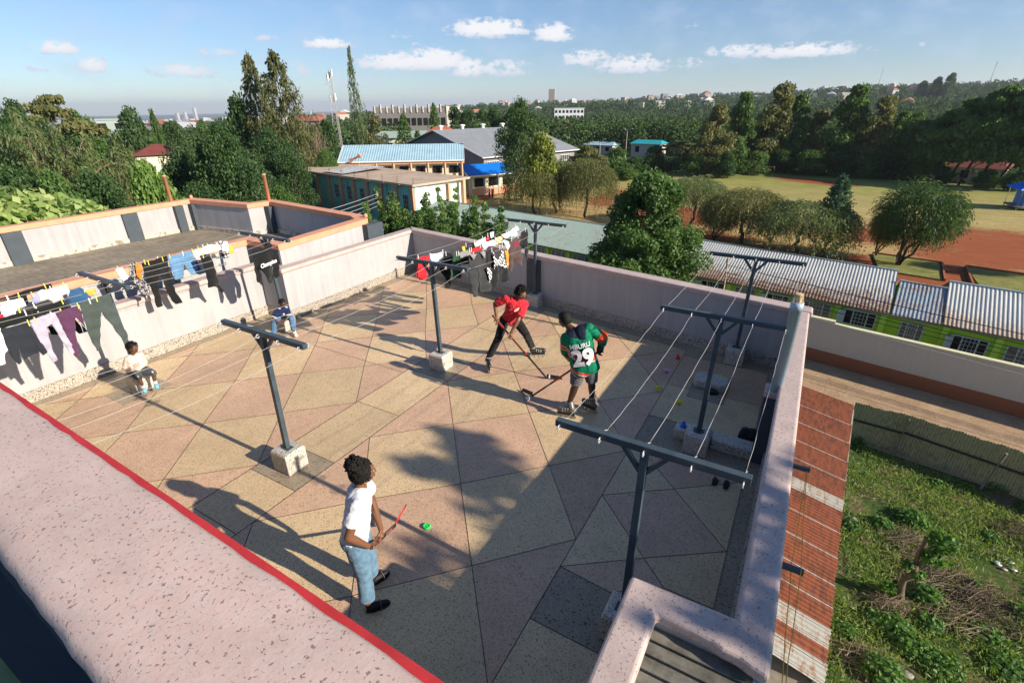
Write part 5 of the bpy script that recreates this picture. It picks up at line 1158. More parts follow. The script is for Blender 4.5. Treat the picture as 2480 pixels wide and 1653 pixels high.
for i in range(13):
    t = i/12; x, y = UA[0]+(UB[0]-UA[0])*t, UA[1]+(UB[1]-UA[1])*t; m_ = MB(); m_.box((x-.25, y-.25, 2.2), (x+.25, y+.25, 4.1+.5*(i % 2))); m_.build('pillar', M['raw_pale'], ub, world=True)
    if i < 12:
        m_ = MB(); x2, y2 = UA[0]+(UB[0]-UA[0])*(t+.055), UA[1]+(UB[1]-UA[1])*(t+.055); m_.prism([(x, y), (x2, y2), (x2, y2+.3), (x, y+.3)], 2.2, 3.6+.4*(i % 3 == 0)); m_.build('wall_panel', M['raw_block'], ub, world=True)
        for zz in (-1.6,): m_ = MB(); m_.prism([(x+.3, y+.1), (x2+.2, y2+.1), (x2+.2, y2-.05), (x+.3, y-.05)], zz, zz+2.2); m_.build('window_opening', M['room_dark'], ub, world=True)
def block_building(name, lab, x, y, w, d, h, z0, rz, mat, floors, bays, group=None, winm='room_dark'):
    r = empty(name, (x, y, z0), rz, lab, 'building', group); m_ = MB(); m_.box((-w/2, -d/2, -3), (w/2, d/2, h)); m_.box((-w/2-.2, -d/2-.2, h), (w/2+.2, d/2+.2, h+.4)); m_.build('wall', mat, r)
    for f in range(floors):
        for b in range(bays):
            z = h*(f+.25)/floors; xx = -w/2+w*(b+.2)/bays; m_ = MB(); m_.box((xx, -d/2-.08, z), (xx+w/bays*.6, -d/2+.05, z+h/floors*.5)); m_.build('window', M[winm], r)
        m_ = MB(); m_.box((w/2-.05, -d*.3, h*(f+.3)/floors), (w/2+.08, -d*.05, h*(f+.75)/floors)); m_.build('window', M[winm], r)
    return r
M['white_paint'] = m_plain('white painted block', (.72,.74,.76), .7, .08, .4)
block_building('apartment_tower', 'white six storey block with rows of dark arched windows among the trees', -172, 386, 22, 16, 22, -21, .42, M['white_paint'], 6, 8)
M['brownstone'] = m_plain('pinkish house wall', (.46,.30,.22), .8, .1, .5); M['red_tiles'] = m_zinc('terracotta roof', (.42,.12,.06), .0); M['maroon_roof'] = m_zinc('maroon roof', (.17,.05,.04), .0)
def house(lab, x, y, w, d, wh, rh, rz, roofm, wallm, z0=None, group=None, hip=1, name='house', wins=True):
    z0 = terrain(x, y) if z0 is None else z0; r = empty(name, (x, y, z0), rz, lab, 'house', group)
    m_ = MB(); m_.box((-w/2, -d/2, -2), (w/2, d/2, wh)); m_.build('wall', wallm, r)
    m_ = MB(); o_ = .5; hp = d*.5*hip; a = [(-w/2-o_, -d/2-o_, wh), (w/2+o_, -d/2-o_, wh), (w/2+o_, d/2+o_, wh), (-w/2-o_, d/2+o_, wh), (-w/2+hp, 0, wh+rh), (w/2-hp, 0, wh+rh)]
    m_.add(a, [(0, 1, 5, 4), (1, 2, 5), (2, 3, 4, 5), (3, 0, 4), (3, 2, 1, 0)]); m_.build('roof', roofm, r)
    if wins:
        for k in range(max(1, int(w/3))):
            xx = -w/2+w*(k+.3)/max(1, int(w/3)); m_ = MB(); m_.box((xx, -d/2-.06, wh*.35), (xx+1.1, -d/2+.04, wh*.8)); m_.build('window', M['room_dark'], r)
    return r
house('two storey pinkish house with terracotta roof below the white block', -94, 208, 9, 9, 6.0, 2.2, .5, M['red_tiles'], M['brownstone'])
house('large maroon roofed house in the trees on the left', -95.0, 47.5, 7.0, 6, 6.5, 1.5, 1.15, M['maroon_roof'], M['cream_wall'], GROUND)
house('small red roofed outbuilding below the maroon roofed house', -78, 33, 4.0, 3.2, 5.2, .9, 1.1, M['red_tiles'], M['white_paint'], GROUND)
house('brown roofed bungalow seen between the leaning trunks at the right', 20.5, 124, 17, 10, 2.6, 2.2, -.25, M['maroon_roof'], M['cream_wall'], GROUND, hip=.6)
block_building('grey_apartment_block', 'grey green apartment block with a pale stair side far on the left', -212, 90, 17, 13, 14.5, -13.5, 1.2, m_plain('grey green render', (.27,.33,.31), .8, .08, .3), 4, 3)
# teal stands and low roofs behind the field
M['teal_roof'] = m_plain('turquoise awning', (.02,.28,.33), .5, .1, 1)
for k, (x, y, w, z) in enumerate(((-12.5, 137, 5.5, -3.5), (-1.5, 138, 9.0, -2.9), (-2.0, 137, 5.0, -5.0), (-14, 141, 9, -2.0))):
    r = empty('turquoise_stand', (x, y, GROUND), -.05, 'turquoise roofed open stand behind the field trees, %s from the left' % ORD[k], 'stand', 'turquoise stands'); m_ = MB(); m_.box((-w/2, -1.2, z-GROUND), (w/2, 1.2, z-GROUND+.12)); m_.box((-w/2, -1.3, z-GROUND-.7), (w/2, -1.2, z-GROUND+.1)); m_.build('roof', M['teal_roof'], r)
    for j in range(5): m_ = MB(); m_.box((-w/2+w*j/4-.06, -1.2, 0), (-w/2+w*j/4+.06, -1.08, z-GROUND)); m_.build('post', M['timber'], r)
    m_ = MB(); m_.box((-w/2, -1.0, 0), (w/2, 1.2, 1.0)); m_.build('counter', M['brownstone'], r)
house('long low shed with bright turquoise roof beyond the field', -41, 146, 8, 5, 3.3, .9, -.1, M['teal_roof'], M['raw_pale'], GROUND, hip=.2)
house('low blue roofed shed left of the street lamp', -56, 150, 9, 5, 2.4, .8, -.1, M['blue_roof'], M['raw_pale'], GROUND, hip=.2)
house('pale green roofed houses behind the slender conifer', -98, 112, 16, 8, 5.6, 1.6, .6, M['zinc_green'], M['cream_wall'], GROUND, hip=.5)
house('orange roofed house right of the slender conifer', -90, 118, 8, 7, 6.2, 2, .5, M['red_tiles'], M['cream_wall'], GROUND, hip=.7)
# blue hut at the right edge of the field
hb = empty('blue_hut', (25.5, 92.5, GROUND), .1, 'blue roofed hut on a platform at the right edge of the field', 'hut')
m_ = MB(); m_.box((-2.2, -2.0, .3), (2.5, 2.2, .5)); m_.build('platform', M['timber'], hb); m_ = MB(); m_.box((-1.4, -1.3, .5), (2.5, 1.8, 2.7)); m_.build('wall', m_plain('blue hut wall', (.08,.20,.50), .6, .1, 2), hb)
m_ = MB(); corr(m_, (-2.6, -2.4, 2.6), (3, -2.4, 2.6), (.4, 0, 4.2), (3, 0, 4.2), .3, .03); corr(m_, (-2.6, 2.4, 2.6), (-2.6, -2.4, 2.6), (.4, 0.01, 4.2), (.4, 0, 4.2), .3, .03); m_.build('roof', M['vivid_blue'], hb)
for x, y in ((-2.1, -1.9), (-2.1, 2.1), (.2, -1.9)): m_ = MB(); m_.tube([(x, y, 0), (x, y, 2.6)], .06, 6); m_.build('post', M['frame_steel'], hb)
# lamps and goal frames, gantries
def lamp(x, y, h, lab, arm=1):
    r = empty('street_lamp', (x, y, terrain(x, y)), 0, lab, 'street lamp', 'street lamps beyond the field'); m_ = MB(); m_.tube([(0, 0, 0), (0, 0, h)], [.12, .08], 7); m_.build('pole', M['mast'], r)
    for s_ in ((-1, 1) if arm == 2 else (1,)):
        m_ = MB(); m_.tube([(0, 0, h-.1), (s_*1.0, 0, h+.25)], .06, 6); m_.box((s_*1.0-.35, -.15, h+.2), (s_*1.0+.35, .15, h+.34)); m_.build('lamp_head', M['mast'], r)
lamp(-42.5, 131, 7.3, 'tall double armed street lamp beyond the field', 2); lamp(-36, 122, 3.4, 'short street lamp arm right of the double armed lamp'); lamp(-52, 138, 4.3, 'street lamp left of the double armed lamp'); lamp(-90, 190, 6.5, 'street lamp in front of the pinkish house', 2); lamp(1.0, 134.5, 6.8, 'street lamp between the turquoise stands', 1)
def goal(x, y, rz, w, lab):
    r = empty('goal_frame', (x, y, GROUND), rz, lab, 'goal', 'goal frames'); 
    for s_ in (-1, 1): m_ = MB(); m_.tube([(s_*w/2, 0, 0), (s_*w/2, 0, 1.9)], .05, 6); m_.build('post', M['timber'], r)
    m_ = MB(); m_.tube([(-w/2, 0, 1.9), (w/2, 0, 1.9)], .05, 6); m_.build('crossbar', M['timber'], r)
goal(-8.6, 112.5, .3, 3.2, 'thin goal frame at the far left part of the field'); goal(15.8, 109, -.2, 2.4, 'thin goal frame near the leaning trees')
# low brick planters behind the school
for k, (x0, x1) in enumerate(((6.2, 11.3), (12.9, 30))):
    r = empty('raised_bed', ((x0+x1)/2, 53, GROUND), 0, 'grass bed with low red brick edging behind the school, %s of the gap' % ('left' if k == 0 else 'right'), 'flower bed', 'raised beds'); m_ = MB()
    ya, yb2 = (56.3, 50.4); sl = -.2
    def pp(x, y): return (x, y+sl*(x-11.5))
    for p_, q_ in ((pp(x0, ya), pp(x1, ya)), (pp(x1 if k == 0 else x0, ya), pp(x1-.6 if k == 0 else x0-.5, yb2))): m_.beam((*p_, GROUND+.12), (*q_, GROUND+.12), .14, .3)
    m_.build('edging', M['plinth'], r, world=True); m_ = MB(); m_.prism([pp(x0, ya-.16), pp(x1-(.16 if k == 0 else 0), ya-.16), pp(x1-(.75 if k == 0 else 0), yb2), pp(x0-(0 if k == 0 else .3)+.2, yb2)], GROUND, GROUND+.16); m_.build('grass', m_dirt('bed grass%d' % k, (.12,.15,.035), (.30,.27,.10), 1.0), r, world=True)
# concrete wall of the lane in front of the teal block and poles with wires
lw2 = MB(); lw2.prism([(-78, 44.2), (-40, 39.6), (-40, 39.85), (-78, 44.45)], GROUND, -6.9); o = lw2.build('lane_wall', M['concrete']); tag(o, 'rough concrete wall of the lane below the teal block', 'wall')
for k, (x, y, zt) in enumerate(((-64.0, 46.5, -4.2), (-33.6, 34.2, -2.6), (-31.3, 34.0, -3.6))):
    m_ = MB(); m_.tube([(x, y, GROUND), (x-.25, y+.1, zt)], [.13, .10], 9); o = m_.build('utility_pole', M['timber'], smooth=True); tag(o, ('grey timber pole left of the teal block', 'timber pole carrying wires in front of the teal block', 'short pole stump among the saplings')[k], 'utility pole', 'timber poles')
for k in range(4):
    m_ = MB(); m_.tube(sagline(Vector((-33.8, 34.3, -2.9-.35*k)), Vector((-24, 9.5, -1.2-.3*k)), .35, 12), .018, 4); o = m_.build('overhead_wire', M['wire']); tag(o, 'pale wire running from the timber pole to the neighbour building, %s from the top' % ORD[k], 'wire', 'overhead wires at the teal block')
# black water tanks
for k, (x, y, z) in enumerate(((-86.5, 112, -5.2), (-90, 196, -4.6))):
    r = empty('water_tank', (x, y, GROUND), 0, ('black water tank on a stand right of the slender conifer', 'black water tank right of the pinkish house')[k], 'water tank', 'water tanks'); m_ = MB(); m_.lathe([(1.2, z-GROUND), (1.25, z-GROUND+1.9), (.4, z-GROUND+2.3), (0, z-GROUND+2.35)], 14); m_.build('tank', M['black'], r, smooth=True)
    m_ = MB(); [m_.box((a-.1, b-.1, 0), (a+.1, b+.1, z-GROUND)) for a in (-.9, .9) for b in (-.9, .9)]; m_.build('stand', M['timber'], r)

# ---- far forest, one mass
def forest():
    rng = np.random.default_rng(77); Cs, Ss, Fs, Vs = [], [], [], []; cnt = 0
    while cnt < 7200:
        azc = rng.uniform(-56, 56); u_ = rng.uniform(0, 1); r = 150*(1650/150)**u_ if rng.uniform() < .8 else rng.uniform(700, 1700)
        t = math.radians(azc-30.21); x, y = r*math.sin(t), r*math.cos(t)
        if azc > -36 and azc < 24 and r < 165 and y < 150 and x > -62: continue
        if abs(x+120) < 25 and abs(y-147) < 22 or abs(x+172) < 18 and abs(y-384) < 16: continue
        if -52 < azc < -40 and r < 225: continue
        if azc < -6 and r > 260 and rng.uniform() < .35: continue
        z = terrain(x, y); h = rng.uniform(5, 9.5)*(1+.3*(r > 500)); w = h*rng.uniform(.65, 1.15); con = rng.uniform() < .14
        n = int(230 if r < 280 else (120 if r < 600 else 55)); d = unit(rng.normal(size=(n, 3))); rad = rng.uniform(.55, 1.02, (n, 1)); P_ = d*rad
        if con: P_[:, :2] *= (.62-.58*P_[:, 2:3])
        C = np.array([x, y, z+h*.52])+P_*np.array([w/2, w/2, h*.5]); Cs.append(C); Ss.append(np.full(n, (.75 if r < 280 else 1.2 if r < 600 else 2.1)*rng.uniform(.75, 1.1))); Fs.append(d*1.2+np.array([0, 0, .3])); Vs.append(np.clip(rng.uniform(0, .75)+rng.uniform(0, .25, n), 0, 1)); cnt += 1
    C = np.concatenate(Cs); V, F = diamonds(C, np.concatenate(Ss), rng, face=np.concatenate(Fs), elong=1.2, width=1.1)
    o = np_mesh('forest', V, F, L['forest'], attrs={'v': np.concatenate(Vs)}); tag(o, 'wooded slopes fading towards the horizon', kind='stuff')
forest()
# low shrub mass covering the ground between the garden trees on the left
def shrubs(name, lab, region, n, hs, leaf, mat, seed):
    rng = np.random.default_rng(seed); Cs, Ns, Vs = [], [], []
    for i in range(n):
        x, y = region(rng); h = rng.uniform(*hs); m = 70; d = unit(rng.normal(size=(m, 3))); d[:, 2] = np.abs(d[:, 2]); C = np.array([x, y, terrain(x, y)])+d*np.array([h*.7, h*.7, h])*rng.uniform(.7, 1.05, (m, 1)); Cs.append(C); Ns.append(d+np.array([0, 0, .3])); Vs.append(np.clip(rng.uniform(0, .6)+rng.uniform(0, .4, m), 0, 1))
    C = np.concatenate(Cs); V, F = diamonds(C, leaf*rng.uniform(.6, 1.2, len(C)), rng, face=np.concatenate(Ns)*1.2); o = np_mesh(name, V, F, mat, attrs={'v': np.concatenate(Vs)}); tag(o, lab, kind='stuff')
def reg_left(rng):
    t = math.radians(rng.uniform(-52, -26)-30.21); r = rng.uniform(34, 125); return r*math.sin(t), r*math.cos(t)
shrubs('undergrowth', 'mixed green undergrowth of the gardens on the left', reg_left, 1500, (1.6, 4.6), .45, L['mid'], 5)
def reg_edge(rng):
    t = rng.uniform(0, 1); P_ = [(-44, 84), (-39, 104), (-27, 118), (-15, 132), (5, 132), (16, 123), (31, 114), (60, 105)]; k = int(t*7); f = t*7-k; return (P_[k][0]*(1-f)+P_[k+1][0]*f+rng.normal()*1.6, P_[k][1]*(1-f)+P_[k+1][1]*f+abs(rng.normal())*2.5)
shrubs('hedge_growth', 'dark tangled growth along the far edge of the field', reg_edge, 420, (1.2, 3.0), .4, L['deep'], 6)
# ---- houses scattered on the far ridges
PM = [m_plain('far wall %d' % i, c, .8, .05, .2) for i, c in enumerate(((.38,.36,.33), (.42,.42,.42), (.32,.27,.23), (.38,.32,.27)))]; RM = [m_plain('far roof %d' % i, c, .8, .05, .2) for i, c in enumerate(((.35,.14,.08), (.45,.45,.45), (.28,.10,.07), (.55,.52,.48)))]
def far_house(x, y, w, d, h, rz, k, z=None, flat=False, name='house', cat='house', group='houses on the far ridges', lab=None):
    z = terrain(x, y) if z is None else z; m_ = MB(); m_.box((-w/2, -d/2, -4), (w/2, d/2, h), 0)
    if flat: m_.box((-w/2, -d/2, h+.01), (w/2, d/2, h+.6), 0)
    else: m_.add([(-w/2-.4, -d/2-.4, h), (w/2+.4, -d/2-.4, h), (w/2+.4, d/2+.4, h), (-w/2-.4, d/2+.4, h), (-w/2+d*.3, 0, h+d*.28), (w/2-d*.3, 0, h+d*.28)], [(0, 1, 5, 4), (1, 2, 5), (2, 3, 4, 5), (3, 0, 4)], 1)
    o = m_.build(name, [PM[k % 4], RM[(k*3+k//4) % 4]]); o.location = (x, y, z); o.rotation_euler = (0, 0, rz); return tag(o, lab or 'small pale house among trees on the far ridge', cat, group)
rr = random.Random(21)
for i in range(115):
    a = rr.choice([rr.uniform(-6, 46), rr.uniform(14, 46), rr.uniform(-16, 20)]); r = rr.choice([rr.uniform(1050, 1650), rr.uniform(1250, 1600), rr.uniform(600, 1300)]); t = math.radians(a-30.21); x, y = r*math.sin(t), r*math.cos(t)
    far_house(x, y, rr.uniform(8, 20), rr.uniform(7, 13), rr.uniform(6, 13) if r > 1000 else rr.uniform(5, 8), rr.uniform(0, 3), i, terrain(x, y)+rr.uniform(0, 3), flat=rr.random() < .5)
for i in range(18):
    a = rr.uniform(-38, -16); r = rr.uniform(190, 700); t = math.radians(a-30.21); x, y = r*math.sin(t), r*math.cos(t)
    far_house(x, y, rr.uniform(8, 14), rr.uniform(6, 10), rr.uniform(6, 9), rr.uniform(0, 3), i, terrain(x, y)+1.5, group='houses in the valley on the left', lab='small pale house in the wooded valley on the left')
for i in range(95):
    a = rr.gauss(-32, 6.5) if rr.random() < .75 else rr.uniform(-44, -6); r = rr.uniform(4200, 5600); t = math.radians(a-30.21); x, y = r*math.sin(t), r*math.cos(t)
    far_house(x, y, rr.uniform(20, 55), rr.uniform(20, 40), rr.uniform(12, 32), rr.uniform(0, 3), 1, None, True, 'city_building', 'building', 'buildings of the far city', 'tiny pale building of the far city skyline')
for i, (a, h, w) in enumerate(((-29.6, 105, 20), (-30.4, 78, 18), (-31.0, 70, 20), (-34.3, 62, 42), (-20.5, 60, 18), (-19.8, 66, 16))):
    t = math.radians(a-30.21); r = 5000; far_house(r*math.sin(t), r*math.cos(t), w, w, h, .3, 1, None, True, 'city_tower', 'tower', 'towers of the far city', ('tallest pale tower of the far city', 'tower next left of the tallest far tower', 'third tall tower of the far city', 'broad tower left in the far city', 'left tower of the hazy pair above the forest', 'right tower of the hazy pair above the forest')[i])
# water tower and ridge landmarks
t = math.radians(-30.21+1.2); rdist = 1280; far_house(rdist*math.sin(t+math.radians(3.2)), rdist*math.cos(t+math.radians(3.2)), 14, 14, 38, .3, 2, None, True, 'ridge_tower', 'tower', None, 'beige round topped tower block on the middle of the ridge')
for i, a in enumerate((33.3, 40.5)):
    t = math.radians(a-30.21); r = 1100; m_ = MB(); m_.tube([(0, 0, 0), (1.2, 0, 36)], [.9, .5], 5); o = m_.build('ridge_mast', M['mast']); x, y = r*math.sin(t), r*math.cos(t); o.location = (x, y, terrain(x, y)); tag(o, 'thin mast on the right ridge, the %s one' % ('left' if i == 0 else 'right'), 'mast', 'masts on the ridge')
p_ = proto('round#0')
for i, a in enumerate((36.4, 37.3, 38.1)):
    t = math.radians(a-30.21); r = 760; x, y = r*math.sin(t), r*math.cos(t); o = copy_tree(p_[0]); o.location = (x, y, terrain(x, y)); o.scale = (17, 17, 24+3*i); tag(o, 'large dark tree standing on the right ridge, %s from the left' % ORD[i], 'tree', 'large trees on the right ridge')

# ================================================================== air
hm = bpy.data.materials.new('haze air'); hm.use_nodes = True; hm.node_tree.nodes.clear(); pv = hm.node_tree.nodes.new('ShaderNodeVolumePrincipled'); ho = hm.node_tree.nodes.new('ShaderNodeOutputMaterial')
pv.inputs['Color'].default_value = (.80, .88, 1.0, 1); pv.inputs['Density'].default_value = .000115; pv.inputs['Anisotropy'].default_value = .2
hm.node_tree.links.new(pv.outputs[0], ho.inputs['Volume']); hz = MB(); hz.box((-13000, -13000, -150), (13000, 13000, 120)); o = hz.build('haze', hm); tag(o, kind='stuff')

# ================================================================== washing on the lines
from mathutils.geometry import delaunay_2d_cdt
def m_cloth(name, c, var=.12, sc=18):
    t = NT(name, .9, .1); t.b.inputs['Sheen Weight'].default_value = .15
    n = t.noise(sc, 4, .6); t.bump(t.noise(90, 3, .6), .25, .002)
    return t.out(t.ramp(n, [(.3, tuple(x*(1-var) for x in c)), (.7, tuple(min(1, x*(1+var)) for x in c))]))
for k, c in {'g_green': (.055,.072,.068), 'g_plum': (.085,.035,.075), 'g_lilac': (.36,.34,.43), 'g_navy': (.022,.027,.036), 'g_white': (.74,.75,.78), 'g_black': (.012,.013,.014), 'g_denim': (.03,.085,.18), 'g_denim_light': (.10,.22,.38), 'g_yellow': (.62,.40,.06), 'g_lav': (.28,.28,.55), 'g_char': (.035,.038,.04), 'g_red': (.42,.02,.03), 'g_orange': (.75,.18,.02), 'g_pink': (.66,.46,.45), 'g_lightblue': (.42,.58,.70), 'g_dkgreen': (.02,.06,.035), 'g_grey': (.22,.23,.23), 'g_brown': (.075,.05,.048), 'g_mustard': (.62,.26,.02), 'g_maroon': (.20,.02,.04)}.items(): M[k] = m_cloth('cloth '+k[2:], c)
def m_pattern(name, kind):
    t = NT(name, .9, .1); x, y, z = t.sep()
    if kind == 'plaid':
        a = t.math('LESS_THAN', t.math('FRACT', t.math('MULTIPLY', y, 14)), .45); b = t.math('LESS_THAN', t.math('FRACT', t.math('MULTIPLY', z, 14)), .45)
        return t.out(t.ramp(t.math('MULTIPLY', t.math('ADD', a, b), .5), [(.1, (.6,.6,.6)), (.5, (.12,.12,.13)), (.9, (.015,.015,.02))]))
    if kind == 'check':
        n = t.n('ShaderNodeTexChecker'); n.inputs['Scale'].default_value = 26; t.l(t.co, n.inputs[0]); n.inputs[1].default_value = (.7,.7,.7,1); n.inputs[2].default_value = (.015,.015,.015,1); return t.out(n.outputs[0])
    if kind == 'stripe': return t.out(t.ramp(t.math('FRACT', t.math('MULTIPLY', t.math('ADD', y, z), 9)), [(.0, (.75,.75,.72)), (.5, (.75,.28,.04))], 'CONSTANT'))
    n = t.noise(38, 3, .8); return t.out(t.ramp(n, [(.46, (.02,.02,.025)), (.52, (.55,.55,.55)), (.6, (.05,.05,.06))], 'CONSTANT'))
M['g_plaid'] = m_pattern('plaid', 'plaid'); M['g_check'] = m_pattern('checks', 'check'); M['g_orange_stripe'] = m_pattern('stripes', 'stripe'); M['g_scarf'] = m_pattern('scarf print', 'scarf')
M['peg_y'] = m_plain('yellow green peg', (.55,.62,.10), .5, .05); M['peg_w'] = m_plain('white peg', (.75,.75,.72), .5, .05)
def garment(kind, label, X0, poly, mat, pegs, idx):
    rr = random.Random(idx*7+1); n = len(poly)
    # closed outline, resampled, slightly wavy
    pts = []
    for i in range(n):
        p, q = Vector(poly[i]), Vector(poly[(i+1) % n]); k = max(1, int((q-p).length/.035)); nn = Vector((-(q-p).y, (q-p).x)); nn = nn.normalized() if nn.length > 0 else nn
        for j in range(k): pts.append(p.lerp(q, j/k)+nn*(rr.uniform(-.003, .003) if j else 0))
    m = len(pts); ys = [p.x for p in pts]; zs = [p.y for p in pts]; y0, y1, z0, z1 = min(ys), max(ys), min(zs), max(zs)
    inner = []; st = .032; yy = y0
    def inside(px, pz):
        c = False; j = m-1
        for i in range(m):
            if (zs[i] > pz) != (zs[j] > pz) and px < (ys[j]-ys[i])*(pz-zs[i])/(zs[j]-zs[i])+ys[i]: c = not c
            j = i
        return c
    while yy < y1:
        zz = z0
        while zz < z1:
            a, b = yy+rr.uniform(-.006, .006), zz+rr.uniform(-.006, .006)
            if inside(a, b): inner.append(Vector((a, b)))
            zz += st
        yy += st
    res = delaunay_2d_cdt(pts+inner, [(i, (i+1) % m) for i in range(m)], [], 1, 1e-5)
    V, F = res[0], res[2]
    k1, k2, ph, ph2 = rr.uniform(11, 19), rr.uniform(4, 7), rr.uniform(0, 6), rr.uniform(0, 6); yc = (y0+y1)/2; H_ = max(.05, z1-z0)
    vs = []
    for v in V:
        d = (z1-v.y)/H_; amp = .008+.024*min(1, (z1-v.y)/.35)
        x = amp*math.sin(k1*v.x+2.2*d+ph)+.5*amp*math.sin(k2*2.3*v.x-6*v.y+ph2)+.35*amp*math.sin(34*v.y+11*v.x+ph)
        vs.append((x, v.x-yc, v.y-z1))
    m_ = MB(); m_.add(vs, [f for f in F if len(f) > 2]); o = m_.build(kind, M[mat], smooth=True); o.location = (X0, yc, z1)
    s_ = o.modifiers.new('cloth thickness', 'SOLIDIFY'); s_.thickness = .006; s_.offset = 0
    tag(o, label, {'joggers': 'trousers', 'leggings': 'trousers', 'pocket_cloth': 'cloth', 'vest': 'shirt'}.get(kind, kind), 'washing on the lines')
    for j, (py, pz) in enumerate(pegs):
        m_ = MB(); a = .25*rr.uniform(-1, 1); m_.beam((.004, 0, -.045), (.004, .012*a, .04), .012, .008); m_.beam((-.004, 0, -.045), (-.004, .012*a, .04), .008, .006)
        p_ = m_.build('peg', M['peg_y'] if (idx+j) % 3 and X0 < -8 else M['peg_w'], o); p_.location = (0, py-yc, pz-z1-.01)
    return o
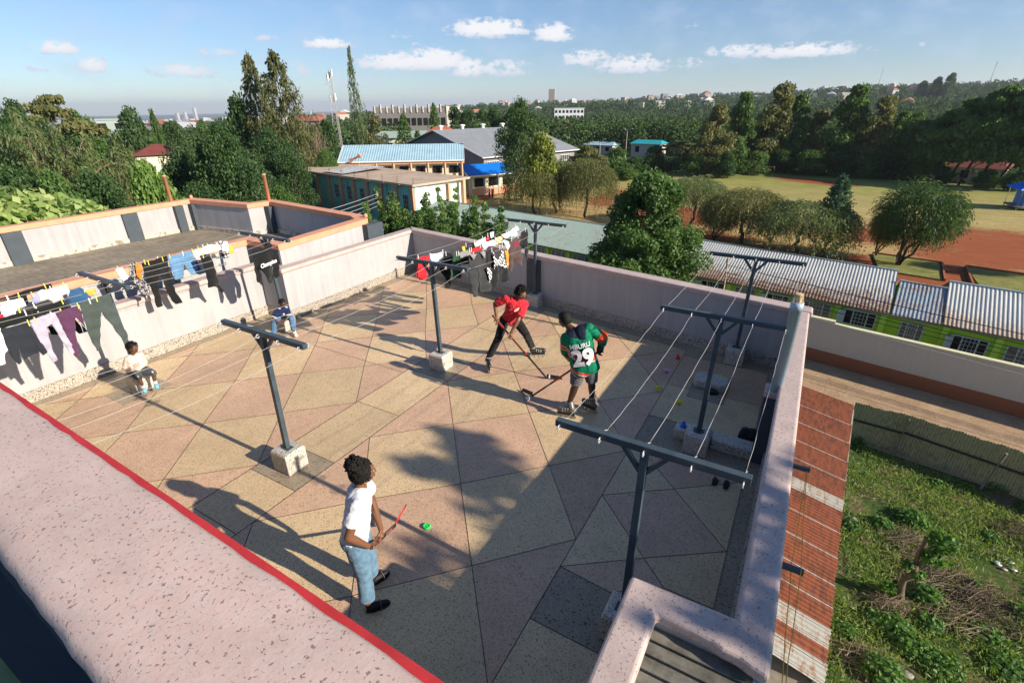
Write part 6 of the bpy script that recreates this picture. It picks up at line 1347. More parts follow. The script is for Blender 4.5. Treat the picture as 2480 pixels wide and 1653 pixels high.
GARMENTS = [
('joggers', 'dark grey green joggers at the right end of the front line', -8.31, [(2.596, 1.819), (2.707, 1.826), (2.818, 1.84), (2.927, 1.851), (2.971, 1.842), (2.965, 1.71), (2.971, 1.561), (2.989, 1.361), (3.01, 1.221), (3.005, 1.129), (2.972, 1.126), (2.948, 1.079), (2.926, 1.066), (2.924, 1.134), (2.881, 1.272), (2.854, 1.412), (2.819, 1.521), (2.806, 1.588), (2.802, 1.631), (2.739, 1.435), (2.675, 1.226), (2.637, 1.101), (2.598, 1.091), (2.598, 1.145), (2.583, 1.232), (2.574, 1.383), (2.583, 1.617)], 'g_green', [(2.717, 1.833), (2.8, 1.836)]),
('leggings', 'plum purple trousers hanging between lilac leggings and grey joggers', -8.31, [(2.315, 1.783), (2.437, 1.799), (2.571, 1.802), (2.581, 1.759), (2.579, 1.629), (2.561, 1.472), (2.532, 1.585), (2.5, 1.657), (2.467, 1.579), (2.411, 1.355), (2.384, 1.147), (2.33, 1.129), (2.314, 1.178), (2.343, 1.207), (2.334, 1.387), (2.324, 1.593)], 'g_plum', [(2.379, 1.795), (2.574, 1.811)]),
('leggings', 'lilac grey leggings on the front line', -8.31, [(2.039, 1.778), (2.166, 1.788), (2.313, 1.789), (2.319, 1.694), (2.313, 1.557), (2.334, 1.387), (2.366, 1.192), (2.317, 1.187), (2.287, 1.195), (2.274, 1.299), (2.258, 1.438), (2.246, 1.563), (2.239, 1.655), (2.179, 1.629), (2.154, 1.441), (2.14, 1.285), (2.148, 1.158), (2.096, 1.14), (2.081, 1.219), (2.054, 1.363), (2.045, 1.554)], 'g_lilac', [(2.098, 1.775), (2.269, 1.79)]),
('sweatshirt', 'dark navy sweatshirt with faded grey lettering blocks on its sleeves', -8.31, [(1.75, 1.77), (1.879, 1.762), (2.015, 1.758), (2.037, 1.74), (2.033, 1.646), (2.055, 1.54), (2.057, 1.461), (2.07, 1.321), (2.017, 1.294), (1.991, 1.39), (1.993, 1.526), (1.99, 1.43), (1.995, 1.338), (1.927, 1.328), (1.841, 1.303), (1.841, 1.406), (1.842, 1.492), (1.806, 1.284), (1.769, 1.266), (1.737, 1.364), (1.728, 1.474), (1.735, 1.613)], 'g_navy', [(1.751, 1.756), (2.021, 1.765)]),
('shirt', 'white shirt cut off by the left picture edge', -8.31, [(1.711, 1.772), (1.742, 1.737), (1.752, 1.663), (1.751, 1.503), (1.687, 1.473), (1.65, 1.345), (1.579, 1.349)], 'g_white', []),
('cloth', 'wide black cloth folded over the second line, left piece', -8.66, [(1.837, 1.806), (1.936, 1.798), (2.078, 1.805), (2.195, 1.808), (2.178, 1.715), (2.17, 1.669), (2.033, 1.671), (1.915, 1.676), (1.822, 1.664), (1.783, 1.669)], 'g_black', [(2.072, 1.86), (2.121, 1.804)]),
('cloth', 'black cloth folded over the second line, right of the darker piece', -8.66, [(2.199, 1.811), (2.329, 1.81), (2.452, 1.813), (2.562, 1.827), (2.565, 1.699), (2.381, 1.692), (2.182, 1.684)], 'g_black', [(2.246, 1.809), (2.534, 1.826)]),
('jacket', 'small blue denim jacket with badges behind the joggers', -8.66, [(2.614, 1.825), (2.671, 1.928), (2.788, 1.938), (2.823, 1.891), (2.84, 1.814), (2.867, 1.764), (2.787, 1.727), (2.763, 1.704), (2.697, 1.706), (2.624, 1.71)], 'g_denim', [(2.818, 1.862)]),
('shirt', 'mustard yellow sleeve with white print beside the denim jacket', -8.68, [(2.833, 1.87), (2.886, 1.879), (2.959, 1.865), (2.96, 1.814), (2.906, 1.779), (2.852, 1.77), (2.838, 1.821)], 'g_yellow', []),
('towel', 'white towel on the third line at the left edge', -9.35, [(2.087, 1.811), (2.199, 1.814), (2.329, 1.808), (2.331, 1.688), (2.22, 1.679), (2.181, 1.62), (2.102, 1.618), (2.05, 1.616), (2.071, 1.731)], 'g_white', [(2.179, 1.866), (2.303, 1.867), (2.297, 1.828)]),
('cloth', 'lavender cloth peg hung on the third line', -9.35, [(2.43, 1.821), (2.506, 1.836), (2.5, 1.699), (2.433, 1.69), (2.424, 1.756)], 'g_lav', [(2.445, 1.832)]),
('shirt', 'white and pink baby shirt on the third line', -9.35, [(2.512, 1.842), (2.577, 1.858), (2.624, 1.828), (2.638, 1.696), (2.654, 1.643), (2.628, 1.641), (2.603, 1.74), (2.542, 1.728), (2.511, 1.706)], 'g_white', []),
('towel', 'large white towel in the washing left of the post', -9.35, [(2.631, 1.836), (2.753, 1.841), (2.866, 1.852), (2.874, 1.718), (2.759, 1.706), (2.719, 1.637), (2.646, 1.645), (2.639, 1.749)], 'g_white', [(2.669, 1.851), (2.828, 1.866)]),
('cloth', 'dark cloths bunched on the back line', -9.69, [(2.184, 1.785), (2.299, 1.789), (2.458, 1.818), (2.619, 1.816), (2.791, 1.829), (2.791, 1.764), (2.726, 1.762), (2.615, 1.753), (2.466, 1.746), (2.459, 1.63), (2.417, 1.601), (2.421, 1.708), (2.301, 1.726), (2.168, 1.738)], 'g_black', [(2.265, 1.779), (2.713, 1.825)]),
('trousers', 'charcoal trousers hanging behind the black cloths', -9.0, [(2.118, 1.75), (2.252, 1.764), (2.38, 1.781), (2.493, 1.795), (2.527, 1.753), (2.523, 1.692), (2.296, 1.668), (2.11, 1.693)], 'g_char', [(2.157, 1.757), (2.322, 1.781)]),
('cloth', 'red cloth glimpsed at the left picture edge', -9.0, [(1.937, 1.751), (1.99, 1.751), (1.982, 1.71), (1.92, 1.703)], 'g_red', []),
('shirt', 'black shirt with red lettered hem seen between the trouser legs', -9.1, [(2.398, 1.396), (2.472, 1.373), (2.469, 1.238), (2.39, 1.275)], 'g_black', []),
('shirt', 'dark shirt with small red print under the purple trousers', -9.1, [(2.724, 1.399), (2.757, 1.286), (2.754, 1.152), (2.706, 1.154), (2.677, 1.228)], 'g_black', []),
('shirt', 'navy cloth hanging behind the purple trouser leg', -8.66, [(2.637, 1.443), (2.665, 1.358), (2.68, 1.298), (2.632, 1.295)], 'g_denim', []),
('sock', 'white sock pair pegged left of the patterned scarf', -9.69, [(3.665, 1.813), (3.698, 1.821), (3.766, 1.82), (3.779, 1.738), (3.799, 1.662), (3.775, 1.624), (3.722, 1.613), (3.699, 1.587), (3.697, 1.646), (3.687, 1.737)], 'g_white', [(3.704, 1.832)]),
('scarf', 'black and white patterned scarf', -9.69, [(3.874, 1.836), (3.965, 1.861), (4.006, 1.84), (4.052, 1.753), (4.04, 1.63), (4.012, 1.565), (4.032, 1.467), (4.042, 1.334), (4.016, 1.276), (3.963, 1.265), (3.972, 1.187), (3.946, 1.182), (3.945, 1.29), (3.911, 1.338), (3.912, 1.448), (3.87, 1.497), (3.891, 1.617), (3.823, 1.628)], 'g_scarf', []),
('cloth', 'orange cloth knotted into the patterned scarf', -9.66, [(3.946, 1.83), (3.996, 1.829), (4.035, 1.744), (4.002, 1.636), (3.989, 1.567), (3.955, 1.559), (3.921, 1.632), (3.936, 1.735)], 'g_orange', []),
('trousers', 'wide legged black trousers on the back line', -9.69, [(4.067, 1.812), (4.122, 1.821), (4.271, 1.822), (4.378, 1.841), (4.498, 1.839), (4.484, 1.731), (4.462, 1.474), (4.462, 1.165), (4.502, 0.953), (4.399, 0.948), (4.365, 1.019), (4.33, 1.206), (4.301, 1.463), (4.268, 1.575), (4.17, 1.37), (4.176, 1.216), (4.174, 1.004), (4.07, 1.005), (4.057, 1.044), (4.077, 1.285), (4.062, 1.514)], 'g_black', [(4.113, 1.836), (4.167, 1.809), (4.333, 1.834), (4.405, 1.816)]),
('shorts', 'light blue denim knee length jeans', -9.69, [(4.488, 1.819), (4.651, 1.82), (4.76, 1.822), (4.942, 1.822), (4.936, 1.654), (4.941, 1.536), (4.911, 1.396), (4.809, 1.405), (4.772, 1.542), (4.727, 1.63), (4.7, 1.484), (4.667, 1.367), (4.545, 1.389), (4.485, 1.4), (4.492, 1.579)], 'g_denim_light', [(4.53, 1.831), (4.763, 1.83), (4.94, 1.836)]),
('cloth', 'dark hem hanging below the light jeans', -9.74, [(4.509, 1.389), (4.62, 1.363), (4.615, 1.315), (4.561, 1.286), (4.515, 1.316)], 'g_black', []),
('cloth', 'dark blue cloth hanging right of the light jeans', -9.74, [(4.924, 1.611), (5.01, 1.609), (5.016, 1.409), (4.935, 1.412)], 'g_denim', []),
('towel', 'pale pink cloth on the back line', -9.69, [(4.943, 1.825), (5.044, 1.836), (5.159, 1.832), (5.159, 1.725), (5.044, 1.627), (4.954, 1.649)], 'g_pink', [(5.055, 1.853)]),
('vest', 'white baby vests pegged side by side', -9.69, [(5.149, 1.844), (5.267, 1.866), (5.361, 1.845), (5.459, 1.832), (5.47, 1.72), (5.344, 1.71), (5.264, 1.71), (5.151, 1.698)], 'g_white', [(5.148, 1.864), (5.236, 1.863), (5.404, 1.855)]),
('cloth', 'grey green cloth under the white vests', -9.729999999999999, [(5.29, 1.679), (5.359, 1.672), (5.378, 1.577), (5.274, 1.587)], 'g_green', []),
('dress', 'sheer black dress tapering to a point', -9.35, [(4.87, 1.782), (4.925, 1.793), (5.047, 1.786), (5.063, 1.667), (5.073, 1.49), (5.083, 1.309), (5.112, 1.119), (5.145, 1.028), (5.098, 0.991), (5.019, 1.148), (4.951, 1.189), (4.853, 1.188), (4.884, 1.405), (4.895, 1.615)], 'g_black', [(4.924, 1.788)]),
('shirt', 'black and white plaid shirt with a white front', -9.69, [(5.416, 1.862), (5.493, 1.884), (5.629, 1.848), (5.617, 1.645), (5.579, 1.542), (5.429, 1.553), (5.46, 1.683), (5.48, 1.798)], 'g_plaid', []),
('vest', 'white vest over the plaid shirt', -9.66, [(5.483, 1.801), (5.553, 1.869), (5.616, 1.855), (5.592, 1.665), (5.521, 1.672), (5.467, 1.705)], 'g_white', []),
('cloth', 'small yellow lace cloth at the end of the back line', -9.35, [(5.437, 1.813), (5.486, 1.827), (5.521, 1.805), (5.503, 1.695), (5.457, 1.68), (5.409, 1.708)], 'g_yellow', [(5.465, 1.842)]),
('skirt', 'red skirt bunched at its hem, nearest piece by the far wall', -5.48, [(6.283, 1.916), (6.437, 1.894), (6.652, 1.864), (6.631, 1.735), (6.593, 1.596), (6.487, 1.525), (6.456, 1.484), (6.357, 1.491), (6.303, 1.545), (6.192, 1.609), (6.253, 1.753)], 'g_red', [(6.315, 1.92)]),
('shirt', 'light blue shirt beside the red skirt', -5.48, [(6.625, 1.908), (6.672, 1.88), (6.812, 1.858), (7.024, 1.837), (6.999, 1.741), (6.914, 1.712), (6.912, 1.577), (6.776, 1.562), (6.756, 1.719), (6.657, 1.761)], 'g_lightblue', [(6.985, 1.854)]),
('trousers', 'black leggings with one long narrow leg', -5.48, [(7.033, 1.801), (7.184, 1.785), (7.263, 1.728), (7.277, 1.585), (7.148, 1.444), (7.089, 1.113), (6.97, 1.167), (7.023, 1.338), (6.906, 1.527), (6.95, 1.669), (7.051, 1.712)], 'g_black', [(7.074, 1.799)]),
('trousers', 'dark green shorts with pale green stripe', -5.13, [(6.819, 1.873), (6.961, 1.871), (7.034, 1.762), (7.012, 1.532), (6.986, 1.402), (6.837, 1.462), (6.807, 1.433), (6.714, 1.46), (6.745, 1.621), (6.811, 1.736)], 'g_dkgreen', [(6.92, 1.881), (6.983, 1.871)]),
('cloth', 'folded grey towel on the middle line', -5.13, [(6.996, 1.867), (7.156, 1.861), (7.352, 1.836), (7.356, 1.741), (7.204, 1.753), (7.001, 1.773)], 'g_grey', [(7.315, 1.853)]),
('cloth', 'black cloth below the folded grey towel', -5.17, [(7.047, 1.753), (7.348, 1.726), (7.368, 1.604), (7.306, 1.585), (7.078, 1.627)], 'g_black', []),
('shirt', 'red shirt on the middle line between grey and white washing', -5.13, [(7.358, 1.843), (7.508, 1.842), (7.708, 1.822), (7.734, 1.746), (7.623, 1.729), (7.502, 1.766), (7.368, 1.739)], 'g_red', [(7.373, 1.848), (7.678, 1.847)]),
('shirt', 'black jackets bunched on the back line by the wall', -5.48, [(7.187, 1.815), (7.418, 1.83), (7.684, 1.804), (7.705, 1.692), (7.525, 1.717), (7.293, 1.738)], 'g_char', []),
('cloth', 'small mustard striped cloth on the back line', -5.460000000000001, [(7.57, 1.8), (7.643, 1.798), (7.647, 1.708), (7.572, 1.717)], 'g_yellow', []),
('shirt', 'black shirt on the back line beyond the mustard cloth', -5.48, [(7.684, 1.804), (7.838, 1.796), (7.98, 1.791), (8.004, 1.676), (7.829, 1.681), (7.69, 1.696)], 'g_black', [(7.709, 1.812)]),
('shirt', 'white shirt on the back line left of the red cloth', -5.48, [(7.988, 1.762), (8.109, 1.78), (8.293, 1.805), (8.371, 1.694), (8.186, 1.699), (8.086, 1.685), (8.014, 1.688)], 'g_white', [(7.991, 1.807), (8.288, 1.824)]),
('cloth', 'steel blue cloth next to the small red cloth', -5.48, [(8.303, 1.803), (8.403, 1.813), (8.44, 1.698), (8.361, 1.697)], 'g_lightblue', []),
('cloth', 'small red cloth pegged on the back line', -5.48, [(8.41, 1.77), (8.483, 1.83), (8.563, 1.709), (8.527, 1.688), (8.416, 1.69)], 'g_red', [(8.484, 1.844)]),
('cloth', 'white crumpled cloth high on the back line', -5.48, [(8.57, 1.861), (8.713, 1.854), (8.733, 1.733), (8.61, 1.725), (8.582, 1.799)], 'g_white', []),
('shirt', 'white shirt on the middle line right of the red shirt', -5.13, [(7.737, 1.851), (7.925, 1.856), (8.164, 1.844), (8.204, 1.721), (8.008, 1.758), (7.887, 1.705), (7.8, 1.71)], 'g_white', [(7.738, 1.859), (8.195, 1.87)]),
('shirt', 'orange and white striped shirt on the middle line', -5.13, [(8.188, 1.847), (8.35, 1.861), (8.444, 1.858), (8.474, 1.793), (8.345, 1.739), (8.235, 1.731)], 'g_orange_stripe', []),
('shirt', 'pale shirts at the far end of the middle line', -5.13, [(8.471, 1.877), (8.672, 1.877), (8.959, 1.912), (9.098, 1.927), (9.157, 1.838), (9.061, 1.823), (9.078, 1.75), (9.007, 1.722), (8.668, 1.76), (8.538, 1.788)], 'g_white', [(8.623, 1.895), (8.699, 1.905), (8.987, 1.949)]),
('shirt', 'turquoise and white striped shirt under the pale shirts', -4.79, [(7.821, 1.895), (7.971, 1.925), (8.154, 1.853), (8.167, 1.754), (8.103, 1.688), (8.029, 1.817), (7.94, 1.885)], 'g_lightblue', []),
('trousers', 'charcoal flared trousers hanging lowest in front', -4.79, [(6.82, 1.906), (7.073, 1.903), (7.324, 1.888), (7.355, 1.714), (7.371, 1.526), (7.44, 1.093), (7.18, 1.126), (7.127, 1.346), (7.064, 1.593), (7.018, 1.681), (6.996, 1.567), (7.044, 1.309), (7.042, 1.107), (6.835, 1.166), (6.839, 1.371), (6.807, 1.604), (6.81, 1.793)], 'g_char', [(6.945, 1.905), (7.243, 1.884)]),
('pocket_cloth', 'two pale grey pocket linings of the charcoal trousers', -4.76, [(6.802, 1.929), (7.014, 1.892), (6.893, 1.813)], 'g_grey', []),
('pocket_cloth', 'right pale grey pocket lining on the charcoal trousers', -4.76, [(7.118, 1.896), (7.25, 1.879), (7.25, 1.745), (7.192, 1.804)], 'g_grey', []),
('trousers', 'black trousers with checked side panel', -4.79, [(7.349, 1.844), (7.501, 1.846), (7.608, 1.713), (7.657, 1.512), (7.769, 1.354), (7.743, 1.099), (7.681, 1.076), (7.479, 1.162), (7.446, 1.348), (7.344, 1.533)], 'g_black', [(7.53, 1.847)]),
('trousers', 'black and white checked pyjama leg', -4.76, [(7.299, 1.568), (7.409, 1.535), (7.474, 1.439), (7.447, 1.193), (7.391, 1.217), (7.318, 1.42)], 'g_check', []),
('shorts', 'checked bib over black shorts beside the mustard strip', -4.7700000000000005, [(7.537, 1.794), (7.631, 1.663), (7.775, 1.579), (7.871, 1.746), (7.926, 1.749), (7.926, 1.573), (7.998, 1.425), (7.92, 1.397), (7.741, 1.493), (7.619, 1.398), (7.539, 1.546)], 'g_check', [(7.771, 1.847), (7.86, 1.858)]),
('shorts', 'large black shorts with small white logo', -4.79, [(7.774, 1.481), (8.047, 1.393), (8.141, 1.116), (8.101, 1.068), (7.851, 1.116), (7.76, 1.152)], 'g_black', []),
('scarf', 'mustard yellow strip of cloth', -4.79, [(7.986, 1.716), (8.103, 1.692), (8.131, 1.453), (8.127, 1.322), (8.077, 1.327), (8.041, 1.411), (8.021, 1.563)], 'g_mustard', []),
('trousers', 'brown trousers with pale cuffs', -4.79, [(8.154, 1.853), (8.345, 1.867), (8.592, 1.864), (8.574, 1.711), (8.606, 1.468), (8.692, 1.248), (8.553, 1.258), (8.436, 1.408), (8.406, 1.583), (8.358, 1.685), (8.276, 1.647), (8.273, 1.5), (8.242, 1.248), (8.117, 1.291), (8.161, 1.511), (8.166, 1.706)], 'g_brown', [(8.25, 1.888), (8.493, 1.893)]),
('shirt', 'maroon shirt overlapping the brown trousers', -4.76, [(8.275, 1.781), (8.356, 1.796), (8.521, 1.776), (8.521, 1.743), (8.354, 1.69), (8.258, 1.712)], 'g_maroon', []),
('trousers', 'black trousers at the far end of the front line by the post', -4.79, [(8.576, 1.916), (8.711, 1.929), (8.866, 1.948), (8.927, 1.776), (8.867, 1.713), (8.915, 1.461), (8.894, 1.309), (8.815, 1.321), (8.762, 1.498), (8.762, 1.651), (8.676, 1.688), (8.668, 1.537), (8.613, 1.534), (8.608, 1.736)], 'g_black', [(8.576, 1.924), (8.797, 1.953)]),
('hoodie', 'black hoodie with white script lettering hanging upside of the post, above the boy', -8.66, [(5.469, 1.858), (5.537, 1.842), (5.615, 1.794), (5.666, 1.797), (5.712, 1.846), (5.801, 1.886), (5.862, 1.872), (5.869, 1.817), (5.835, 1.764), (5.854, 1.699), (5.882, 1.599), (5.918, 1.496), (5.917, 1.417), (5.882, 1.236), (5.826, 1.188), (5.783, 1.232), (5.81, 1.414), (5.8, 1.48), (5.772, 1.33), (5.78, 1.217), (5.75, 1.13), (5.68, 1.131), (5.612, 1.17), (5.586, 1.273), (5.547, 1.423), (5.515, 1.463), (5.518, 1.339), (5.473, 1.227), (5.46, 1.208), (5.417, 1.236), (5.431, 1.424), (5.444, 1.603)], 'g_black', [])]
GO = {}
for i, g_ in enumerate(GARMENTS): GO[g_[0]] = garment(*g_, i)
def text_mesh(name, body, size, mat, parent, loc, rot, extrude=.001, bold=0.0, squash=1.0, shear=0.0):
    cu = bpy.data.curves.new(name, 'FONT'); cu.body = body; cu.size = size; cu.extrude = extrude; cu.offset = bold; cu.align_x = 'CENTER'; cu.align_y = 'CENTER'; cu.shear = shear; cu.resolution_u = 3
    tmp = bpy.data.objects.new(name, cu); COL.objects.link(tmp); dg = bpy.context.evaluated_depsgraph_get(); me = bpy.data.meshes.new_from_object(tmp.evaluated_get(dg)); bpy.data.objects.remove(tmp)
    me.materials.clear(); me.materials.append(mat); o = bpy.data.objects.new(name, me); COL.objects.link(o); o.parent = parent; o.location = loc; o.rotation_euler = rot; o.scale = (squash, 1, 1); return o
# lettering on the back of the hoodie
h_ = GO['hoodie']; text_mesh('lettering', 'Champion', .105, M['g_white'], h_, (.085, -.01, -.34), (math.radians(90), math.radians(-6), math.radians(90)), .002, .003, .8, .25)
# faded lettering blocks on the navy sweatshirt sleeves
h_ = GO['sweatshirt']

# ================================================================== people
def frustum(mb_, p, q, r0, r1, n=14, caps=True, flat=1.0, axis=None):
    p, q = Vector(p), Vector(q); a, b, d = frame(q-p, axis or (0, 0, 1)); vs = []
    for c, r in ((p, r0), (q, r1)):
        for k in range(n):
            t = 2*math.pi*k/n; vs.append(c+a*math.cos(t)*r+b*math.sin(t)*r*flat)
    mb_.add(vs, [(k, (k+1) % n, n+(k+1) % n, n+k) for k in range(n)]+[tuple(range(n))[::-1], tuple(range(n, 2*n))])
def caps(mb_, pts, rs, n=14):
    "tapered limb with round joints"
    for i in range(len(pts)):
        mb_.ball(pts[i], rs[i], n)
        if i: frustum(mb_, pts[i-1], pts[i], rs[i-1], rs[i], n)
TEX = bpy.data.textures.new('wrinkles', 'CLOUDS'); TEX.noise_scale = .055; TEX.noise_depth = 3
def skinned(mb_, name, mat, parent, vox=.009, smooth=4, disp=0.0):
    o = mb_.build(name, mat, parent, world=True)
    m_ = o.modifiers.new('remesh', 'REMESH'); m_.mode = 'VOXEL'; m_.voxel_size = vox; m_.use_smooth_shade = True
    s_ = o.modifiers.new('smooth', 'SMOOTH'); s_.factor = .6; s_.iterations = smooth
    if disp: d_ = o.modifiers.new('folds', 'DISPLACE'); d_.texture = TEX; d_.strength = disp; d_.mid_level = .5; d_.texture_coords = 'GLOBAL'
    return o
M['skin'] = NT('dark brown skin', .45, .4).out((.105,.045,.024)); M['skin_light'] = NT('brown skin', .45, .4).out((.16,.072,.038)); M['skin_deep'] = NT('deep brown skin', .42, .45).out((.055,.025,.015))
M['hair'] = m_plain('black hair', (.010,.009,.008), .75, .3, 60, spec=.2); M['eye_white'] = m_plain('eye white', (.28,.26,.24), .3, .02); M['iris'] = m_plain('dark iris', (.01,.006,.004), .2, .02); M['lip'] = m_plain('lip', (.11,.035,.03), .5, .05)
M['jeans'] = m_cloth('blue jeans', (.11,.20,.29), .3, 14); M['jeans_dark'] = m_cloth('boy jeans', (.07,.15,.27), .35, 16); M['tshirt_white'] = m_cloth('white t shirt', (.62,.63,.67), .05); M['tshirt_red'] = m_cloth('red t shirt', (.50,.022,.035), .12); M['trouser_black'] = m_cloth('black track trousers', (.013,.013,.014), .3); M['shorts_grey'] = m_cloth('grey shorts', (.10,.10,.115), .15)
M['jersey'] = m_cloth('green jersey', (.0,.15,.075), .15); M['jersey_orange'] = m_cloth('orange band', (.62,.08,.025), .1); M['jersey_navy'] = m_cloth('navy yoke', (.012,.017,.035), .1); M['boy_navy'] = m_cloth('navy shirt', (.012,.022,.075), .15); M['cream_top'] = m_cloth('cream top', (.62,.50,.44), .06); M['grey_jeans'] = m_cloth('grey denim', (.055,.06,.07), .35, 20); M['pink_print'] = m_plain('pink print', (.62,.30,.27), .8, .1)
M['sock_white'] = m_plain('white sock', (.72,.72,.72), .9, .05); M['clog'] = m_plain('blue clog', (.12,.42,.60), .5, .1); M['shoe_pink'] = m_plain('pale pink shoe', (.68,.55,.50), .6, .08); M['skate_black'] = m_plain('black skate', (.014,.015,.017), .35, .3, 30, spec=.5); M['skate_silver'] = m_plain('silver skate', (.10,.095,.085), .35, .2, 20, spec=.6); M['wheel'] = m_plain('skate wheel', (.30,.28,.22), .4, .1); M['strap'] = m_plain('grey strap', (.42,.44,.44), .5, .1); M['strap_brown'] = m_plain('brown strap', (.16,.11,.085), .6, .1)
def head(root, c, f, up, s, skin, scale=1.0):
    "c centre, f facing, up; returns matrix of the head frame"
    f = Vector(f).normalized(); up = Vector(up); r_ = f.cross(up).normalized(); up = r_.cross(f).normalized(); c = Vector(c); Mx = Matrix((r_, f, up)).transposed(); k = scale
    def w(x, y, z): return c+Mx @ Vector((x*k, y*k, z*k))
    s.ball(c, (.073*k, .090*k, .098*k), 18, M=Mx); s.ball(w(0, .028, -.055), (.052*k, .058*k, .055*k), 14, M=Mx); s.ball(w(0, -.02, .025), (.078*k, .086*k, .082*k), 16, M=Mx)
    s.ball(w(0, .092, -.012), (.014*k, .016*k, .022*k), 8, M=Mx); s.ball(w(0, .098, -.024), (.019*k, .013*k, .012*k), 8, M=Mx)
    s.ball(w(0, .078, .028), (.045*k, .014*k, .010*k), 8, M=Mx)
    for sx in (-1, 1): s.ball(w(sx*.078, -.004, -.006), (.012*k, .022*k, .032*k), 8, M=Mx); s.ball(w(sx*.04, .060, -.025), (.022*k, .02*k, .02*k), 8, M=Mx)
    for sx in (-1, 1):
        e = MB(); e.ball(w(sx*.030, .074, .006), (.014*k, .012*k, .0085*k), 10, M=Mx); o = e.build('eye', M['eye_white'], root, smooth=True, world=True); e = MB(); e.ball(w(sx*.030, .084, .006), (.0065*k, .004*k, .0065*k), 8, M=Mx); e.build('iris', M['iris'], root, smooth=True, world=True)
    e = MB(); e.ball(w(0, .087, -.052), (.023*k, .010*k, .0055*k), 10, M=Mx); e.ball(w(0, .086, -.060), (.020*k, .010*k, .0065*k), 10, M=Mx); e.build('lips', M['lip'], root, smooth=True, world=True)
    return w, Mx
def hand(s, wr, palm, grip_dir, k=1.0, curl=1.0, side=1):
    "palm with five separate bent fingers closing round something that runs along grip_dir"
    wr, palm = Vector(wr), Vector(palm); d = (palm-wr).normalized(); g = Vector(grip_dir); g = (g-d*g.dot(d)).normalized(); nrm = d.cross(g)*side
    pc = wr+d*.055*k; frustum(s, wr, pc, .026*k, .036*k, 12, flat=.62, axis=tuple(nrm)); s.ball(pc, (.036*k, .036*k, .024*k), 10)
    for i in range(4):
        off = (-.028+.0185*i)*k; L_ = (.032, .036, .034, .027)[i]*k; p = pc+g*off+d*.022*k; p1 = p+(d*.8+nrm*.35*curl).normalized()*L_; p2 = p1+(d*.1+nrm*curl+d*(1-curl)).normalized()*L_*.8; p3 = p2+(nrm*.5*curl-d*(1.0*curl-.6)).normalized()*L_*.6; caps(s, [p, p1, p2, p3], [.0095*k, .009*k, .0085*k, .0075*k], 8)
    t0 = wr+d*.028*k-g*.026*k; t1 = t0+(d*.5-g*.55+nrm*.4).normalized()*.034*k; t2 = t1+(d*.5+nrm*.7+g*.1).normalized()*.03*k; caps(s, [t0, t1, t2], [.013*k, .011*k, .009*k], 8)
def person(label, base, J, skin, k=1.0, f=(1, 0, 0), hf=None, hup=(0, 0, 1), r=None, grips=None, curl=(1, 1)):
    root = empty('person', (base[0], base[1], 0), 0, label, 'person'); s = MB(); j = {a: Vector(b) for a, b in J.items()}; r = dict(dict(ua=.043, el=.036, wr=.025, nk=.05, ch=.125, wa=.12, hp=.095, th=.085, kn=.056, an=.037), **(r or {}))
    for a in r: r[a] *= k
    ch = (j['shL']+j['shR'])/2; hp = (j['hipL']+j['hipR'])/2; sh = (j['shR']-j['shL']).normalized(); down = (hp-ch)
    # trunk: two leaning columns and a core
    for side in (-1, 1):
        a = ch+sh*side*r['ch']*.55+down*.12; b = ch+sh*side*r['wa']*.42+down*.6; c = hp+sh*side*r['hp']*.55; caps(s, [a, b, c], [r['ch']*.82, r['wa']*.72, r['hp']*1.1])
    caps(s, [ch, ch+down*.3], [r['ch']*.6, r['ch']*.85]); caps(s, [ch+down*.02, j['neck'], j['head']], [r['nk']*1.35, r['nk'], r['nk']*.9])
    for q in 'LR':
        caps(s, [ch+sh*(.05*k if q == 'R' else -.05*k), j['sh'+q], j['sh'+q].lerp(j['el'+q], .45), j['el'+q]], [r['ua']*1.15, r['ua']*1.2, r['ua'], r['el']]); caps(s, [j['el'+q], j['el'+q].lerp(j['wr'+q], .3), j['wr'+q]], [r['el'], r['el']*1.02, r['wr']])
        hand(s, j['wr'+q], j['ha'+q], (grips or {}).get(q, (0, 1, 0)), k*1.0, curl[0 if q == 'L' else 1], -1 if q == 'L' else 1)
        caps(s, [j['hip'+q], j['hip'+q].lerp(j['kn'+q], .4), j['kn'+q]], [r['th']*1.05, r['th'], r['kn']]); caps(s, [j['kn'+q], j['kn'+q].lerp(j['an'+q], .3), j['an'+q]], [r['kn'], r['kn']*1.02, r['an']])
    w, Mx = head(root, j['head'], hf or f, hup, s, skin, k*1.02 if k > .9 else J.get('hs', 1.0) if False else (k*1.02 if k > .9 else max(k, .78)))
    skinned(s, 'body', skin, root, .0075 if k > .9 else .0065, 3)
    return root, j, r, w, Mx, ch, hp, sh
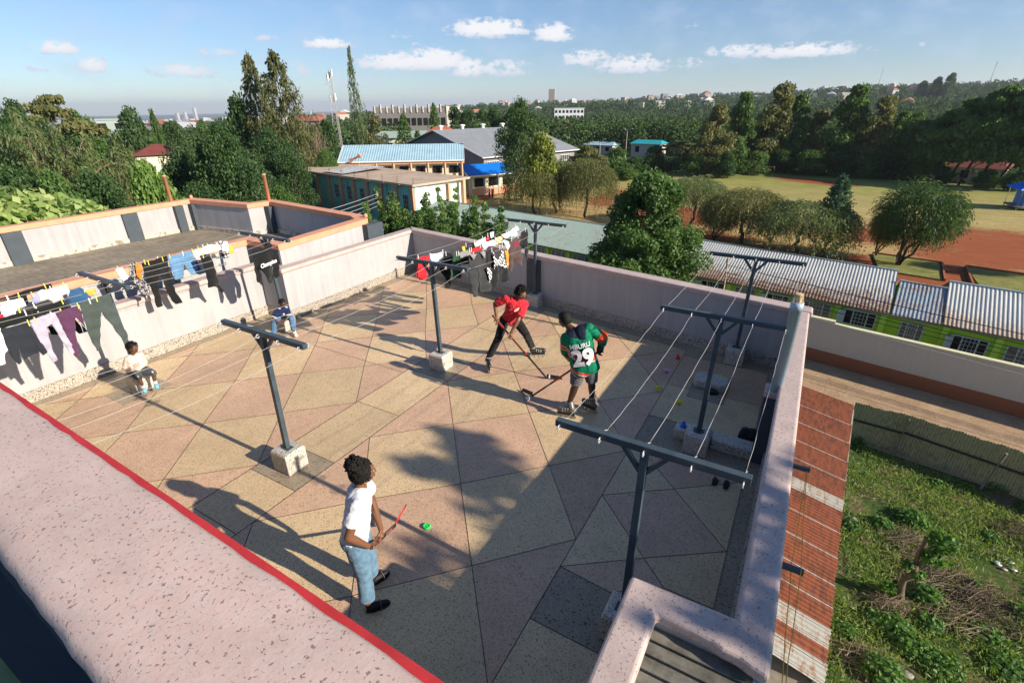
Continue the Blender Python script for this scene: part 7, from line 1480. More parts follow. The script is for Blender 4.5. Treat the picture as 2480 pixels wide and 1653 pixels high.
def top(root, j, r, ch, hp, sh, mat, name='shirt', sleeve=.55, drop=.15, ease=.018, flare=1.15, disp=.02, neck=True, long=False, belly=1.0):
    s = MB(); down = hp-ch; e = ease
    for side in (-1, 1):
        a = ch+sh*side*r['ch']*.55+down*.06; b = ch+sh*side*r['wa']*.45+down*.6; c = ch+sh*side*r['hp']*.6+down*(1+drop); s.ball(a, r['ch']*.82+e, 16); s.ball(b, r['wa']*.74*belly+e, 16); frustum(s, a, b, r['ch']*.82+e, r['wa']*.74*belly+e, 18); frustum(s, b, c, r['wa']*.74*belly+e, (r['hp']*1.1+e)*flare*.93, 18)
    mid = ch+down*(1+drop); frustum(s, ch+down*.1, mid, r['ch']*.8+e, (r['hp']*1.05+e)*flare*.93, 18)
    caps(s, [ch+sh*-.06, ch+sh*.06], [r['ch']*.72, r['ch']*.72])
    for q in 'LR':
        S_, E_, W_ = j['sh'+q], j['el'+q], j['wr'+q]; ra = r['ua']*1.25+e
        s.ball(S_, ra, 14); frustum(s, ch+(S_-ch)*.4+down*.03, S_, ra*1.25, ra, 14)
        if sleeve <= 1: frustum(s, S_, S_.lerp(E_, sleeve), ra, r['ua']*1.25+e*1.5, 16)
        else:
            s.ball(E_, r['el']*1.2+e, 12); frustum(s, S_, E_, ra, r['el']*1.2+e, 16); frustum(s, E_, E_.lerp(W_, sleeve-1), r['el']*1.2+e, r['wr']*1.3+e, 16)
    return skinned(s, name, mat, root, .008, 4, disp)
def trousers(root, j, r, hp, sh, mat, name='trousers', to=1.0, ease=.012, hem=1.15, disp=.012, up=.10):
    s = MB(); upv = Vector((0, 0, up))
    for q, sd_ in (('L', -1), ('R', 1)):
        H_, K_, A_ = j['hip'+q], j['kn'+q], j['an'+q]; s.ball(H_, r['th']*1.12+ease, 16); frustum(s, H_, H_.lerp(K_, .5), r['th']*1.1+ease, r['th']*.98+ease, 16); t = min(1, to*2)
        frustum(s, H_.lerp(K_, .5), H_.lerp(K_, t), r['th']*.98+ease, (r['kn']*1.1+ease)*(hem if to <= .5 else 1), 16)
        if to > .5: s.ball(K_, r['kn']*1.1+ease, 14); frustum(s, K_, K_.lerp(A_, to*2-1), r['kn']*1.1+ease, (r['an']*1.25+ease)*hem, 16)
    for side in (-1, 1): a = hp+sh*side*r['hp']*.55; s.ball(a, r['hp']*1.12+ease, 16); frustum(s, a, hp+sh*side*r['wa']*.45+upv, r['hp']*1.12+ease, r['wa']*.8+ease*.6, 16)
    return skinned(s, name, mat, root, .008, 4, disp)
def twists(root, w, Mx, n, k, length, seed, mat, cond, rad=.0075, curl=.012, sc=(.083, .094, .098), cen=(0, -.012, .02), grav=.5, steps=7, name='hair'):
    rr = random.Random(seed); m_ = MB(); c0 = w(*cen); m_.ball(c0, (sc[0]*k, sc[1]*k, sc[2]*k), 14, M=Mx)
    inv = Mx.transposed(); i = 0; tries = 0
    while i < n and tries < n*20:
        tries += 1; d = Vector((rr.gauss(0, 1), rr.gauss(0, 1), rr.gauss(0, 1))).normalized()
        if not cond(d): continue
        i += 1; p = c0+Mx @ Vector((d.x*sc[0]*k, d.y*sc[1]*k, d.z*sc[2]*k))*.94; v = (Mx @ d).normalized(); L_ = length(d)*k*rr.uniform(.75, 1.2); pts = [p]; a, b, _ = frame(v); ph = rr.uniform(0, 6)
        for s_ in range(steps):
            v = (v+Vector((0, 0, -grav/steps*2))+Vector((rr.uniform(-.12, .12), rr.uniform(-.12, .12), 0))).normalized(); p = p+v*L_/steps; pts.append(p+(a*math.cos(ph+s_*2.1)+b*math.sin(ph+s_*2.1))*curl*k*.5)
        m_.tube(pts, [rad*k*(1.05-.35*q/steps) for q in range(steps+1)], 5)
    return m_.build(name, mat, root, smooth=True, world=True)
def cap_hair(root, w, Mx, k, name='hair'):
    s = MB(); s.ball(w(0, -.018, .030), (.082*k, .089*k, .083*k), 16, M=Mx); s.ball(w(0, -.045, -.005), (.077*k, .066*k, .075*k), 14, M=Mx); s.ball(w(0, .02, .062), (.066*k, .062*k, .045*k), 12, M=Mx); return skinned(s, name, M['hair'], root, .006, 2, .006)
def ellip_plate(root, name, mat, c, nrm, up, w_, h_, t=.004):
    nrm = Vector(nrm).normalized(); r_ = Vector(up).cross(nrm).normalized(); u_ = nrm.cross(r_); Mx = Matrix((r_, u_, nrm)).transposed(); m_ = MB(); m_.ball(c, (w_/2, h_/2, t), 12, M=Mx); return m_.build(name, mat, root, smooth=True, world=True)
def skate(root, an, heel, toe, mat, k=1.0, liner=None):
    "inline skate: boot, frame and four wheels; heel/toe are ground points"
    heel, toe, an = Vector((*heel, 0)), Vector((*toe, 0)), Vector(an); d = (toe-heel).normalized(); L_ = .25; mid = (heel+toe)/2; h0 = mid-d*L_/2; z0 = .095
    s = MB(); caps(s, [h0+Vector((0, 0, z0+.05))+d*.02, h0+d*.13+Vector((0, 0, z0+.045)), h0+d*.24+Vector((0, 0, z0+.035))], [.045, .047, .040], 12); leg = h0+d*.055+Vector((0, 0, z0+.06)); frustum(s, leg, leg.lerp(an, .9)+Vector((0, 0, .03)), .052, .058, 14); s.ball(leg, .054, 12)
    b = skinned(s, 'skate', mat, root, .007, 2)
    m_ = MB(); m_.tube([leg.lerp(an, .9)+Vector((0, 0, .026+.004*i)) for i in range(3)], .060, 14); m_.build('cuff', M['strap'], b)
    for t in (.1, .14, .18):
        m_ = MB(); q = h0+d*t+Vector((0, 0, z0+.06-(t-.1)*.2)); m_.beam(q-Vector((-d.y, d.x, 0))*.045, q+Vector((-d.y, d.x, 0))*.045, .012, .05); m_.build('lacing', M['strap'], b)
    m_ = MB(); m_.beam(h0+d*.01+Vector((0, 0, .07)), h0+d*.26+Vector((0, 0, .07)), .026, .045); m_.build('frame', M['skate_black'], b)
    for i in range(4):
        c = h0+d*(.02+.077*i)+Vector((0, 0, .038)); side = Vector((-d.y, d.x, 0)); m_ = MB(); m_.tube([c-side*.012, c+side*.012], .038, 16); m_.build('wheel', M['wheel'], b)
    return b
def sandal_foot(root, an, heel, toe, sock, sole, strap, k=1.0, w_=.045, name='slipper', strapw=.03):
    heel, toe = Vector((*heel, 0)), Vector((*toe, 0)); d = (toe-heel).normalized(); side = Vector((-d.y, d.x, 0)); s = MB()
    caps(s, [Vector(an), heel+d*.03*k+Vector((0, 0, .05*k)), heel.lerp(toe, .5)+Vector((0, 0, .045*k)), heel.lerp(toe, .88)+Vector((0, 0, .033*k))], [.036*k, .034*k, .034*k, .026*k], 12); skinned(s, 'sock', sock, root, .006, 3)
    m_ = MB(); out = []
    for i in range(16):
        t = 2*math.pi*i/16; out.append(heel.lerp(toe, .5)+d*math.cos(t)*((toe-heel).length/2+.012*k)+side*math.sin(t)*w_*k*(1.1 if math.cos(t) > 0 else .9))
    m_.prism([(p.x, p.y) for p in out], .0, .022*k); sl = m_.build(name, sole, root, world=True)
    m_ = MB(); q = heel.lerp(toe, .62); pts = [q+side*math.cos(t)*w_*k*1.02+Vector((0, 0, .018*k+math.sin(t)*.052*k)) for t in [math.pi*i/8 for i in range(9)]]
    for a, b in zip(pts, pts[1:]): m_.beam(a, b, strapw*k, .006, up=tuple(d))
    m_.build('strap', strap, sl); return sl

# ---- woman in white
fW = (.62, .78, 0); J = dict(head=(-2.775, 2.262, 1.44), neck=(-2.795, 2.235, 1.325), shR=(-2.69, 2.085, 1.245), shL=(-2.905, 2.335, 1.235), elR=(-2.70, 1.945, 1.02), wrR=(-2.655, 2.085, .815), haR=(-2.665, 2.15, .755), elL=(-2.90, 2.40, .98), wrL=(-2.80, 2.37, .68), haL=(-2.785, 2.33, .60), hipR=(-2.80, 2.075, .80), hipL=(-2.925, 2.195, .80), knR=(-2.765, 2.075, .45), knL=(-2.895, 2.265, .45), anR=(-2.745, 2.045, .10), anL=(-2.925, 2.27, .10))
st = Vector((-3.13, 2.85, .15))-Vector((-2.665, 2.15, .755))
root, j, r, w, Mx, ch, hp, sh = person('person in white t shirt and blue jeans holding a red stick, seen from behind', (-2.84, 2.15), J, M['skin_light'], 1.0, fW, hf=(.45, .85, -.12), r=dict(ch=.108, wa=.105, hp=.105, th=.088, ua=.043, el=.038), grips={'L': tuple(st), 'R': tuple(st)})
o = top(root, j, r, ch, hp, sh, M['tshirt_white'], 't_shirt', .62, -.02, .02, .98, .02)
text_mesh('print', 'W', .09, M['iris'], root, tuple(ch+(hp-ch)*.42+Vector((.62,.78,0))*.128+Vector((.78,-.62,0))*.03-root.location), (math.radians(80), 0, math.radians(141)), .002)
trousers(root, j, r, hp, sh, M['jeans'], 'jeans', .93, .008, 1.35, .012, .11)
m_ = MB(); c_ = hp+Vector((.055, -.105, .03)); m_.beam(c_+Vector((-.05, -.02, .0)), c_+Vector((.05, .0, .0)), .006, .11, up=(0, 0, 1)); 
sandal_foot(root, (-2.745, 2.045, .10), (-2.75, 2.02), (-2.635, 2.19), M['black'], M['black'], M['strap_brown'], .95); sandal_foot(root, (-2.925, 2.27, .10), (-2.92, 2.245), (-2.87, 2.44), M['black'], M['black'], M['strap_brown'], .95)
twists(root, w, Mx, 620, 1.0, lambda d: .034+.012*max(0, d.z), 3, M['hair'], lambda d: d.y < .45 and not (d.z < -.6), .0085, .034, (.080, .088, .088), (0, -.018, .012), 1.5)
twists(root, w, Mx, 190, 1.0, lambda d: .035, 13, M['hair'], lambda d: True, .0085, .034, (.055, .05, .045), (.0, -.075, .092), .7, 6, 'hair_bun')
m_ = MB(); m_.tube([w(.085, -.006+.012*math.cos(t), -.045+.012*math.sin(t)) for t in [math.pi*2*i/10 for i in range(11)]], .003, 5, caps=False); m_.build('earring', M['orange_coping'], root, world=True)

# ---- skater in red
J = dict(head=(-3.775, 6.80, 1.42), neck=(-3.86, 6.825, 1.315), shL=(-3.995, 6.685, 1.31), shR=(-3.79, 6.945, 1.175), elL=(-4.20, 6.66, 1.20), wrL=(-4.135, 6.60, .985), haL=(-4.10, 6.57, .93), elR=(-3.78, 6.70, .965), wrR=(-3.842, 6.585, .785), haR=(-3.846, 6.56, .715), hipL=(-4.12, 6.83, .86), hipR=(-3.97, 6.95, .85), knL=(-4.10, 6.59, .62), anL=(-4.255, 6.52, .26), knR=(-3.775, 6.97, .61), anR=(-3.78, 7.20, .27))
st = Vector((.88, .14, -.94)); root, j, r, w, Mx, ch, hp, sh = person('person in red t shirt and black trousers on inline skates with a long stick', (-4.0, 6.9), J, M['skin_light'], 1.0, (.75, -.65, 0), hf=(.82, -.35, -.42), r=dict(ch=.105, wa=.10, hp=.09, th=.075, kn=.052), grips={'L': tuple(st), 'R': tuple(st)})
top(root, j, r, ch, hp, sh, M['tshirt_red'], 't_shirt', .8, .08, .014, 1.05, .03)
ellip_plate(root, 'chest_logo', M['pink_print'], (ch+(hp-ch)*.36)+Vector((.115, -.085, .02)), (.75, -.6, .3), (-.3, -.2, 1), .13, .045)
trousers(root, j, r, hp, sh, M['trouser_black'], 'track_trousers', .97, .010, 1.1, .012)
skate(root, (-4.255, 6.52, .22), (-4.345, 6.60), (-4.20, 6.42), M['skate_black']); skate(root, (-3.78, 7.20, .23), (-3.83, 7.30), (-3.66, 7.42), M['skate_black'])
twists(root, w, Mx, 170, 1.0, lambda d: .055+.05*max(0, -d.z+.3), 8, M['hair'], lambda d: d.y < .55 and d.z > -.35, .0085, .006, (.082, .092, .092), (0, -.015, .028), 1.6)

# ---- player in green hockey jersey
J = dict(head=(-2.63, 5.985, 1.475), neck=(-2.54, 5.955, 1.385), shL=(-2.545, 5.87, 1.25), shR=(-2.275, 6.01, 1.40), elL=(-2.60, 5.99, .99), wrL=(-2.51, 6.10, .78), haL=(-2.49, 6.14, .71), elR=(-2.09, 6.12, 1.25), wrR=(-2.125, 6.13, 1.10), haR=(-2.13, 6.10, 1.04), hipL=(-2.37, 5.955, .80), hipR=(-2.22, 6.04, .81), knL=(-2.395, 5.93, .51), anL=(-2.45, 5.875, .24), knR=(-2.195, 6.05, .55), anR=(-2.20, 6.12, .27))
st = Vector((-1.05, -.04, -1.05)); root, j, r, w, Mx, ch, hp, sh = person('person in green hockey jersey number 29 on silver inline skates, back to the camera', (-2.32, 5.97), J, M['skin_deep'], 1.0, (-.97, .2, 0), hf=(-.86, .35, -.38), r=dict(ch=.125, wa=.125, hp=.10, th=.085, kn=.055), grips={'L': tuple(st), 'R': tuple(st)})
jers = top(root, j, r, ch, hp, sh, M['jersey'], 'jersey', 1.72, .14, .030, 1.2, .014, belly=1.12)
def m_jersey():
    t = NT('striped green jersey', .75, .2); x, y, z = t.sep(geo_pos(t)); base = M['jersey']
    # z measured along the leaning trunk: bands round the hem, waist and shoulders
    h = t.math('ADD', t.math('MULTIPLY', t.math('ADD', x, 2.35), .30), z); h = t.math('SUBTRACT', h, t.math('MULTIPLY', t.math('SUBTRACT', y, 5.96), .32))
    h = t.math('MULTIPLY', t.math('SUBTRACT', h, .6), 1.0)
    c = t.ramp(h, [(0, (.0,.16,.08)), (.148, (.66,.66,.66)), (.158, (.012,.017,.035)), (.19, (.66,.66,.66)), (.20, (.62,.07,.025)), (.24, (.0,.16,.08)), (.41, (.66,.66,.66)), (.425, (.62,.07,.025)), (.50, (.66,.66,.66)), (.515, (.0,.16,.08)), (.735, (.012,.017,.035))], 'CONSTANT')
    sl = t.math('MULTIPLY', t.math('GREATER_THAN', t.math('ADD', x, t.math('MULTIPLY', y, .3)), -.50), t.math('GREATER_THAN', h, .72)); c = t.mix(sl, c, (.0,.16,.08))
    n = t.noise(22, 4, .6); c = t.mix(1, c, t.ramp(n, [(.3, .8), (.7, 1.1)]), 'MULTIPLY'); t.bump(t.noise(90, 3), .2, .002); return t.out(c)
jers.data.materials[0] = m_jersey()
s = MB(); frustum(s, j['shR'].lerp(j['elR'], .62), j['shR'].lerp(j['elR'], 1.05), .085, .085, 16); skinned(s, 'sleeve_band', M['jersey_orange'], root, .008, 3, .02)
s = MB(); s.tube([j['neck']+Vector((.03+.062*math.cos(t), .075*math.sin(t), -.035+.02*math.cos(t))) for t in [2*math.pi*i/12 for i in range(13)]], .017, 8); s.build('collar', M['jersey_orange'], root, smooth=True, world=True)
bk = (Vector((1, 0, 0))*.6+Vector((.5, -.86, 0))*.8).normalized(); 
def on_back(u, v):
    "point on the back of the jersey: u to the right, v up, metres from the centre of the back"
    upv = (ch-hp).normalized(); c = ch*.45+hp*.55; rt = Vector((.80, .56, .30)).normalized(); return c+upv*v+rt*u
def back_text(body, size, u, v, bold, dist, mat, sq=.8, ex=.004):
    upv = (ch-hp).normalized(); rt = sh.normalized(); rt = (rt-upv*rt.dot(upv)).normalized(); nn = rt.cross(upv).normalized()
    o = text_mesh('lettering', body, size, mat, root, (0, 0, 0), (0, 0, 0), ex, bold, sq); c = (ch*.5+hp*.5)+upv*v+rt*u+nn*dist; 
    for vtx in o.data.vertices:
        x = vtx.co.x*sq; vtx.co = (c+rt*x+upv*vtx.co.y+nn*(vtx.co.z-1.6*x*x))-root.location
    o.scale = (1, 1, 1); return o
back_text('MBURU', .095, .0, .15, .0022, .185, M['tshirt_white'], .9); back_text('29', .34, .01, -.035, .016, .200, M['tshirt_white'], .9); back_text('29', .34, .01, -.035, .022, .1975, M['iris'], .9, .002)
trousers(root, j, r, hp, sh, M['shorts_grey'], 'shorts', .47, .016, 1.12, .014, .02)
skate(root, (-2.45, 5.875, .21), (-2.37, 5.83), (-2.56, 5.80), M['skate_silver']); skate(root, (-2.20, 6.12, .24), (-2.13, 6.12), (-2.34, 6.18), M['skate_silver'])
s = MB(); 
for q in 'LR': s.ball(j['wr'+q].lerp(j['ha'+q], .7), (.05, .05, .05), 12); frustum(s, j['wr'+q].lerp(j['el'+q], .2), j['wr'+q].lerp(j['ha'+q], .6), .05, .052, 14); s2 = s; skinned(s, 'glove', M['skate_black'], root, .007, 2, .008); s = MB()
cap_hair(root, w, Mx, 1.02)

# ---- seated boy
J = dict(head=(-8.59, 5.775, .715), neck=(-8.655, 5.79, .60), shL=(-8.68, 5.69, .565), shR=(-8.585, 5.845, .565), elL=(-8.69, 5.57, .43), wrL=(-8.585, 5.61, .335), haL=(-8.56, 5.63, .30), elR=(-8.56, 5.83, .42), wrR=(-8.565, 5.70, .345), haR=(-8.545, 5.66, .315), hipL=(-8.885, 5.83, .37), hipR=(-8.83, 5.925, .37), knL=(-8.69, 5.585, .385), anL=(-8.755, 5.545, .10), knR=(-8.52, 5.845, .375), anR=(-8.50, 5.835, .11))
root, j, r, w, Mx, ch, hp, sh = person('smiling boy in navy shirt and jeans sitting on a post block, leaning on his knees', (-8.75, 5.85), J, M['skin_deep'], .70, (.85, -.45, 0), hf=(.95, -.1, -.2), hup=(0, 0, 1), grips={'L': (0, .3, 1), 'R': (0, -.3, 1)}, r=dict(ch=.12, wa=.11, hp=.11, th=.095), curl=(.8, .8))
top(root, j, r, ch, hp, sh, M['boy_navy'], 'shirt', .75, .05, .014, 1.0, .012); trousers(root, j, r, hp, sh, M['jeans_dark'], 'jeans', .96, .012, 1.25, .012, .05)
for q in 'LR':
    e_ = j['sh'+q].lerp(j['el'+q], .74); s = MB(); frustum(s, e_, e_+(j['el'+q]-j['sh'+q]).normalized()*.014, .058, .058, 14); s.build('cuff_stripe', M['tshirt_white'], root, world=True)
    for i in range(3): ellip_plate(root, 'shoulder_stripe', M['tshirt_white'], j['sh'+q].lerp(ch, .3)+Vector((.02+.018*i, 0, .058-.006*i)), (.35, 0, 1), (1, 0, 0), .05, .011, .004)
ellip_plate(root, 'badge', M['tshirt_white'], ch+Vector((.085, -.045, -.06)), (.9, -.4, .3), (0, 0, 1), .035, .035)
e = MB(); e.ball(w(0, .090, -.056), (.017*.78, .008*.78, .004*.78), 8, M=Mx); e.build('teeth', M['eye_white'], root, smooth=True, world=True)
for a, h_, t_ in (((-8.755, 5.545, .10), (-8.79, 5.57), (-8.66, 5.50)), ((-8.50, 5.835, .11), (-8.56, 5.86), (-8.42, 5.80))):
    s = MB(); h_, t_ = Vector((*h_, .045)), Vector((*t_, .035)); caps(s, [h_, h_.lerp(t_, .5), t_], [.042, .043, .036], 12); frustum(s, h_, Vector(a), .038, .036, 12); skinned(s, 'shoe', M['shoe_pink'], root, .006, 3)
cap_hair(root, w, Mx, .80)
# ---- seated toddler
J = dict(head=(-8.795, 3.185, .79), neck=(-8.81, 3.165, .68), shL=(-8.835, 3.085, .62), shR=(-8.785, 3.235, .62), elL=(-8.885, 3.03, .50), wrL=(-8.925, 3.06, .405), haL=(-8.94, 3.07, .35), elR=(-8.83, 3.285, .49), wrR=(-8.875, 3.27, .395), haR=(-8.90, 3.265, .34), hipL=(-8.885, 3.12, .38), hipR=(-8.845, 3.215, .38), knL=(-8.69, 3.08, .33), anL=(-8.70, 3.095, .175), knR=(-8.605, 3.26, .35), anR=(-8.615, 3.25, .20))
root, j, r, w, Mx, ch, hp, sh = person('toddler in cream top with pink print and grey jeans sitting on a post block', (-8.82, 3.17), J, M['skin'], .62, (.9, -.25, 0), hf=(.93, .3, -.1), r=dict(ch=.13, wa=.14, hp=.13, th=.10, ua=.05), curl=(.3, .3))
top(root, j, r, ch, hp, sh, M['cream_top'], 'long_sleeved_top', 1.8, .0, .016, 1.0, .014, belly=1.15); trousers(root, j, r, hp, sh, M['grey_jeans'], 'jeans', .62, .012, 1.1, .01, .05)
fc = (ch+hp)/2+Vector((.085, -.03, .0)); ellip_plate(root, 'pink_print', M['pink_print'], fc+Vector((.006, 0, .02)), (.95, -.25, .15), (0, 0, 1), .10, .065, .01)
for dy in (-.02, .02): ellip_plate(root, 'print_dot', M['iris'], fc+Vector((.017, dy, .05)), (.95, -.25, .1), (0, 0, 1), .009, .009); ellip_plate(root, 'print_dot', M['iris'], fc+Vector((.019, dy*.6, .03)), (.95, -.25, .1), (0, 0, 1), .008, .008)
for q in 'LR':
    ellip_plate(root, 'knee_patch', M['strap'], j['kn'+q]+Vector((.028, -.012, .034)), (.6, -.3, .8), (1, 0, 0), .028, .04, .004); a = j['an'+q]; s = MB(); caps(s, [a, a+Vector((.01, -.005, -.035))], [.026, .026], 10); s.build('sock', M['sock_white'], root, smooth=True, world=True)
    s = MB(); caps(s, [a+Vector((0, 0, -.055)), a+Vector((.045, -.018, -.06)), a+Vector((.085, -.032, -.068))], [.028, .031, .03], 12); b = skinned(s, 'clog', M['clog'], root, .006, 3); ellip_plate(b, 'toe_cap', M['pink_print'], a+Vector((.08, -.03, -.05)), (.5, -.2, .9), (1, 0, 0), .045, .04, .008) if False else None
twists(root, w, Mx, 110, .80, lambda d: .035, 5, M['hair'], lambda d: d.y < .5 and d.z > -.4, .008, .012, (.080, .090, .088), (0, -.015, .028), .5)

# ================================================================== sticks, ball and puck
M['carbon'] = m_plain('black carbon stick', (.014,.013,.014), .35, .15, 12, spec=.5); M['stick_red'] = m_plain('red stick', (.50,.03,.03), .4, .1); M['grip_tape'] = m_plain('reddish grip tape', (.22,.07,.05), .7, .3, 60); M['tape_white'] = m_plain('white blade tape', (.62,.62,.60), .7, .05)
def stick(lab, butt, heel, toe, shaftmat, blademat, bands=(), taped=0, grip=None, lift=.0, words=None):
    r_ = empty('hockey_stick', (heel[0], heel[1], 0), 0, lab, 'hockey stick', 'hockey sticks'); butt, heel, toe = Vector(butt), Vector(heel), Vector(toe); m_ = MB(); m_.beam(butt, heel, .019, .028, up=(0, 0, 1)); m_.build('shaft', shaftmat, r_, world=True, bevel=.003)
    d = (toe-heel).normalized(); side = (heel-butt).normalized().cross(d).normalized(); upv = side.cross(d).normalized(); upv = upv if upv.z > 0 else -upv; n = 10; vs = []
    for i in range(n+1):
        t = i/n; c = heel.lerp(toe, t)+side*.018*math.sin(t*1.5)**2; hh = .062*(1-.15*t)*(math.sqrt(max(0, 1-((t-.85)/.15)**2)) if t > .85 else 1)+.004; vs += [c+side*.005, c-side*.005, c+upv*hh-side*.005, c+upv*hh+side*.005]
    fs = [(4*i+k, 4*i+(k+1) % 4, 4*i+4+(k+1) % 4, 4*i+4+k) for i in range(n) for k in range(4)]+[(3, 2, 1, 0), (4*n, 4*n+1, 4*n+2, 4*n+3)]; m_ = MB(); m_.add(vs, fs); m_.build('blade', blademat, r_, world=True)
    for t0, t1, mt in bands: m_ = MB(); m_.beam(butt.lerp(heel, t0), butt.lerp(heel, t1), .0205, .0295, up=(0, 0, 1)); m_.build('band', mt, r_, world=True)
    for i in range(taped): t = .18+i*.19; c = heel.lerp(toe, t); m_ = MB(); m_.beam(c-upv*.002, c+upv*.062, .018, .022, up=tuple(d)); m_.build('tape_stripe', M['tape_white'], r_, world=True)
    if words:
        t, size = words[1], words[2]; c = butt.lerp(heel, t); dd = (butt-heel).normalized(); cam_v = (Vector((0, 0, EYE))-c).normalized(); u_ = cam_v.cross(dd).normalized(); u_ = (u_-dd*u_.dot(dd)).normalized(); nn = dd.cross(u_).normalized(); nn = Vector((0, -1, .0)) if False else nn; o = text_mesh('lettering', words[0], size, M['tape_white'], r_, (0, 0, 0), (0, 0, 0), .0006, .0005, 1.6)
        for v in o.data.vertices: v.co = c+dd*v.co.x*1.6+u_*v.co.y+nn*(.0175+v.co.z)-r_.location
        o.scale = (1, 1, 1)
    return r_
stick('red and black stick held up in the air by the woman in white', (-2.625, 2.09, .808), (-3.13, 2.85, .15), (-3.165, 3.06, .255), M['grip_tape'], M['stick_red'], ((.0, .14, M['carbon']), (.34, .52, M['carbon']), (.8, .99, M['carbon'])))
stick('black stick with red bands and white striped blade held by the skater in red', (-4.19, 6.555, 1.03), (-3.23, 6.69, .03), (-2.98, 6.79, .02), M['carbon'], M['carbon'], ((.02, .16, M['grip_tape']), (.16, .20, M['stick_red']), (.34, .58, M['grip_tape']), (.60, .63, M['stick_red'])), 4)
stick('black stick with white lettering held down to the ball by the player in green', (-2.10, 6.10, 1.08), (-3.17, 6.055, .03), (-3.42, 6.13, .01), M['carbon'], M['carbon'], ((.50, .64, M['stick_red']),), 0, words=('CCM', .74, .03))
m_ = MB(); m_.ball((0, 0, .036), .036, 24); o = m_.build('ball', m_plain('white ball', (.74,.74,.74), .4, .04), smooth=True); o.location = (-3.19, 5.955, 0); tag(o, 'white perforated ball by the blade of the green player', 'ball')
rr = random.Random(3)
for i in range(9):
    d = Vector((rr.gauss(0, 1), rr.gauss(0, 1), abs(rr.gauss(0, 1)))).normalized(); e = MB(); Mq = Matrix((frame(d)[0], frame(d)[1], d)).transposed(); e.ball(Vector((0, 0, .036))+d*.0355, (.006, .006, .0012), 8, M=Mq); e.build('hole', M['iris'], o)
r_ = empty('puck', (-2.92, 3.10, 0), 0, 'bright green roller puck lying on the rose terrazzo', 'puck'); M['puck'] = m_plain('bright green plastic', (.03,.60,.14), .4, .05)
m_ = MB(); m_.lathe([(.040, 0), (.042, .003), (.042, .024), (.039, .027), (.030, .027), (.029, .021), (.012, .021), (.011, .025), (.0, .025)], 28); m_.build('disc', M['puck'], r_, smooth=False)
for k in range(3): m_ = MB(); a = k*2.094; m_.box((-.004, .012, .021), (.004, .030, .026), M=Matrix.Rotation(a, 4, 'Z')); m_.build('rib', M['puck'], r_)

# ================================================================== weedy yard on the right
L['weed'] = m_leaf('weed leaves', (.05,.13,.02), (.13,.25,.05)); L['grass'] = m_leaf('grass blades', (.10,.20,.03), (.28,.33,.10)); M['twig'] = m_plain('dry twigs', (.24,.18,.12), .9, .35, 12); M['twig_dark'] = m_plain('dark twigs', (.10,.07,.05), .9, .3, 12)
def grass_mass():
    rng = np.random.default_rng(4); n = 120000; x = rng.uniform(1.6, 13.5, n); y = rng.uniform(1.5, 22.2, n); keep = (y < 22.6-.26*np.maximum(0, x-3.6)-.2)
    nx = np.sin(x*1.3+2*np.sin(y*.9))+np.sin(y*1.7+1.3*np.sin(x*1.1))+.8*np.sin(x*3.1+y*2.3); keep &= (nx+rng.normal(size=n)*.8 > -.9); x, y = x[keep], y[keep]; n = len(x)
    C = np.stack([x, y, np.full(n, GROUND+.08)+rng.uniform(0, .08, n)], 1); A = rng.normal(size=(n, 3))*.6+np.array([0, 0, 1.0]); V, F = diamonds(C, rng.uniform(.04, .11, n), rng, axis=A, elong=1.9, width=.3)
    o = np_mesh('grass', V, F, L['grass'], attrs={'v': rng.uniform(0, 1, n)}); tag(o, 'rough grass growing in patches over the yard', kind='stuff')
grass_mass()
def weed(x, y, r_, h, lab, leaf=.095, n=170, seed=0, grp='weed clumps in the yard', mat='weed', z=GROUND):
    rng = np.random.default_rng(seed); m_ = MB()
    for k in range(5): limb(m_, (0, 0, 0), (r_*.6*math.cos(k*1.3), r_*.6*math.sin(k*1.3), h*.8), .012, .004, rng, 3)
    d = unit(rng.normal(size=(n, 3))); d[:, 2] = np.abs(d[:, 2]); C = d*np.array([r_, r_, h])*rng.uniform(.45, 1, (n, 1)); V, F = diamonds(C, leaf*rng.uniform(.6, 1.2, n), rng, face=d*.8+np.array([0, 0, 1.1]), elong=1.5)
    r0 = empty('weed_clump', (x, y, z)); m_.build('stems', M['bark'], r0); np_mesh('leaves', V, F, L[mat], r0, attrs={'v': rng.uniform(0, 1, n)}); return tag(r0, lab, 'weed', grp)
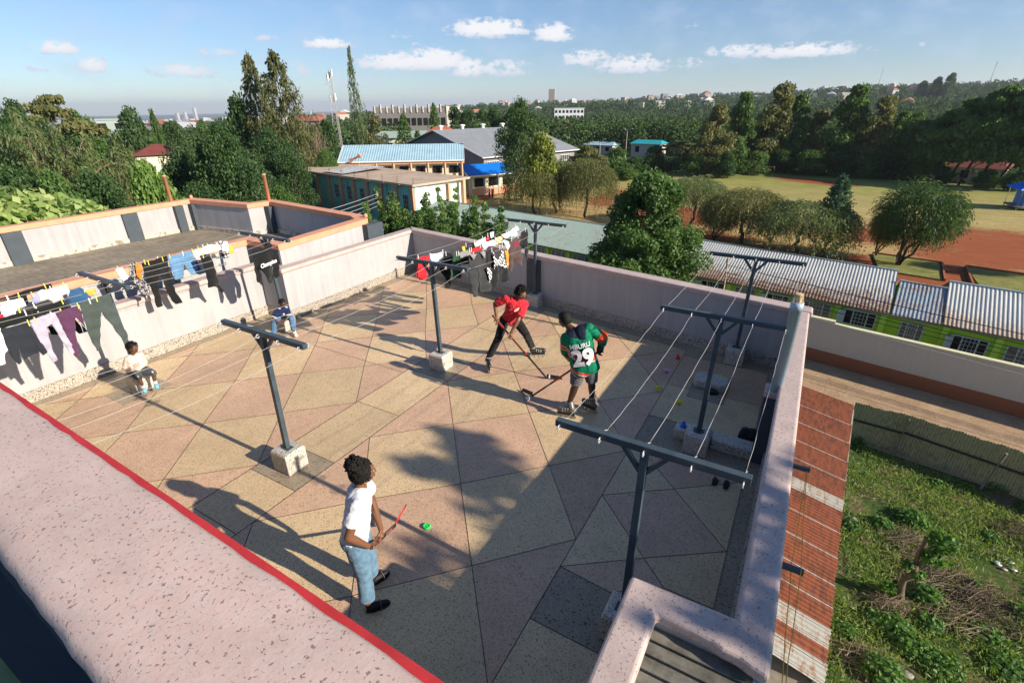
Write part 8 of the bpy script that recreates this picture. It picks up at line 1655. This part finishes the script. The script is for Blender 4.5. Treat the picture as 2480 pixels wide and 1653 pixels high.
WEEDS = [(3.51, 16.79, 0.3, 0.3, 'weed clump close to the shed eave, above the pale roof sheet'), (4.43, 17.42, 0.38, 0.35, 'round weed clump left of the upper brush heap'), (5.37, 18.17, 0.55, 0.45, 'wide dark weed clump above the upper brush heap'), (6.35, 20.84, 0.3, 0.25, 'spiky weed below the fence between the two posts'), (5.59, 23.26, 0.55, 0.7, 'climbing weeds at the first fence post'), (8.37, 21.96, 0.5, 0.45, 'weeds at the foot of the fence right of the second post'), (4.33, 14.3, 0.25, 0.35, 'leafy clump at the foot of the cut trunk'), (5.33, 14.7, 0.45, 0.45, 'large leafy clump right of the cut trunk'), (4.02, 11.5, 0.55, 0.5, 'bright round weed clump at the bottom picture edge'), (4.43, 13.18, 0.5, 0.35, 'low weeds below the cut trunk'), (4.82, 12.69, 0.5, 0.35, 'low weeds in the lower middle of the yard'), (5.32, 12.45, 0.6, 0.3, 'dark weeds near the bottom edge, middle of the yard'), (3.3, 12.33, 0.35, 0.25, 'yellowish spray of weeds near the lower end of the shed roof'), (4.05, 13.19, 0.35, 0.3, 'small weeds left of the twig heap under the trunk'), (6.56, 14.06, 0.5, 0.25, 'bright low weeds towards the lower right'), (6.84, 13.22, 0.6, 0.25, 'bright weeds in the lower right corner'), (6.64, 15.86, 0.2, 0.3, 'small upright weed in the dry brush'), (7.51, 15.34, 0.35, 0.3, 'weeds at the right picture edge'), (3.92, 22.33, 0.25, 0.4, 'weeds in the corner between shed and fence'), (7.52, 18.49, 0.35, 0.25, 'weeds right of the tufted trunk top'), (5.29, 13.74, 0.4, 0.3, 'weeds between the trunk clump and the lower heap')]
for i, (x, y, r_, h, lab) in enumerate(WEEDS): weed(x, y, r_, h, lab, seed=50+i, n=int(160+700*r_))
for i, (x, y) in enumerate(((2.2, 21.2), (2.7, 20.6), (2.9, 21.5))): weed(x, y, .55, .5, 'green weeds sprouting at the far end of the rusty roof, %s from the left' % ORD[i], .16, 260, 90+i, 'weeds by the rusty roof', 'fresh')
# pollarded trunk with new shoots
rt = empty('pollarded_tree', (4.53, 14.21, GROUND), 0, 'cut back leaning trunk with tufts of fresh leaves in the yard', 'tree'); rng = np.random.default_rng(3)
m_ = MB(); limb(m_, (0, 0, -.05), (.12, .10, 1.45), .10, .075, rng, 5, .02); limb(m_, (.12, .10, 1.4), (.15, .32, 2.3), .065, .035, rng, 4, .02); limb(m_, (.12, .08, 1.4), (.48, .22, 2.0), .06, .035, rng, 4, .02); m_.build('trunk', M['bark'], rt, smooth=True)
cl = [((.55, .35, 2.25), (.32, .3, .25), 260), ((.42, .10, 1.85), (.26, .22, .2), 190), ((-.05, .05, 1.4), (.15, .15, .15), 80), ((.28, .05, 1.15), (.16, .14, .14), 90), ((-.25, .0, .35), (.2, .2, .25), 90)]
for cc in cl:
    V, F, v = clumps_mesh([cc], .11, rng); np_mesh('shoots', V, F, L['weed'], rt, attrs={'v': v})
# heaps of cut branches
def brush(x, y, rx, ry, n, lab, seed, h=.35):
    rr = random.Random(seed); m_ = MB()
    for i in range(int(n*.75)):
        a = rr.gauss(.6, .9); r0 = rr.random()**.5; t = rr.uniform(0, 6.28); cx, cy = rx*r0*math.cos(t), ry*r0*math.sin(t); L_ = rr.uniform(.25, .95); z = rr.uniform(.02, h*(1-r0)+.08); dz = rr.uniform(-.12, .16)
        p = Vector((cx-math.cos(a)*L_/2, cy-math.sin(a)*L_/2, max(.01, z-dz))); q = Vector((cx+math.cos(a)*L_/2, cy+math.sin(a)*L_/2, z+max(0, dz))); md = (p+q)/2+Vector((rr.uniform(-.05, .05), rr.uniform(-.05, .05), rr.uniform(0, .06))); m_.tube([p, md, q], [rr.uniform(.006, .012), .007, .003], 4)
    o = m_.build('brush_heap', M['twig'] if seed % 2 else M['twig_dark']); o.location = (x, y, GROUND); return tag(o, lab, 'brush heap', 'heaps of cut branches')
for a_ in [(5.2, 16.78, 0.9, 0.8, 330, 'heap of dry brown branches above the cut trunk', 1), (5.94, 15.47, 1.5, 0.9, 620, 'wide fan of pale cut branches right of the trunk', 3), (4.37, 13.84, 0.5, 0.4, 170, 'small twig heap at the foot of the trunk', 5), (6.89, 15.18, 1.3, 1.0, 420, 'tangle of dark branches at the right', 2), (8.27, 19.08, 0.7, 0.7, 220, 'dark branch heap at the right picture edge under the fence', 4), (3.73, 11.68, 0.7, 0.5, 150, 'thin scattered twigs near the lower shed end', 7), (5.89, 14.23, 0.9, 0.6, 200, 'scattered dry stalks below the pale branches', 9)]: brush(*a_)
for i, (x, y, z, s_) in enumerate([(6.3, 16.9, 0, 0.11), (7.43, 17.34, 0, 0.11), (7.44, 17.25, 0, 0.11), (7.54, 17.12, 0, 0.11), (7.78, 17.54, 0, 0.11), (7.79, 17.22, 0, 0.11)]):
    o = rock('litter', (x, y, GROUND+.06), (s_, s_*.6, .02), M['tshirt_white'] if i % 3 else M['pink_coping'], i, 1); tag(o, 'pale scrap of rubbish lying in the weeds at the right edge, %s from the left' % ORD[i], 'rubbish', 'scraps of rubbish in the yard')
for i, (x, y) in enumerate(((4.6, 11.8), (6.7, 12.0), (2.9, 9.6), (5.9, 10.2), (3.6, 17.3))):
    o = rock('stone', (x, y, GROUND+.04), (.13, .10, .07), M['concrete'], i+4, 2); tag(o, 'grey stone half sunk in the yard weeds, %s' % ('left of the cut trunk', 'right of the cut trunk', 'close to the shed eave', 'in the near weeds', 'by the upper grass')[i], 'stone', 'stones in the yard')
# people at the school
def far_person(x, y, col, lab):
    r_ = empty('person', (x, y, GROUND), .4, lab, 'person', 'people under the small trees'); s = MB()
    for sx in (-1, 1): caps(s, [(sx*.09, 0, .04), (sx*.09, .0, .45), (sx*.08, 0, .85)], [.05, .06, .085], 8); caps(s, [(sx*.2, 0, 1.38), (sx*.24, .03, 1.1), (sx*.2, -.1, .9)], [.055, .045, .035], 8)
    caps(s, [(0, 0, .9), (0, 0, 1.15), (0, 0, 1.35)], [.15, .14, .15], 10); s.ball((0, 0, 1.62), (.09, .10, .12), 12); frustum(s, (0, 0, 1.4), (0, 0, 1.55), .06, .05, 8)
    skinned(s, 'body', M['skin_deep'], r_, .02, 2); s = MB(); frustum(s, (0, 0, .86), (0, 0, 1.42), .2, .19, 12); s.build('shirt', col, r_); s = MB(); frustum(s, (0, 0, .1), (0, 0, .9), .15, .18, 12); s.build('trousers', M['g_navy'], r_)
far_person(-43.6, 68.4, M['g_lightblue'], 'tiny figure in pale blue standing under the small school trees, left one'); far_person(-43.0, 68.3, M['g_grey'], 'tiny figure in grey standing under the small school trees, right one')
